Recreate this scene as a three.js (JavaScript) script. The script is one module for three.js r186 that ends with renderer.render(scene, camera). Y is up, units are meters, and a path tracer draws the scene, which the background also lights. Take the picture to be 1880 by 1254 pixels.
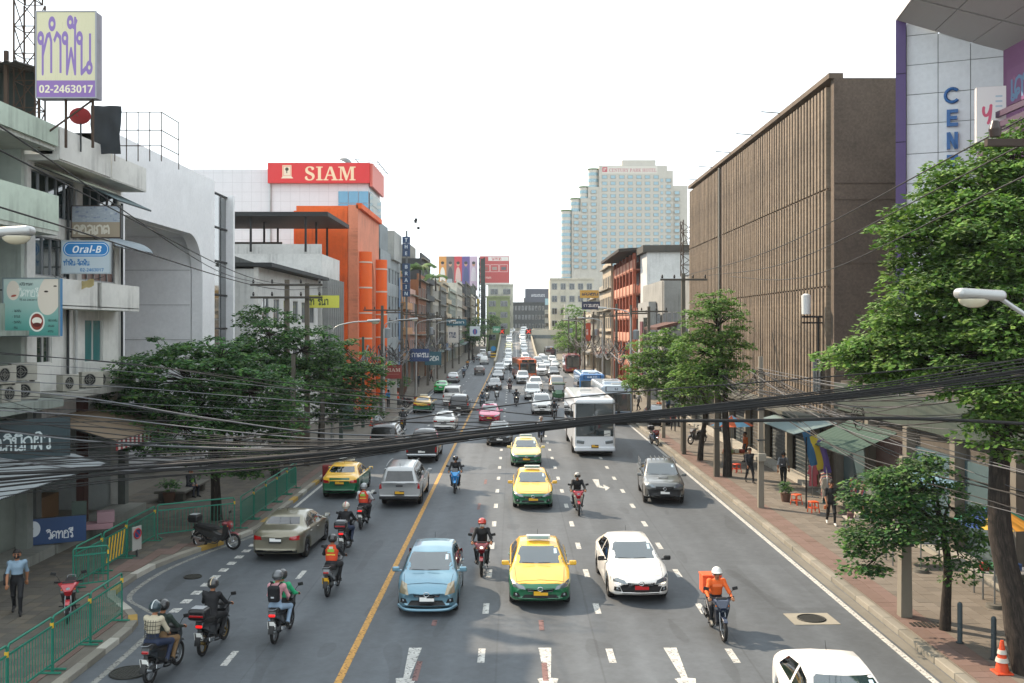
import * as THREE from 'three';
import { mergeGeometries, mergeVertices } from 'three/addons/utils/BufferGeometryUtils.js';
import { RoundedBoxGeometry } from 'three/addons/geometries/RoundedBoxGeometry.js';
import { ImprovedNoise } from 'three/addons/math/ImprovedNoise.js';
import { MeshBVH } from 'three-mesh-bvh';

// ---------- camera: on a footbridge, 7.9 m above the road, 35 mm lens ----------
const scene = new THREE.Scene();
const F = 1828, CX = 942, HY = 600, CH = 7.9;               // focal length in photo pixels, vanishing point, eye height
const camera = new THREE.PerspectiveCamera(2 * Math.atan(627 / F) * 180 / Math.PI, 1880 / 1254, 0.1, 3000);
camera.position.set(0, CH, 0);
camera.setViewOffset(1880, 1254, -2, 27, 1880, 1254);
camera.lookAt(0, CH, -10);
const renderer = new THREE.WebGLRenderer({ antialias: true });
renderer.toneMapping = THREE.LinearToneMapping;
renderer.toneMappingExposure = 2.1;
renderer.shadowMap.enabled = true;

// ---------- sky: bright white haze, one low sun ahead and to the left ----------
const SUN = new THREE.Vector3(-1, 1.02, -0.8).normalize();
{
  const w = 128, h = 64, a = new Float32Array(w * h * 4);
  for (let j = 0; j < h; j++) for (let i = 0; i < w; i++) {
    const el = ((j + 0.5) / h - 0.5) * Math.PI, v = Math.max(0, Math.sin(el));
    const k = 0.94 - 0.12 * v;
    a.set([k * 0.9, k * 0.985, k * 1.04 + 0.01 * v, 1], (j * w + i) * 4);
  }
  const sky = new THREE.DataTexture(a, w, h, THREE.RGBAFormat, THREE.FloatType);
  sky.mapping = THREE.EquirectangularReflectionMapping;
  sky.magFilter = sky.minFilter = THREE.LinearFilter; sky.needsUpdate = true;
  scene.background = sky; scene.environment = sky;
}
const sun = new THREE.DirectionalLight(0xffe8cc, 4.0);
sun.position.copy(SUN).multiplyScalar(150).add(new THREE.Vector3(0, 0, -60));
sun.target.position.set(0, 0, -60); sun.castShadow = true; sun.shadow.radius = 1.2;
sun.shadow.mapSize.set(4096, 4096);
Object.assign(sun.shadow.camera, { left: -120, right: 120, top: 120, bottom: -120, near: 1, far: 500 });
scene.add(sun, sun.target);
scene.fog = new THREE.FogExp2(0xe6ecef, 0.00015);

// ---------- helpers ----------
let seed = 7;
const rnd = () => { seed |= 0; seed = seed + 0x6D2B79F5 | 0; let t = Math.imul(seed ^ seed >>> 15, 1 | seed); t = t + Math.imul(t ^ t >>> 7, 61 | t) ^ t; return ((t ^ t >>> 14) >>> 0) / 4294967296; };
const rr = (a, b) => a + (b - a) * rnd();
const lerp = (a, b, t) => a + (b - a) * t, clamp = (x, a = 0, b = 1) => Math.min(b, Math.max(a, x));
const sst = (a, b, x) => { const t = clamp((x - a) / (b - a)); return t * t * (3 - 2 * t); };
const V = (x, y, z) => new THREE.Vector3(x, y, z);
const at = (px, py, d) => V((px - CX) * d / F, CH - (py - HY) * d / F, -d);     // surveyed point: bearing, elevation, distance ahead
const gd = (py) => CH * F / (py - HY);                                           // distance of a point on the ground
const P = new ImprovedNoise();
const fbm = (x, y, z, o = 4) => { let s = 0, a = 0.5; for (let i = 0; i < o; i++) { s += a * P.noise(x, y, z); x *= 2.03; y *= 2.03; z *= 2.03; a *= 0.5; } return s; };

const names = {};
function numbered(n) { const k = names[n] = (names[n] ?? -1) + 1; return k ? n + '_' + String(k).padStart(3, '0') : n; }
function tag(o, label, category, group) { o.userData.label = label; o.userData.category = category; if (group) o.userData.group = group; return o; }
function thing(name, label, category, pos = [0, 0, 0], turn = 0, group) {
  const o = new THREE.Group(); o.name = numbered(name); scene.add(o);
  if (pos.isVector3) o.position.copy(pos); else o.position.set(...pos);
  o.rotation.y = turn; return tag(o, label, category, group);
}
function copy(src, label, pos, turn = 0, group) {
  const r = src.clone(); r.name = numbered(src.name.replace(/_\d\d\d$/, '')); scene.add(r);
  r.userData = { ...src.userData };
  if (pos.isVector3) r.position.copy(pos); else r.position.set(...pos);
  r.rotation.y = turn; r.userData.label = label; if (group) r.userData.group = group; return r;
}
function struct(o) { o.userData.kind = 'structure'; return o; }

const mats = {};
function M(color, roughness = 0.8, metalness = 0, extra) {
  const k = extra ? null : color + '|' + roughness + '|' + metalness;
  if (k && mats[k]) return mats[k];
  const Kind = extra && (extra.clearcoat !== undefined || extra.transmission !== undefined || extra.sheen !== undefined) ? THREE.MeshPhysicalMaterial : THREE.MeshStandardMaterial;
  const m = new Kind({ color, roughness, metalness, side: THREE.DoubleSide, ...extra });
  if (k) mats[k] = m;
  return m;
}

function colourWord(hex) { const c = new THREE.Color(hex), h = {}; c.getHSL(h, THREE.SRGBColorSpace); const a = h.h * 360; if (h.l < .16) return 'black'; if (h.s < .16) return h.l > .76 ? 'white' : h.l > .5 ? 'silver grey' : 'dark grey'; if (h.l < .42 && a < 48 && a > 12) return 'brown'; return a < 14 || a > 345 ? 'red' : a < 42 ? 'orange' : a < 68 ? 'yellow' : a < 165 ? 'green' : a < 195 ? 'teal' : a < 260 ? 'blue' : a < 310 ? 'purple' : 'pink'; }

const paints = {};
const paint = (c, metal = 0.25) => paints[c + metal] ??= M(c, 0.38, metal, { clearcoat: 0.9, clearcoatRoughness: 0.06 });

// geometries with uv in metres
function boxG(sx, sy, sz) {
  const g = new THREE.BoxGeometry(sx, sy, sz), uv = g.attributes.uv;
  const d = [[sz, sy], [sz, sy], [sx, sz], [sx, sz], [sx, sy], [sx, sy]];
  for (let i = 0; i < 24; i++) { const [a, b] = d[i >> 2]; uv.setXY(i, uv.getX(i) * a, uv.getY(i) * b); }
  return g;
}
const rboxCache = {};
const rbox = (x, y, z, r = 0.02, s = 2) => (rboxCache[[x, y, z, r, s]] ??= new RoundedBoxGeometry(x, y, z, s, Math.min(r, x / 2.01, y / 2.01, z / 2.01))).clone();
const tmpM = new THREE.Matrix4(), tmpQ = new THREE.Quaternion(), tmpE = new THREE.Euler();
function xf(g, x, y, z, rx = 0, ry = 0, rz = 0) { tmpQ.setFromEuler(tmpE.set(rx, ry, rz)); return g.applyMatrix4(tmpM.compose(V(x, y, z), tmpQ, V(1, 1, 1))); }
class MB {
  constructor() { this.g = []; }
  add(g) { const n = g.index ? g.toNonIndexed() : g; for (const k of Object.keys(n.attributes)) if (!['position', 'normal', 'uv'].includes(k)) n.deleteAttribute(k); if (!n.attributes.uv) n.setAttribute('uv', new THREE.BufferAttribute(new Float32Array(n.attributes.position.count * 2), 2)); this.g.push(n); return this; }
  box(x, y, z, sx, sy, sz, rx, ry, rz) { return this.add(xf(boxG(sx, sy, sz), x, y, z, rx, ry, rz)); }
  rb(x, y, z, sx, sy, sz, r, rx, ry, rz) { return this.add(xf(rbox(sx, sy, sz, r), x, y, z, rx, ry, rz)); }
  cyl(x, y, z, r0, r1, h, n = 10, rx, ry, rz) { return this.add(xf(new THREE.CylinderGeometry(r1, r0, h, n), x, y, z, rx, ry, rz)); }
  sph(x, y, z, rx, ry, rz, n = 12) { const g = new THREE.SphereGeometry(1, n, Math.max(6, n * 0.7 | 0)); g.scale(rx, ry, rz); return this.add(g.translate(x, y, z)); }
  tube(pts, r, n = 6, seg, closed) { const v = pts.map((p) => p.isVector3 ? p : V(...p)); const c = v.length === 2 ? new THREE.LineCurve3(v[0], v[1]) : new THREE.CatmullRomCurve3(v, !!closed, 'centripetal'); return this.add(new THREE.TubeGeometry(c, seg ?? (v.length === 2 ? 1 : v.length * 4), r, n, !!closed)); }
  bar(a, b, w, h = w) { const A = V(...a), B = V(...b), L = A.distanceTo(B), g = boxG(w, h, L), q = new THREE.Quaternion().setFromRotationMatrix(new THREE.Matrix4().lookAt(B, A, Math.abs(B.y - A.y) > 0.99 * L ? V(1, 0, 0) : V(0, 1, 0))); g.applyQuaternion(q); const m = A.add(B).multiplyScalar(0.5); return this.add(g.translate(m.x, m.y, m.z)); }
  geo() { return mergeGeometries(this.g); }
  build(name, m, parent) { const o = new THREE.Mesh(this.geo(), m); o.name = name; if (parent) parent.add(o); return o; }
}
function part(name, g, m, parent) { const o = new THREE.Mesh(g, m); o.name = name; parent.add(o); return o; }
function taper(pts, radii, n = 8) {                                  // tapered limb
  const c = new THREE.CatmullRomCurve3(pts, false, 'centripetal'), seg = Math.max(3, pts.length * 4), fr = c.computeFrenetFrames(seg, false), pos = [], idx = [], uv = [];
  for (let i = 0; i <= seg; i++) {
    const t = i / seg, p = c.getPointAt(t), f = t * (radii.length - 1), k = Math.min(radii.length - 2, f | 0), r = lerp(radii[k], radii[k + 1], f - k);
    for (let j = 0; j <= n; j++) { const a = (j % n) / n * Math.PI * 2, w = 1 + 0.12 * P.noise(p.x * 3 + j % n, p.y * 2, p.z * 3); uv.push(j / n, t * seg * .12); pos.push(p.x + (fr.normals[i].x * Math.cos(a) + fr.binormals[i].x * Math.sin(a)) * r * w, p.y + (fr.normals[i].y * Math.cos(a) + fr.binormals[i].y * Math.sin(a)) * r * w, p.z + (fr.normals[i].z * Math.cos(a) + fr.binormals[i].z * Math.sin(a)) * r * w); }
  }
  for (let i = 0; i < seg; i++) for (let j = 0; j < n; j++) { const a = i * (n + 1) + j, b = a + 1, m = n + 1; idx.push(a, b, a + m, b, b + m, a + m); }
  const g = new THREE.BufferGeometry(); g.setAttribute('position', new THREE.Float32BufferAttribute(pos, 3)); g.setAttribute('uv', new THREE.Float32BufferAttribute(uv, 2)); g.setIndex(idx); g.computeVertexNormals(); return g;
}
function shapeG(pts, depth, bevel = 0) { const s = new THREE.Shape(pts.map((p) => new THREE.Vector2(...p))); return new THREE.ExtrudeGeometry(s, { depth, bevelEnabled: bevel > 0, bevelSize: bevel, bevelThickness: bevel, bevelSegments: 2, curveSegments: 8 }); }

// ---------- procedural textures (what surfaces are made of) ----------
function tex(w, h, fn, srgb = true, rep = [1, 1]) {
  const a = new Uint8Array(w * h * 4);
  for (let j = 0; j < h; j++) for (let i = 0; i < w; i++) { const c = fn(i, j); const k = (j * w + i) * 4; for (let q = 0; q < 3; q++) a[k + q] = clamp(Array.isArray(c) ? c[q] : c) * 255; a[k + 3] = 255; }
  const t = new THREE.DataTexture(a, w, h); t.wrapS = t.wrapT = THREE.RepeatWrapping; t.magFilter = THREE.LinearFilter; t.minFilter = THREE.LinearMipmapLinearFilter; t.generateMipmaps = true;
  t.colorSpace = srgb ? THREE.SRGBColorSpace : THREE.NoColorSpace; t.repeat.set(...rep); t.needsUpdate = true; return t;
}
const hsh = (x, y, z) => { let n = Math.imul(x, 374761393) + Math.imul(y, 668265263) + Math.imul(z, 1274126177); n = Math.imul(n ^ n >>> 13, 1274126177); return ((n ^ n >>> 16) >>> 0) / 4294967296; };
const pn = (i, j, w, h, fx, z = 0, fy = fx, oct = 4) => {             // tileable value noise, about -0.5 to 0.5
  let s = 0, a = 0.5;
  for (let o = 0; o < oct; o++) {
    const u = i / w * fx, v = j / h * fy, x = Math.floor(u), y = Math.floor(v), p = u - x, q = v - y, S = p * p * (3 - 2 * p), R = q * q * (3 - 2 * q);
    const x0 = ((x % fx) + fx) % fx, x1 = (x0 + 1) % fx, y0 = ((y % fy) + fy) % fy, y1 = (y0 + 1) % fy;
    s += a * (lerp(lerp(hsh(x0, y0, z), hsh(x1, y0, z), S), lerp(hsh(x0, y1, z), hsh(x1, y1, z), S), R) - 0.5);
    fx *= 2; fy *= 2; a *= 0.5; z += 31;
  }
  return s * 1.1;
};
const T = {};
T.grime = tex(512, 512, (i, j) => {                                   // rain-streaked, patchy render
  const p = pn(i, j, 512, 512, 5), f = pn(i, j, 512, 512, 38, 3), s = pn(i, j, 512, 512, 44, 7, 3) * clamp(pn(i, j, 512, 512, 4, 11) * 3 + 0.35);
  const k = 0.9 + 0.12 * p + 0.07 * f - 0.42 * Math.max(0, s); return [k, k * 0.995, k * 0.975];
}, true, [1 / 6, 1 / 6]);
T.clean = tex(256, 256, (i, j) => 0.94 + 0.06 * pn(i, j, 256, 256, 6) + 0.05 * pn(i, j, 256, 256, 40, 5), true, [1 / 5, 1 / 5]);
T.rough = tex(256, 256, (i, j) => 0.55 + 0.5 * pn(i, j, 256, 256, 60), false, [1 / 1.5, 1 / 1.5]);
T.metal = tex(256, 256, (i, j) => 0.85 + 0.2 * pn(i, j, 256, 256, 8) - (pn(i, j, 256, 256, 20, 4) > 0.22 ? 0.25 : 0), true, [1 / 3, 1 / 3]);
T.bark = tex(128, 256, (i, j) => 0.6 + 0.7 * pn(i, j, 128, 256, 24, 0, 6) + 0.2 * pn(i, j, 128, 256, 40, 2), true, [3, 3]);
function wall(c, rough = 0.88, t = T.grime) { return mats['w' + c + rough + (t === T.grime)] ??= M(c, rough, 0, { map: t }); }

// lettering: Latin from the built-in fonts, Thai letters from pen strokes (loops and stems)
const TH = {
  'ก': [.68, [[.1, 1], [.1, .45], [0, .32], [.12, .1], [.34, 0], [.52, .08], [.58, .3], [.58, 1]]],
  'ค': [.68, [[.1, 1], [.04, .45], [.16, .1], [.36, 0], [.54, .1], [.58, .35], [.58, 1]], [[.1, 1], [.2, .66]], [.28, .56, .1]],
  'ท': [.72, [.1, .12, .1], [[.2, .12], [.2, 1], [.2, .55], [.42, .06], [.54, .02], [.62, .2], [.62, 1]]],
  'น': [.74, [.1, .12, .1], [[.2, .12], [.2, 1], [.48, .84]], [.58, .86, .1], [[.62, 0], [.62, .8]]],
  'ฟ': [.72, [.1, .12, .1], [[.2, .12], [.2, 1], [.4, .4], [.6, 1], [.6, -.42]]],
  'ผ': [.7, [.22, .12, .1], [[.1, .12], [.1, 1], [.34, .5], [.58, 1], [.58, 0]]],
  'จ': [.66, [[.06, .16], [.3, 0], [.52, .1], [.56, .4], [.56, 1], [.28, .66]], [.26, .56, .1]],
  'ด': [.7, [[.16, 1], [.04, .5], [.14, .1], [.36, 0], [.54, .1], [.6, .35], [.6, 1]], [[.16, 1], [.24, .8]], [.28, .68, .1]],
  'ต': [.72, [[.16, 1], [.04, .5], [.14, .08], [.32, .16], [.48, .02], [.6, .35], [.6, 1]], [.28, .68, .1]],
  'ว': [.56, [[.06, .16], [.28, 0], [.46, .12], [.48, .4], [.48, .8]], [.4, .88, .1]],
  'อ': [.68, [.2, .3, .1], [[.1, .34], [.08, 1], [.58, 1], [.58, .3], [.44, .04], [.24, 0], [.06, .12]]],
  'ร': [.52, [[.08, .2], [.2, 0], [.44, .06], [.1, .3], [.36, .4], [.42, .78]], [.34, .88, .1]],
  'ล': [.7, [[.06, .16], [.3, 0], [.54, .1], [.6, .4], [.6, 1]], [.16, .88, .1], [[.26, .84], [.3, .56], [.58, .48]]],
  'ม': [.74, [.1, .12, .1], [[.2, .12], [.2, .8]], [.14, .88, .1], [[.24, .92], [.62, 1], [.62, 0]]],
  'า': [.48, [[.04, .2], [.18, 0], [.34, .1], [.36, .3], [.36, 1]]],
  'ำ': [.48, [-.06, -.24, .11], [[.04, .2], [.18, 0], [.34, .1], [.36, .3], [.36, 1]]],
  'เ': [.3, [[.1, 0], [.1, .82]], [.19, .88, .1]],
  'ั': [0, [-.36, -.28, .1], [[-.28, -.2], [-.16, -.16], [-.04, -.36]]],
  'ิ': [0, [[-.6, -.1], [-.46, -.26], [-.24, -.28], [-.1, -.1], [-.6, -.1]]],
  'ี': [0, [[-.6, -.1], [-.46, -.26], [-.24, -.28], [-.1, -.1], [-.6, -.1]], [[-.1, -.1], [-.1, -.38]]],
  ' ': [.35],
};
function thai(c, str, x, y, h, wide = 1, lw = 0.13, color) {          // x, y: top left of the consonants; h: consonant height
  if (color) c.strokeStyle = c.fillStyle = color;
  c.lineWidth = h * lw; c.lineCap = 'butt'; c.lineJoin = 'round';
  for (const ch of str) {
    const g = TH[ch];
    if (!g) { c.font = 'bold ' + h * 1.25 + 'px sans-serif'; c.textBaseline = 'alphabetic'; c.textAlign = 'left'; c.fillText(ch, x, y + h); x += c.measureText(ch).width; continue; }
    for (const s of g.slice(1)) {
      c.beginPath();
      if (typeof s[0] === 'number') c.ellipse(x + s[0] * h * wide, y + s[1] * h, s[2] * h * wide * 1.15, s[2] * h * 1.15, 0, 0, 7);
      else s.forEach((p, i) => c[i ? 'lineTo' : 'moveTo'](x + p[0] * h * wide, y + p[1] * h));
      c.stroke();
    }
    x += g[0] * h * wide;
  }
  return x;
}
function canvasTex(w, h, draw) { const c = document.createElement('canvas'); c.width = w; c.height = h; const x = c.getContext('2d'); draw(x, w, h); const t = new THREE.CanvasTexture(c); t.colorSpace = THREE.SRGBColorSpace; t.anisotropy = 4; return t; }
function txt(x, s, px, py, size, color, face = 'bold', fam = 'sans-serif', align = 'center', maxW) { x.fillStyle = color; x.font = face + ' ' + size + 'px ' + fam; x.textAlign = align; x.textBaseline = 'middle'; x.fillText(s, px, py, maxW); }
function wear(x, w, h, n, c = 'rgba(90,80,60,.12)') { for (let i = 0; i < n; i++) { x.fillStyle = c; x.fillRect(rnd() * w, rnd() * h, rr(1, 3), rr(5, h * 0.3)); } }
const sheet = (w, h) => new THREE.PlaneGeometry(w, h);
const printM = (t, r = 0.5) => M(0xffffff, r, 0, { map: t });
// ---------- ground, road, pavements ----------
function groundPoly(pts, y, depth = 0) {                              // pts: [x, distance ahead]
  const s = new THREE.Shape(pts.map((p) => new THREE.Vector2(p[0], p[1])));
  const g = depth ? new THREE.ExtrudeGeometry(s, { depth, bevelEnabled: false }) : new THREE.ShapeGeometry(s);
  g.rotateX(-Math.PI / 2); return g.translate(0, y - depth, 0);
}
T.asphalt = tex(1024, 2048, (i, j) => {
  const x = i / 1024 * 23 - 12.7, f = pn(i, j, 1024, 2048, 90, 0, 180, 2), c = pn(i, j, 1024, 2048, 7, 2, 14), s = pn(i, j, 1024, 2048, 40, 5, 3, 3), g = pn(i, j, 1024, 2048, 300, 9, 600, 1);
  let k = 0.76 + 0.10 * f + 0.13 * c + 0.12 * s + 0.10 * g;
  for (const [a, b] of [[-8.1, 1.4], [-5.3, 1.4], [-2.3, 1.5], [0.8, 1.5], [3.8, 1.5], [7.1, 1.7]]) { // polished wheel tracks, oil drip line between them
    const q = Math.abs(x - a); k += 0.05 * Math.exp(-(((q - b / 2) / 0.25) ** 2)) - 0.05 * Math.exp(-((q / 0.22) ** 2)) * (0.6 + s);
  }
  if (P.noise(x * 1.3 + 4, j * 0.006, 3) > 0.42) k -= 0.07;            // mended patches
  for (const [a, w, d] of [[-6.1, .02, .1], [2.05, .025, .09], [5.6, .02, .08], [-0.4, .02, .06]]) if (Math.abs(x - a + .03 * c) < w) k -= d;                   // lane seams sealed with tar
  const zz = j / 2048 * 46; for (const [a, b, e, g2, d] of [[1.2, 2.2, 12, 19, -.06], [-2.9, -1.9, 30, 36.5, .05], [6.2, 7.8, 8, 10.4, -.08], [-8.6, -7.2, 22, 27, -.06], [3.1, 4.6, 38, 42, -.05], [7.4, 8.8, 28, 33, .05]]) if (x > a && x < b && zz > e && zz < g2) k += d;   // trench repairs
  if (pn(i, j, 1024, 2048, 60, 41, 120, 1) > .46) k -= .16;             // oil drips
  if (x > 8.9) k += 0.12 * sst(8.9, 9.9, x) * (0.6 + 2 * f);           // grit along the gutter
  return [k, k * 1.005, k * 1.01];
});
T.asphalt.wrapT = THREE.MirroredRepeatWrapping;
{
  const g = struct(part('ground', groundPoly([[-700, -60], [700, -60], [700, 1500], [-700, 1500]], -0.16), M(0x77766f, 0.95, 0, { map: T.clean }), scene)); void g;
}
const roadG = groundPoly([[-12.7, -14], [10.3, -14], [10.3, 520], [-12.7, 520]], 0);
{ const p = roadG.attributes.position, uv = roadG.attributes.uv; for (let i = 0; i < p.count; i++) uv.setXY(i, (p.getX(i) + 12.7) / 23, -p.getZ(i) / 46); }
const road = struct(part('road', roadG, M(0x646a6f, 0.7, 0, { map: T.asphalt, bumpMap: T.rough, bumpScale: 0.004 }), scene));
T.paint = tex(256, 256, (i, j) => 0.86 + 0.2 * pn(i, j, 256, 256, 10) - (pn(i, j, 256, 256, 34, 6) > 0.13 ? 0.34 : 0), true, [0.7, 0.7]);
const whiteLine = M(0xd2d2cc, 0.7, 0, { map: T.paint }), yellowLine = M(0xd9a24a, 0.7, 0, { map: T.paint }), redLine = M(0x866460, 0.8, 0, { map: T.paint });
const curve2 = (p, n = 40) => new THREE.SplineCurve(p.map((q) => new THREE.Vector2(...q))).getPoints(n).map((q) => [q.x, q.y]);
const mark = (name, pts, m, y = 0.004) => part(name, groundPoly(pts, y), m, road);
const strip = (name, x, d0, d1, w, m) => mark(name, [[x - w / 2, d0], [x + w / 2, d0], [x + w / 2, d1], [x - w / 2, d1]], m);
strip('centre_line', -3.89, -10, 205, 0.17, yellowLine);
strip('edge_line', 9.38, -10, 400, 0.16, whiteLine);
for (let d = 15.4; d < 180; d += 4) for (const x of [-0.76, 2.35, 5.27]) strip('lane_dash', x, d, d + 1.03, 0.17, whiteLine);
for (let d = 15.2; d < 180; d += 8) strip('lane_dash', -6.75, d, d + 1.05, 0.16, whiteLine);
for (let d = 26.6; d < 37; d += 0.92) strip('bay_dash', -9.4, d, d + 0.42, 0.26, whiteLine);
strip('edge_line', -9.55, 38.5, 230, 0.14, whiteLine);
{ // white line that follows the kerb of the bay
  const c = curve2([[-9.25, 14], [-9.3, 20], [-9.3, 23], [-9.35, 25.3], [-9.55, 26.9], [-10.35, 27.9], [-11.25, 29.2], [-11.3, 32], [-10.75, 34.6], [-10, 36.9], [-9.55, 38.5]]);
  mark('edge_line', [...c.map(([x, d]) => [x - 0.08, d]), ...c.reverse().map(([x, d]) => [x + 0.08, d])], M(0x94948e, 0.75, 0, { map: T.paint }));
}
for (const x of [-2.4, 0.78, 3.86]) {
  mark('lane_arrow', [[x - 0.16, 24.5], [x - 0.07, 22.4], [x - 0.24, 22.36], [x, 20.9], [x + 0.24, 22.36], [x + 0.07, 22.4], [x + 0.16, 24.5]], whiteLine);
}
mark('turn_arrow', [[885, 598], [935, 598], [945, 645], [975, 660], [972, 640], [1025, 665], [990, 688], [985, 670], [925, 660]].map(([a, b]) => { const d = gd(740 + b / 4.273); return [(880 + a / 4.273 - CX) * d / F, d]; }), whiteLine);
for (const [x, d0, d1] of [[0.75, 25.9, 26.8], [-2.2, 22.2, 23.5], [0.73, 22.2, 23.4], [-2.1, 26.3, 26.8], [-1.6, 38.2, 39.2], [-1.5, 43, 44.5], [-1.4, 50, 51.5]]) strip('survey_mark', x, d0, d1, 0.13, redLine).position.y = 0.004;
// kerbs of one-metre stones, pavements of slabs
const kerbM = [wall(0x8f8c84), wall(0x858279), wall(0x99958b)], kerbY = wall(0xb09048), kerbW = wall(0xb5b3ab);
const leftKerb = [[-9.9, -10], ...curve2([[-9.9, 24], [-9.9, 25.6], [-10.1, 26.6], [-10.7, 27.6], [-11.6, 28.8], [-11.85, 30], [-11.8, 32.3], [-11.2, 34.6], [-10.4, 36.6], [-9.95, 38.2], [-9.9, 39.5]], 18), [-9.9, 420]];
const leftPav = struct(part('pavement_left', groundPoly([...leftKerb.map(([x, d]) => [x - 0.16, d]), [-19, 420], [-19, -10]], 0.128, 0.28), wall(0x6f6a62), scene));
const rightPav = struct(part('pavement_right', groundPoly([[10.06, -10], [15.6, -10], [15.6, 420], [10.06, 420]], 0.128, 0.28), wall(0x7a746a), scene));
function kerb(parent, line, d0, d1, side, painted) {
  let carry = 0;
  for (let i = 0; i + 1 < line.length; i++) {
    const [ax, ad] = line[i], [bx, bd] = line[i + 1], L = Math.hypot(bx - ax, bd - ad), n = Math.max(1, Math.round(Math.min(L, 400)));
    for (let k = 0; k < n; k++) {
      const t = (k + 0.5) / n, d = lerp(ad, bd, t), x = lerp(ax, bx, t); if (d < d0 || d > d1) continue;
      const l = L / n - 0.012, g = rbox(0.24, 0.3, l, 0.02); carry++;
      const o = part('kerb_stone', g, painted(d, carry), parent);
      o.position.set(x + side * 0.04 + rr(-0.008, 0.008), 0.004 + rr(-0.006, 0.006), -d); o.rotation.y = Math.atan2(bx - ax, -(bd - ad)) ;
    }
  }
}
kerb(leftPav, leftKerb, 17, 112, -1, (d, k) => d > 23 && d < 60 ? [kerbM[k % 3], kerbY, kerbM[1], kerbW, kerbM[0]][k % 5] : kerbM[k % 3]);
kerb(rightPav, [[9.94, -10], [9.94, 420]], 17, 118, 1, (d, k) => kerbM[(k * 7 % 5) % 3]);
strip('gutter', 9.68, -10, 300, 0.3, wall(0x7d7a72));
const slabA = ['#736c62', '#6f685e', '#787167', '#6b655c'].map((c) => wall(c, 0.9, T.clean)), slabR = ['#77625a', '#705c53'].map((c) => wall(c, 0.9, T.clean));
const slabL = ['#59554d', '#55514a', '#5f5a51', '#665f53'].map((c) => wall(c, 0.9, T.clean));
function paving(parent, inside, x0, x1, d0, d1, limit, set, red, size = 0.4) {
  const rest = set.concat(slabR).map(() => new MB()), g = boxG(size - 0.01, 0.03, size - 0.01); let n = 0;
  for (let d = d0; d < d1; d += size) for (let x = x0; x < x1; x += size) {
    if (!inside(x + size / 2, d + size / 2)) continue;
    const r = red(x + size / 2, d), mi = r ? set.length + (rnd() * 2 | 0) : rnd() * set.length | 0, m = r ? slabR[mi - set.length] : set[mi];
    const y = 0.131 + rr(-0.003, 0.003), tx = rr(-0.006, 0.006), tz = rr(-0.006, 0.006);
    if (n < limit) { const o = part('paving_slab', g, m, parent); o.position.set(x + size / 2, y, -d - size / 2); o.rotation.set(tx, 0, tz); n++; }
    else rest[mi].box(x + size / 2, y, -d - size / 2, size - 0.01, 0.03, size - 0.01, tx, 0, tz);
  }
  rest.forEach((b, i) => { if (b.g.length) b.build('paving_slabs', i < set.length ? set[i] : slabR[i - set.length], parent).userData.kind = 'stuff'; });
}
const kerbX = (d) => { for (let i = 0; i + 1 < leftKerb.length; i++) if (d <= leftKerb[i + 1][1]) return lerp(leftKerb[i][0], leftKerb[i + 1][0], (d - leftKerb[i][1]) / (leftKerb[i + 1][1] - leftKerb[i][1])); return -9.9; };
paving(rightPav, () => true, 10.2, 14.6, 21.2, 72, 300, slabA, (x) => x > 10.35 && x < 10.8);
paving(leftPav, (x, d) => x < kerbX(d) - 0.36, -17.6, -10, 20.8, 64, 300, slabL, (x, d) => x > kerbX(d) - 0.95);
// drain covers
function manhole(name, label, x, d, r, collar) {
  const t = thing(name, label, 'manhole', [x, 0.002, -d]);
  if (collar) new MB().box(0, 0.006, 0, r * 3.4, 0.012, r * 2.9, 0, 0.04, 0).build('collar', wall(0x9a968b), t);
  const iron = M(0x33332f, 0.6, 0.5);
  new MB().cyl(0, 0.012, 0, r, r, 0.02, 28).build('cover', iron, t);
  const b = new MB(); for (let i = -4; i <= 4; i++) for (let k = -4; k <= 4; k++) if (Math.hypot(i, k) < 4.2) b.box(i * r * 0.2, 0.025, k * r * 0.2, r * 0.12, 0.012, r * 0.12);
  b.build('studs', M(0x45443f, 0.5, 0.6), t).userData.kind = 'stuff';
  new MB().add(new THREE.TorusGeometry(r, 0.025, 6, 28).rotateX(Math.PI / 2).translate(0, 0.018, 0)).build('rim', iron, t);
}
manhole('manhole_cover', 'round cast iron manhole cover in a pale concrete collar near the right kerb', 8.06, 26.9, 0.36, true);
manhole('manhole_cover', 'round dark manhole cover in the road beside the plaid shirt passenger', -8.75, 22.7, 0.42, false);
manhole('manhole_cover', 'dark drain cover in the empty kerbside bay', -10.1, 31.4, 0.26, false);
manhole('manhole_cover', 'worn manhole cover with pale collar between the gold sedan and the taxi', -9.0, 41.5, 0.32, true);
{ const t = thing('tree_grate', 'slotted iron grate in the pavement beside the small leaning tree', 'grate', [10.75, 0.146, -25.9]);
  for (let i = -3; i <= 3; i++) new MB().box(i * 0.12, 0.01, 0, 0.07, 0.02, 0.5 - Math.abs(i) * 0.07).build('slat', M(0x2b2a27, 0.7, 0.4), t); }
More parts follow.
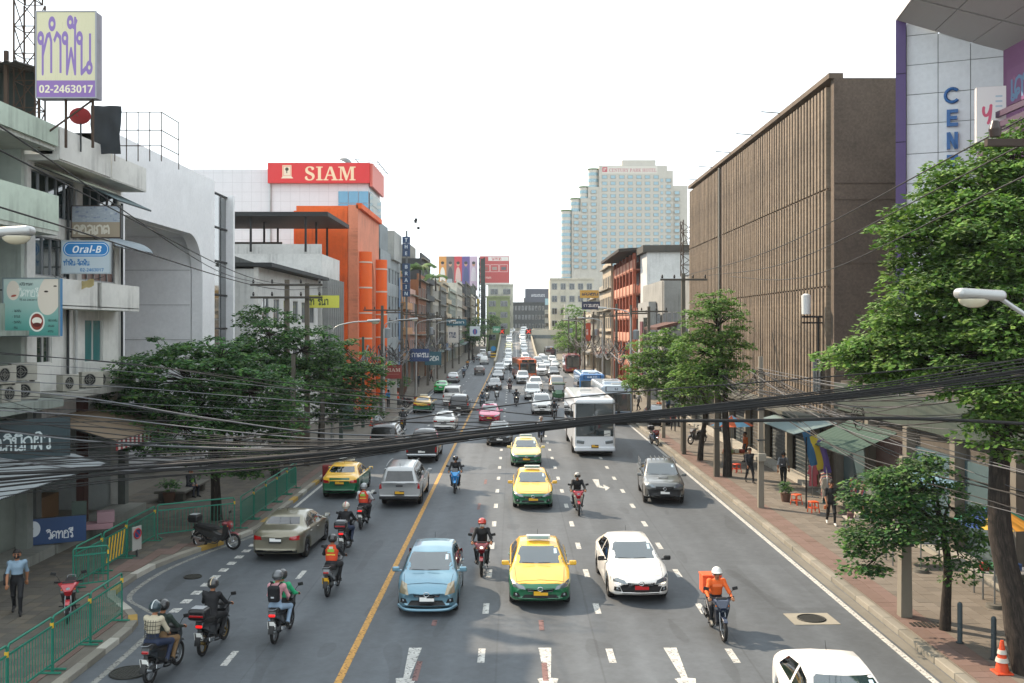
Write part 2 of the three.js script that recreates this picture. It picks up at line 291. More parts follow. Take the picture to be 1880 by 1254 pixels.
// ---------- building kit ----------
// A building group stands at the near end of its street front; local x runs along the front, y up, z out to the street.
const onX = (px, py, X) => { const d = F * X / (px - CX); return V(X, CH - (py - HY) * d / F, -d); };
function front(side, name, label, X, d0, d1, cat = 'building', group) {        // side -1: left of the road, +1: right
  const t = thing(name, label, cat, [X, 0, side < 0 ? -d0 : -d1], side < 0 ? Math.PI / 2 : -Math.PI / 2, group);
  t.userData.len = undefined; delete t.userData.len;
  return { t, L: d1 - d0, u: (d) => side < 0 ? d - d0 : d1 - d };
}
function panel(w, h, holes, th = 0.25) {                                         // wall sheet with real openings, lower left at 0,0, face at z = 0
  const s = new THREE.Shape([[0, 0], [w, 0], [w, h], [0, h]].map((p) => new THREE.Vector2(...p)));
  for (const [x, y, a, b, r] of holes) {
    const q = new THREE.Path(); if (r) { q.moveTo(x, y); q.lineTo(x + a, y); q.lineTo(x + a, y + b - r); q.absarc(x + a - r, y + b - r, r, 0, Math.PI / 2, false); q.lineTo(x, y + b); q.closePath(); } else { q.moveTo(x, y); q.lineTo(x + a, y); q.lineTo(x + a, y + b); q.lineTo(x, y + b); q.closePath(); }
    s.holes.push(q);
  }
  return new THREE.ExtrudeGeometry(s, { depth: th, bevelEnabled: false, curveSegments: 16 }).translate(0, 0, -th);
}
const frameCache = {}, paneM = M(0x1a2628, 0.08, 0, { clearcoat: 1, clearcoatRoughness: 0.03 }), paneB = M(0x2d4a55, 0.08, 0, { clearcoat: 1, clearcoatRoughness: 0.03 }), alu = M(0x8f9294, 0.4, 0.6), whiteFrame = M(0xbdbdb8, 0.6);
function windowAt(parent, x, y, z, w, h, o = {}) {                               // frame with mullions, pane behind; sub-part pane
  const nx = o.nx ?? 2, ny = o.ny ?? 1, k = [w, h, nx, ny].join(), f = o.f ?? 0.05;
  const G = frameCache[k] ??= (() => { const b = new MB(); b.box(w / 2, f / 2, 0, w, f, .07).box(w / 2, h - f / 2, 0, w, f, .07).box(f / 2, h / 2, 0, f, h - 2 * f, .07).box(w - f / 2, h / 2, 0, f, h - 2 * f, .07); for (let i = 1; i < nx; i++) b.box(w * i / nx, h / 2, -.004, f * .8, h - 2 * f, .06); for (let j = 1; j < ny; j++) b.box(w / 2, h * j / ny, -.008, w - 2 * f, f * .8, .05); return { f: b.geo(), p: boxG(w - .02, h - .02, .012).translate(w / 2, h / 2, -.03) }; })();
  const fr = part('window', G.f, o.frame ?? alu, parent); fr.position.set(x, y, z - .08); if (o.ry) fr.rotation.y = o.ry; part('pane', G.p, o.pane ?? paneM, fr); return fr;
}
function mass(b, L, H, D, m, z = -0.3, name = 'wall') { return part(name, boxG(L - .01, H - .01, D).translate(L / 2, H / 2, z - D / 2), m, b.t); }
function shopRoom(b, L, z0, h, D, k = 0) {                                     // open ground-floor room: pale plaster walls, tiled floor, shelves and a counter
  const P0 = (n, g, m) => part(n, g, m, b.t), pl = wall([0xc9c3b4, 0xbfc6c4, 0xd0c8b8][k % 3], .85, T.clean);
  P0('shop_back_wall', boxG(L - .02, h, .2).translate(L / 2, h / 2, z0 - D), pl); for (const x of [.1, L - .1]) P0('shop_side_wall', boxG(.18, h, D - .1).translate(x, h / 2, z0 - D / 2), pl); P0('shop_floor', boxG(L - .4, .16, D).translate(L / 2, .1, z0 - D / 2), wall(0xa39c8e, .6, T.clean)); P0('shop_ceiling', boxG(L - .4, .1, D - .12).translate(L / 2, h - .06, z0 - D / 2), pl);
  P0('counter', boxG(L * .3, .95, .6).translate(L * .68, .65, z0 - D * .4), wall(0x9a7a58, .6, T.clean)); for (let i = 0; i < 3; i++) P0('shelf', boxG(L * .6, .05, .4).translate(L * .4, .9 + i * .7, z0 - D + .35), wall(0xb5a58c, .6, T.clean)); for (let i = 0; i < 9; i++) P0('stock_box', boxG(L * .05, .4, .3).translate(L * (.14 + (i % 3) * .2), 1.14 + (i / 3 | 0) * .7, z0 - D + .35), M([0xb04a3a, 0xd0cabc, 0x3a6a9a, 0xc9a24a, 0x4a8a5a][(i + k) % 5], .7));
}
const signM = M(0x3c4042, 0.6, 0.3);
function sign(name, label, pos, turn, w, h, th, face, o = {}) {                  // box sign; pos is the centre of its face
  const t = thing(name, label, o.cat ?? 'sign', pos, turn, o.group);
  part('sign_box', boxG(w, h, th).translate(0, 0, -th / 2 - .004), o.box ?? signM, t); part('sign_face', sheet(w - .02, h - .02), face, t);
  if (o.frame) { const b = new MB(); for (const s of [-1, 1]) b.box(s * w / 2, 0, -.01, .04, h + .04, .05).box(0, s * h / 2, -.01, w - .04, .04, .05); b.build('frame', o.frame, t); }
  if (o.arm) new MB().bar([o.arm * w / 2, h * .3, -th / 2], [o.arm * (w / 2 + .8), h * .3, -th / 2], .05).bar([o.arm * w / 2, -h * .3, -th / 2], [o.arm * (w / 2 + .8), -h * .3, -th / 2], .05).build('bracket', signM, t);
  return t;
}
let acP; function airCon(label, pos, turn, group) {
  if (!acP) {
    acP = thing('air_conditioner', label, 'air conditioner', pos, turn, group); part('casing', rbox(.82, .58, .32, .03).translate(0, .29, -.16), wall(0xa9a89f, 0.7), acP);
    const g = part('fan_guard', new MB().add(new THREE.TorusGeometry(.22, .012, 5, 22)).add(new THREE.TorusGeometry(.14, .008, 5, 18)).add(new THREE.TorusGeometry(.07, .008, 5, 14)).bar([-.22, 0, 0], [.22, 0, 0], .012).bar([0, -.22, 0], [0, .22, 0], .012).geo(), M(0x77776f, 0.6), acP); g.position.set(-.12, .29, .012);
    part('fan_opening', new THREE.CircleGeometry(.22, 22), M(0x161818, 0.8), acP).position.set(-.12, .29, .003); part('bracket', new MB().box(-.3, -.02, -.16, .04, .04, .36).box(.3, -.02, -.16, .04, .04, .36).geo(), signM, acP);
    return acP;
  }
  return copy(acP, label, pos, turn, group);
}
function corrugated(w, d, m, pitch = 0.11, amp = 0.02) {                        // sheet roofing: x across, z down-slope
  const n = Math.round(w / pitch) * 4, pos = [], idx = []; for (let i = 0; i <= n; i++) { const x = i / n * w, y = Math.sin(x / pitch * 6.283) * amp; pos.push(x, y, 0, x, y, d, x, y - .012, 0, x, y - .012, d); }
  for (let i = 0; i < n; i++) { const a = i * 4; idx.push(a, a + 1, a + 4, a + 1, a + 5, a + 4, a + 2, a + 6, a + 3, a + 3, a + 6, a + 7, a + 1, a + 3, a + 5, a + 3, a + 7, a + 5); }
  const g = new THREE.BufferGeometry(); g.setAttribute('position', new THREE.Float32BufferAttribute(pos, 3)); g.setIndex(idx); g.computeVertexNormals(); void m; return g;
}
function awning(name, label, pos, turn, w, d, drop, m, o = {}) {                 // sloping awning, valance optional; pos: upper left at the wall
  const t = thing(name, label, 'awning', pos, turn, o.group), a = Math.atan2(drop, d), L = Math.hypot(d, drop);
  const r = part('sheet', o.curved ? (() => { const pts = []; for (let i = 0; i <= 6; i++) { const q = i / 6 * 1.35; pts.push([Math.sin(q) * d, -(1 - Math.cos(q)) * drop * 1.2]); } const all = []; for (let i = 0; i < 6; i++) { const [z0, y0] = pts[i], [z1, y1] = pts[i + 1]; all.push(corrugated(w, Math.hypot(z1 - z0, y1 - y0) + .01, m, o.pitch).rotateX(Math.atan2(y0 - y1, z1 - z0)).translate(0, y0, z0)); } return mergeGeometries(all); })() : corrugated(w, L, m, o.pitch).rotateX(a), m, t); void r;
  new MB().bar([.05, -.06, 0], [.05, -drop - .03, d - .02], .03).bar([w - .05, -.06, 0], [w - .05, -drop - .03, d - .02], .03).bar([0, -drop - .03, d - .03], [w, -drop - .03, d - .03], .03).build('frame', signM, t);
  if (o.stripes) { const n = Math.round(w / .2); for (let i = 0; i < n; i++) part('valance_stripe', boxG(w / n - .004, .32, .012).translate((i + .5) * w / n, -drop - .2, d), i % 2 ? o.stripes[0] : o.stripes[1], t); }
  return t;
}
function lattice(b, x, z, w, y0, y1, n, r = .035) {                             // square lattice mast
  for (const [i, k] of [[0, 0], [1, 0], [1, 1], [0, 1]]) b.bar([x + i * w, y0, z - k * w], [x + i * w, y1, z - k * w], r * 1.6);
  for (let j = 0; j < n; j++) { const a = lerp(y0, y1, j / n), c = lerp(y0, y1, (j + 1) / n); for (const [p, q, s, u] of [[0, 0, 1, 0], [1, 0, 1, 1], [1, 1, 0, 1], [0, 1, 0, 0]]) { const P0 = [x + p * w, a, z - q * w], P1 = [x + s * w, c, z - u * w], P2 = [x + s * w, a, z - u * w]; b.bar(P0, P1, r).bar(P0, P2, r); } }
}
const rustM = wall(0x4a3a30, 0.9), blackSteel = M(0x14171a, 0.6, 0.3);

// ---------- left side, nearest: two old shophouses ----------
{
  const b = front(-1, 'shophouse', 'weathered mint green shophouse with deep balconies behind the dental signs', -16.6, 22, 33.9), L = b.L, mint = wall(0xc2d2c6), pale = wall(0xc9cec8), dark = wall(0xa3b1a8);
  part('wall', boxG(L - .01, 8.7, 11).translate(L / 2, 9.6, -6.8), wall(0xb4c0b8), b.t); shopRoom(b, L, -1.2, 5.2, 5);
  const P0 = (n, g, m) => part(n, g, m, b.t);
  P0('parapet', boxG(L, .68, .22).translate(L / 2, 14.38, 1.0), mint); P0('roof_slab', boxG(L, .2, 2.4).translate(L / 2, 14.0, -.2), pale);
  P0('balcony', boxG(L, 1.2, .16).translate(L / 2, 11.75, 1.05), mint); P0('balcony_floor', boxG(L, .18, 2.4).translate(L / 2, 11.1, -.1), pale); P0('balcony_side', boxG(.16, 1.2, 1).translate(L - .08, 11.75, .5), mint);
  P0('balcony', boxG(L, .9, .14).translate(L / 2, 8.2, .2), dark); P0('balcony_floor', boxG(L, .16, 2.3).translate(L / 2, 7.7, -.1), wall(0x9aa69f)); P0('ledge', boxG(L, .3, 2.6).translate(L / 2, 5.35, 0), wall(0x8f9994)); P0('dividing_wall', boxG(.25, 14, 1.25).translate(L - .13, 7, -.66), wall(0xb0bab4));
  for (let i = 0; i < 3; i++) { windowAt(b.t, L - 3.6 - i * 3.2, 12.3, -1.18, 2.4, 1.5, { nx: 3, pane: M(0x39474a, 0.4) }); windowAt(b.t, L - 3.6 - i * 3.2, 8.9, -1.18, 2.4, 1.7, { nx: 3 }); windowAt(b.t, L - 3.6 - i * 3.2, 6, -1.18, 2.2, 1.4, { nx: 2 }); }
  for (let i = 0; i < 3; i++) P0('pillar', boxG(.4, 5.2, .4).translate(L - .5 - i * 4, 2.6, .2), wall(0x8a928e)); P0('shop_lintel', boxG(L - .3, .9, .12).translate(L / 2, 4.7, -1.2), wall(0xb0bab4)); for (let i = 0; i < 4; i++) P0('stain_pipe', new THREE.CylinderGeometry(.05, .05, 8.5, 8).translate(L - .5 - i * 2.6, 9.6, -.9), M([0x2f6f96, 0x7a8582, 0x2f6f96, 0x666e6c][i], 0.6));
  P0('plinth', boxG(L, .35, 1.2).translate(L / 2, .3, .4), wall(0x8f928d));
  const roof = thing('rooftop_shed', 'dark corrugated rooftop shed behind the lattice mast', 'shed', [-16.8, 14.1, -34.6]); part('roof_sheet', corrugated(5, 5, null, .3, .05).rotateX(.12).translate(-4.4, 3.1, -3), M(0x2a2a2a, 0.8), roof); part('shed_wall', boxG(4.4, 2.9, .1).translate(-2.3, 1.45, -.6), M(0x27302f, 0.9), roof); for (const x of [-4.2, -.1]) part('post', boxG(.12, 3, .12).translate(x, 1.5, 1.4), rustM, roof);
  const mast = thing('lattice_mast', 'tall rusty lattice mast beside the purple lettered rooftop sign', 'mast', [-16.9, 14.4, -33.7]), mb = new MB(); lattice(mb, 0, 0, .72, 0, 4.6, 5, .03); mb.build('lattice', rustM, mast); const m2 = new MB(); lattice(m2, .06, -.06, .6, 4.6, 7.5, 4, .028); m2.build('mast_top', rustM, mast);
}
sign('rooftop_sign', 'cream rooftop box sign with large purple Thai letters and telephone number', at(121, 100, 33).add(V(0, 0, 0)), 0, 1.98, 2.86, .5, printM(canvasTex(512, 740, (x, w, h) => { x.fillStyle = '#bdb99a'; x.fillRect(0, 0, w, h); wear(x, w, h, 60); x.fillStyle = '#7a5c98'; x.fillRect(0, 594, w, h - 594); x.save(); x.translate(20, 0); x.scale(1, 2.35); thai(x, 'ทำฟัน', 0, 80, 146, 1.2, .125, '#77609b'); x.restore(); txt(x, '02-2463017', w / 2, 668, 92, '#d2cdb0', 'bold', 'sans-serif', 'center', 470); })), { box: wall(0x9c9aa6), frame: M(0x8e9096, 0.6) });
{ const t = thing('sign_support', 'rusty steel frame carrying the purple lettered rooftop sign', 'frame', at(121, 200, 33.3)), b = new MB(); for (const x of [-.9, 0, .9]) b.bar([x, -1.3, 0], [x, .5, 0], .07); b.bar([-.95, .36, 0], [.95, .36, 0], .07).bar([-.9, -1, 0], [.9, .3, 0], .05); b.build('frame', rustM, t); }
{
  const b = front(-1, 'shophouse', 'white four storey shophouse with awnings, balconies and dental signs', -16.6, 34, 42.2), L = b.L, w = wall(0xdcdddb), P0 = (n, g, m) => part(n, g, m, b.t);
  part('wall', boxG(L - .01, 9.2, 12).translate(L / 2, 9.5, -6.36), wall(0xd0d2d1), b.t); shopRoom(b, L, -.32, 4.85, 5, 1);
  const hs = [[.7, 6.6, 1.15, 1.9], [4.6, 6.5, 1.7, 1.7], [.6, 9.7, 2.6, 1.4], [4.3, 9.7, 3.2, 1.4], [.3, 11.85, 3.4, 1.5], [4.4, 11.85, 3.4, 1.5]];
  P0('facade', panel(L, 13.6, [...hs, [.4, .2, L - .8, 4.4]], .3), w);
  windowAt(b.t, .7, 6.6, 0, 1.15, 1.9, { nx: 2, ny: 2, frame: whiteFrame }); windowAt(b.t, 4.6, 6.5, 0, 1.7, 1.7, { nx: 2, frame: whiteFrame, pane: M(0x2c6a6a, 0.25) }); windowAt(b.t, .6, 9.7, 0, 2.6, 1.4, { nx: 4 }); windowAt(b.t, 4.3, 9.7, 0, 3.2, 1.4, { nx: 5, pane: M(0x6a4a40, 0.3) }); windowAt(b.t, .3, 11.85, 0, 3.4, 1.5, { nx: 5 }); windowAt(b.t, 4.4, 11.85, 0, 3.4, 1.5, { nx: 4 });
  P0('parapet', boxG(L * .53, 1.1, .25).translate(L * .27, 14.2, .98), w); P0('parapet', boxG(L * .44, .95, .25).translate(L * .775, 14.12, .94), wall(0xe2e3e1)); P0('roof_slab', boxG(L, .2, 1.5).translate(L / 2, 13.7, .3), w);
  for (const [x0, x1] of [[.2, 3.4], [3.8, 7.6]]) { P0('balcony', boxG(x1 - x0, .95, .12).translate((x0 + x1) / 2, 9.1, .92), wall(0xe2e3e1)); P0('balcony_side', boxG(.12, .95, .9).translate(x1 - .06, 9.1, .44), w); P0('balcony_side', boxG(.12, .95, .9).translate(x0 + .06, 9.1, .44), w); P0('balcony_floor', boxG(x1 - x0, .12, 1).translate((x0 + x1) / 2, 8.6, .48), w); }
  P0('ledge', boxG(L, .22, 1.2).translate(L / 2, 5.5, .6), wall(0x9c9d98));  for (const x of [.2, 4, 8]) P0('pillar', boxG(.4, 5.4, .3).translate(x, 2.7, .16), wall(x === 4 ? 0x4a2a24 : 0x6b706e));
  for (const [x, c] of [[2.9, 0x1d2224], [3.6, 0xb0b2b0], [8.0, 0x1d2224]]) P0('drain_pipe', new THREE.CylinderGeometry(.055, .055, 7.6, 8).translate(x, 9.3, .1), M(c, 0.6)); P0('plinth', boxG(L, .3, 1.3).translate(L / 2, .3, .4), wall(0x8a8d88));
}
awning('awning', 'pale green corrugated awning over the top floor windows', [-16.55, 13.55, -34.4], Math.PI / 2, 3.9, 1.35, .55, wall(0xa9ad98, .6, T.metal));
awning('awning', 'blue grey corrugated awning over the far top floor window', [-16.55, 13.4, -38.4], Math.PI / 2, 3.6, 1.3, .6, wall(0x7c9093, .6, T.metal));
awning('curved_awning', 'curved blue and white corrugated awning beside the toothbrush sign', [-16.5, 11.5, -38.1], Math.PI / 2, 4, 1.3, .5, wall(0xaab9c2, .5, T.metal), { curved: 1, pitch: .16 });
awning('shop_awning', 'tan corrugated shop awning with a red and white striped valance', [-16.4, 4.7, -34.6], Math.PI / 2, 7.6, 2.6, .75, wall(0x8f7c64, .7, T.metal), { stripes: [M(0xb9b6ae, .8), M(0x7d1f22, .8)] });
awning('shop_awning', 'white corrugated awning over the shop with the dark sign', [-16.3, 3.9, -27], Math.PI / 2, 7.2, 2.3, .7, wall(0xb4bcbe, .6, T.metal));
sign('hanging_sign', 'blue and white box sign lettered Oral-B with a telephone number', at(158, 472, 36), 0, 1.76, 1.18, .22, printM(canvasTex(512, 340, (x, w, h) => { x.fillStyle = '#b9c6cc'; x.fillRect(0, 0, w, h); x.fillStyle = '#2f7fbf'; x.beginPath(); x.roundRect(10, 8, 492, 156, 78); x.fill(); x.strokeStyle = '#dfe8ec'; x.lineWidth = 7; x.beginPath(); x.roundRect(26, 24, 460, 124, 62); x.stroke(); txt(x, 'Oral-B', w / 2, 88, 104, '#eef2f2', 'bold italic', 'sans-serif', 'center', 400); thai(x, 'ทำฟัน-จัดฟัน', 16, 212, 46, 1.02, .17, '#2c6ea6'); txt(x, '02-2463017', w * .62, 306, 48, '#2c6ea6'); })), { arm: -1, frame: M(0x9fa8ac, .5) });
sign('hanging_sign', 'faded two part box sign with cream Thai lettering above the blue sign', at(176, 407, 37.2), 0, 1.86, 1.22, .2, printM(canvasTex(512, 336, (x, w, h) => { x.fillStyle = '#9fa9b2'; x.fillRect(0, 0, w, h); for (let i = 0; i < 90; i++) { x.fillStyle = rnd() < .5 ? 'rgba(90,100,140,.35)' : 'rgba(200,205,205,.4)'; x.fillRect(rnd() * w, rnd() * 160, rr(6, 40), rr(3, 18)); } x.fillStyle = '#9c907c'; x.fillRect(0, 172, w, h - 172); thai(x, 'คอลเกต', 22, 206, 92, 1.1, .2, '#cfcabb'); x.strokeStyle = '#4a3a34'; x.lineWidth = 8; x.strokeRect(4, 4, w - 8, h - 8); })), { arm: -1 });
sign('dental_billboard', 'teal dental clinic billboard with a smiling mouth and bulleted Thai lines', at(57, 564, 32), -.0, 1.8, 1.86, .25, printM(canvasTex(512, 530, (x, w, h) => {
  const g = x.createLinearGradient(0, 0, 0, h); g.addColorStop(0, '#b9c9c2'); g.addColorStop(.5, '#8fb3ab'); g.addColorStop(1, '#3f8a80'); x.fillStyle = g; x.fillRect(0, 0, w, h); x.fillStyle = '#d9cfc0'; x.beginPath(); x.ellipse(430, 150, 110, 190, .2, 0, 7); x.fill(); x.beginPath(); x.ellipse(90, 110, 60, 90, 0, 0, 7); x.fill();
  x.fillStyle = '#3a2a22'; x.beginPath(); x.ellipse(395, 120, 20, 9, 0, 0, 7); x.fill(); x.beginPath(); x.ellipse(478, 70, 16, 7, 0, 0, 7); x.fill(); x.fillStyle = '#a8503e'; x.beginPath(); x.ellipse(95, 160, 26, 10, -.2, 0, 7); x.fill();
  x.fillStyle = '#dfe3da'; x.beginPath(); x.ellipse(310, 400, 72, 92, 0, 0, 7); x.fill(); x.fillStyle = '#8a3a2e'; x.beginPath(); x.ellipse(310, 400, 58, 76, 0, 0, 7); x.fill(); x.fillStyle = '#efe9dc'; x.beginPath(); x.ellipse(310, 392, 46, 34, 0, 0, 7); x.fill(); x.fillStyle = '#5a1d18'; x.beginPath(); x.ellipse(310, 428, 38, 20, 0, 0, 7); x.fill();
  thai(x, 'คลินิกทนตก', 150, 42, 22, 1, .14, '#2e3c3c'); thai(x, 'วิคทอรี', 140, 104, 62, .95, .07, '#eef0e8'); thai(x, 'โทร'.slice(1) + ' 02-2463017', 150, 186, 20, 1, .13, '#2e3c3c'); for (let i = 0; i < 4; i++) { thai(x, '- ' + ['จดฟน', 'รกนร', 'อดฟน', 'ถอน'.slice(1)][i], 80, 290 + i * 52, 20, 1.2, .15, '#1f3434'); if (i < 3) thai(x, '- ' + ['ฟอกสฟน'.replace('ส', 'ด'), 'ดนลด', 'คราน'][i], 400, 380 + i * 50, 18, 1.1, .15, '#1f3434'); }
})), { box: M(0x2a6f9a, .5), arm: -1, frame: M(0x79878a, .5) });
sign('shop_sign', 'dark teal fascia sign with white Thai letters above the shop', at(36, 806, 31.5).setX(-15.3), .75, 2.5, 1.25, .2, printM(canvasTex(384, 192, (x, w, h) => { x.fillStyle = '#27393e'; x.fillRect(0, 0, w, h); wear(x, w, h, 30, 'rgba(150,170,170,.08)'); thai(x, 'คลินิกผิว', 24, 84, 66, 1, .13, '#b9c4c4'); })));
sign('shop_sign', 'small blue curved sign board with white Thai letters at the shop step', V(-15.6, .95, -34.0), .5, 1.9, .9, .1, printM(canvasTex(384, 182, (x, w, h) => { x.fillStyle = '#1f3f6a'; x.fillRect(0, 0, w, h); x.fillStyle = '#c8d0d4'; x.beginPath(); x.ellipse(50, 70, 42, 55, 0, 0, 7); x.fill(); x.fillStyle = '#23333a'; x.beginPath(); x.ellipse(40, 66, 8, 10, 0, 0, 7); x.fill(); thai(x, 'วิคทอรี', 130, 96, 52, 1.05, .13, '#d5dadb'); })));
[[-15.9, 6.1, 31.3], [-15.9, 6.15, 32.4], [-15.9, 5.5, 31.6], [-15.9, 5.52, 32.6], [-15.7, 5.62, 35.4], [-15.7, 5.64, 37.2], [-15.7, 5.6, 38.2], [-15.7, 5.62, 40.4], [-16.3, 3.1, 33.5], [-15.9, 14.0, 40.2], [-15.9, 14.0, 41.1], [-16.0, 6.15, 29.9]].forEach(([x, y, d], i) => airCon(['on a bracket under the dental billboard', 'on the ledge of the white shophouse', 'on the roof edge of the white shophouse'][y > 13 ? 2 : d < 34 ? 0 : 1].replace(/^/, 'grey air conditioner unit '), [x, y, -d], Math.PI / 2 - .25 - .5 * (i % 2), ['air conditioners under the billboard', 'air conditioners on the ledge', 'air conditioners on the roof'][y > 13 ? 2 : d < 34 ? 0 : 1]));
{ const t = thing('satellite_dish', 'red satellite dish on the shophouse roof', 'satellite dish', at(146, 226, 35.4)); part('dish', new THREE.SphereGeometry(.5, 20, 8, 0, 6.283, 0, .8).scale(1, .5, 1).rotateX(2.5).rotateZ(.5).translate(0, .35, 0), M(0xa8383c, .6), t); part('arm', new MB().bar([0, .2, 0], [.1, .2, .5], .02).geo(), signM, t); part('mast', new MB().bar([0, -1, -.1], [0, .2, -.1], .05).geo(), signM, t);
  const c = thing('roof_cage', 'rusty wire roof cage behind the satellite dish', 'cage', [-16.3, 14.3, -38.5]), b = new MB(); for (let i = 0; i <= 6; i++) b.bar([i * .45, 0, 0], [i * .45, 1.9, 0], .03); for (const y of [.6, 1.2, 1.9]) b.bar([0, y, 0], [2.7, y, 0], .03).bar([2.7, y, 0], [2.7, y, -2], .03); b.bar([2.7, 0, -2], [2.7, 1.9, -2], .03).build('bars', rustM, c);
  const tp = thing('tarpaulin', 'grey tarpaulin hanging over the roof cage', 'tarpaulin', [-15.3, 14.4, -37.4]), g = new THREE.PlaneGeometry(1.1, 1.8, 8, 10); const p = g.attributes.position; for (let i = 0; i < p.count; i++) p.setZ(i, .18 * P.noise(p.getX(i) * 3, p.getY(i) * 2, 1)); g.computeVertexNormals(); part('cloth', g.translate(0, .9, 0), M(0x33383c, .9), tp); part('cloth_back', g.clone().translate(0, 0, -.02), M(0x2b3033, .9), tp); }
{ const t = thing('torn_banner', 'torn yellow and white banner sagging below the blue box sign', 'banner', at(140, 518, 36)), g = new THREE.PlaneGeometry(1.3, .42, 14, 4), p = g.attributes.position; for (let i = 0; i < p.count; i++) { const x = p.getX(i); p.setY(i, p.getY(i) * (.5 + .5 * Math.abs(P.noise(x * 3, 0, 4))) - .12 * Math.cos(x * 2.4)); p.setZ(i, .12 * P.noise(x * 4, p.getY(i) * 3, 2)); } g.computeVertexNormals(); part('cloth', g, M(0xa99a6c, .9), t); part('tie', new MB().bar([-.65, .1, 0], [-1, .4, 0], .02).bar([.65, .1, 0], [1, .2, 0], .02).geo(), signM, t); }

// ---------- left side: white modern block, low white blocks, SIAM tower, orange front ----------
{
  const b = front(-1, 'modern_building', 'white modern building with a large rounded recess facing the street', -17, 42.4, 59.6), L = b.L, w = wall(0xe9eaeb, .85, T.clean), P0 = (n, g, m) => part(n, g, m, b.t);
  P0('facade', panel(14.3, 16.2, [[1.2, .02, 10.9, 12.8, 2.2]], .6), w); P0('recess_back', boxG(14.3, 12.9, .2).translate(7.15, 6.4, -9), w); P0('recess_end', boxG(.3, 12.8, 8.3).translate(12.25, 6.4, -4.8), w); P0('recess_ceiling', boxG(14, .3, 8.4).translate(7.1, 12.95, -4.8), w); P0('upper_mass', boxG(14.28, 3, 12).translate(7.15, 14.66, -6.63), w); P0('side_wall', boxG(.3, 16.15, 8.3).translate(.16, 8.08, -4.8), w);
  P0('glass_tower', boxG(L - 14.35, 15.6, 6).translate(14.34 + (L - 14.35) / 2, 7.8, -3.2), M(0x20282b, .2)); for (let i = 0; i < 8; i++) for (let k = 0; k < 2; k++) P0('glass_panel', boxG(1.28, 1.84, .04).translate(15.05 + k * 1.42, 1.0 + i * 1.94, -.1), paneM); P0('edge_column', boxG(.35, 15.7, .5).translate(L - .2, 7.85, .1), w); for (let i = 0; i < 9; i++) P0('glass_mullion', boxG(2.6, .08, .12).translate(15.7, .05 + i * 1.94, -.05), blackSteel);
  for (let i = 0; i < 6; i++) P0('tile_joint', boxG(8.2, .025, .03).rotateY(Math.PI / 2).translate(12.09, 1.5 + i * 1.9, -4.8), wall(0xa9acae));
}
{
  const b = front(-1, 'low_building', 'low white building with a dark roof edge behind the left trees', -16.2, 63.3, 82.6), L = b.L, w = wall(0xd6d8d9), P0 = (n, g, m) => part(n, g, m, b.t), hs = []; for (let i = 0; i < 6; i++) for (const y of [5, 8.2]) hs.push([1 + i * 3, y, 1.7, 1.6]);
  P0('facade', panel(L, 11.7, hs, .3), w); hs.forEach(([x, y, a, c]) => windowAt(b.t, x, y, 0, a, c, { nx: 2 })); mass(b, L, 11.6, 14, wall(0xced3d6), -.31); P0('roof_edge', boxG(L + .4, .25, 15).translate(L / 2, 11.85, -6.6), M(0x2a2e30, .8)); P0('door', boxG(2.4, 3, .1).translate(4, 1.5, .06), M(0x4f565a, .5)); P0('gable', shapeG([[-6, 11.9], [0, 11.9], [-3, 12.9]], .2).rotateY(-Math.PI / 2).translate(.2, 0, 0), wall(0x6c7173));
  const c = front(-1, 'roof_terrace_building', 'white building with a black steel canopy over its roof terrace', -16, 83, 91.8), M0 = wall(0xe0e1e1); mass(c, c.L, 14, 16, M0, 0); part('parapet', boxG(.3, .8, 16).translate(.16, 14.4, -8), M0, c.t); part('canopy_roof', boxG(10.6, .35, 19).translate(3.4, 17.1, -8.6), M(0x1b2022, .7), c.t); for (const x of [-1.4, 3, 8]) for (const z of [-1, -5.5, -10, -15]) part('canopy_post', boxG(.16, 2.9, .16).translate(x, 15.5, z), blackSteel, c.t); for (const z of [-2, -5, -8, -11]) windowAt(c.t, -.02, 10, z, 1.6, 1.7, { ry: -Math.PI / 2 });
  for (let i = 0; i < 8; i++) part('fin', boxG(.18, 8, .5).translate(.5 + i * 1.05, 8, .3), wall(0x9c9fa0), c.t); part('terrace_wall', boxG(.2, 1.6, 8).translate(7.5, 14.8, -9), wall(0x4a4038), c.t);
}
sign('street_sign', 'yellow banner sign with dark Thai letters beside the orange front', V(-15.4, 9.9, -79), .1, 3.2, 1.0, .15, printM(canvasTex(256, 80, (x, w, h) => { x.fillStyle = '#c9c94a'; x.fillRect(0, 0, w, h); thai(x, 'จนทบรนา', 14, 24, 38, 1.05, .17, '#3a4a2a'); })));
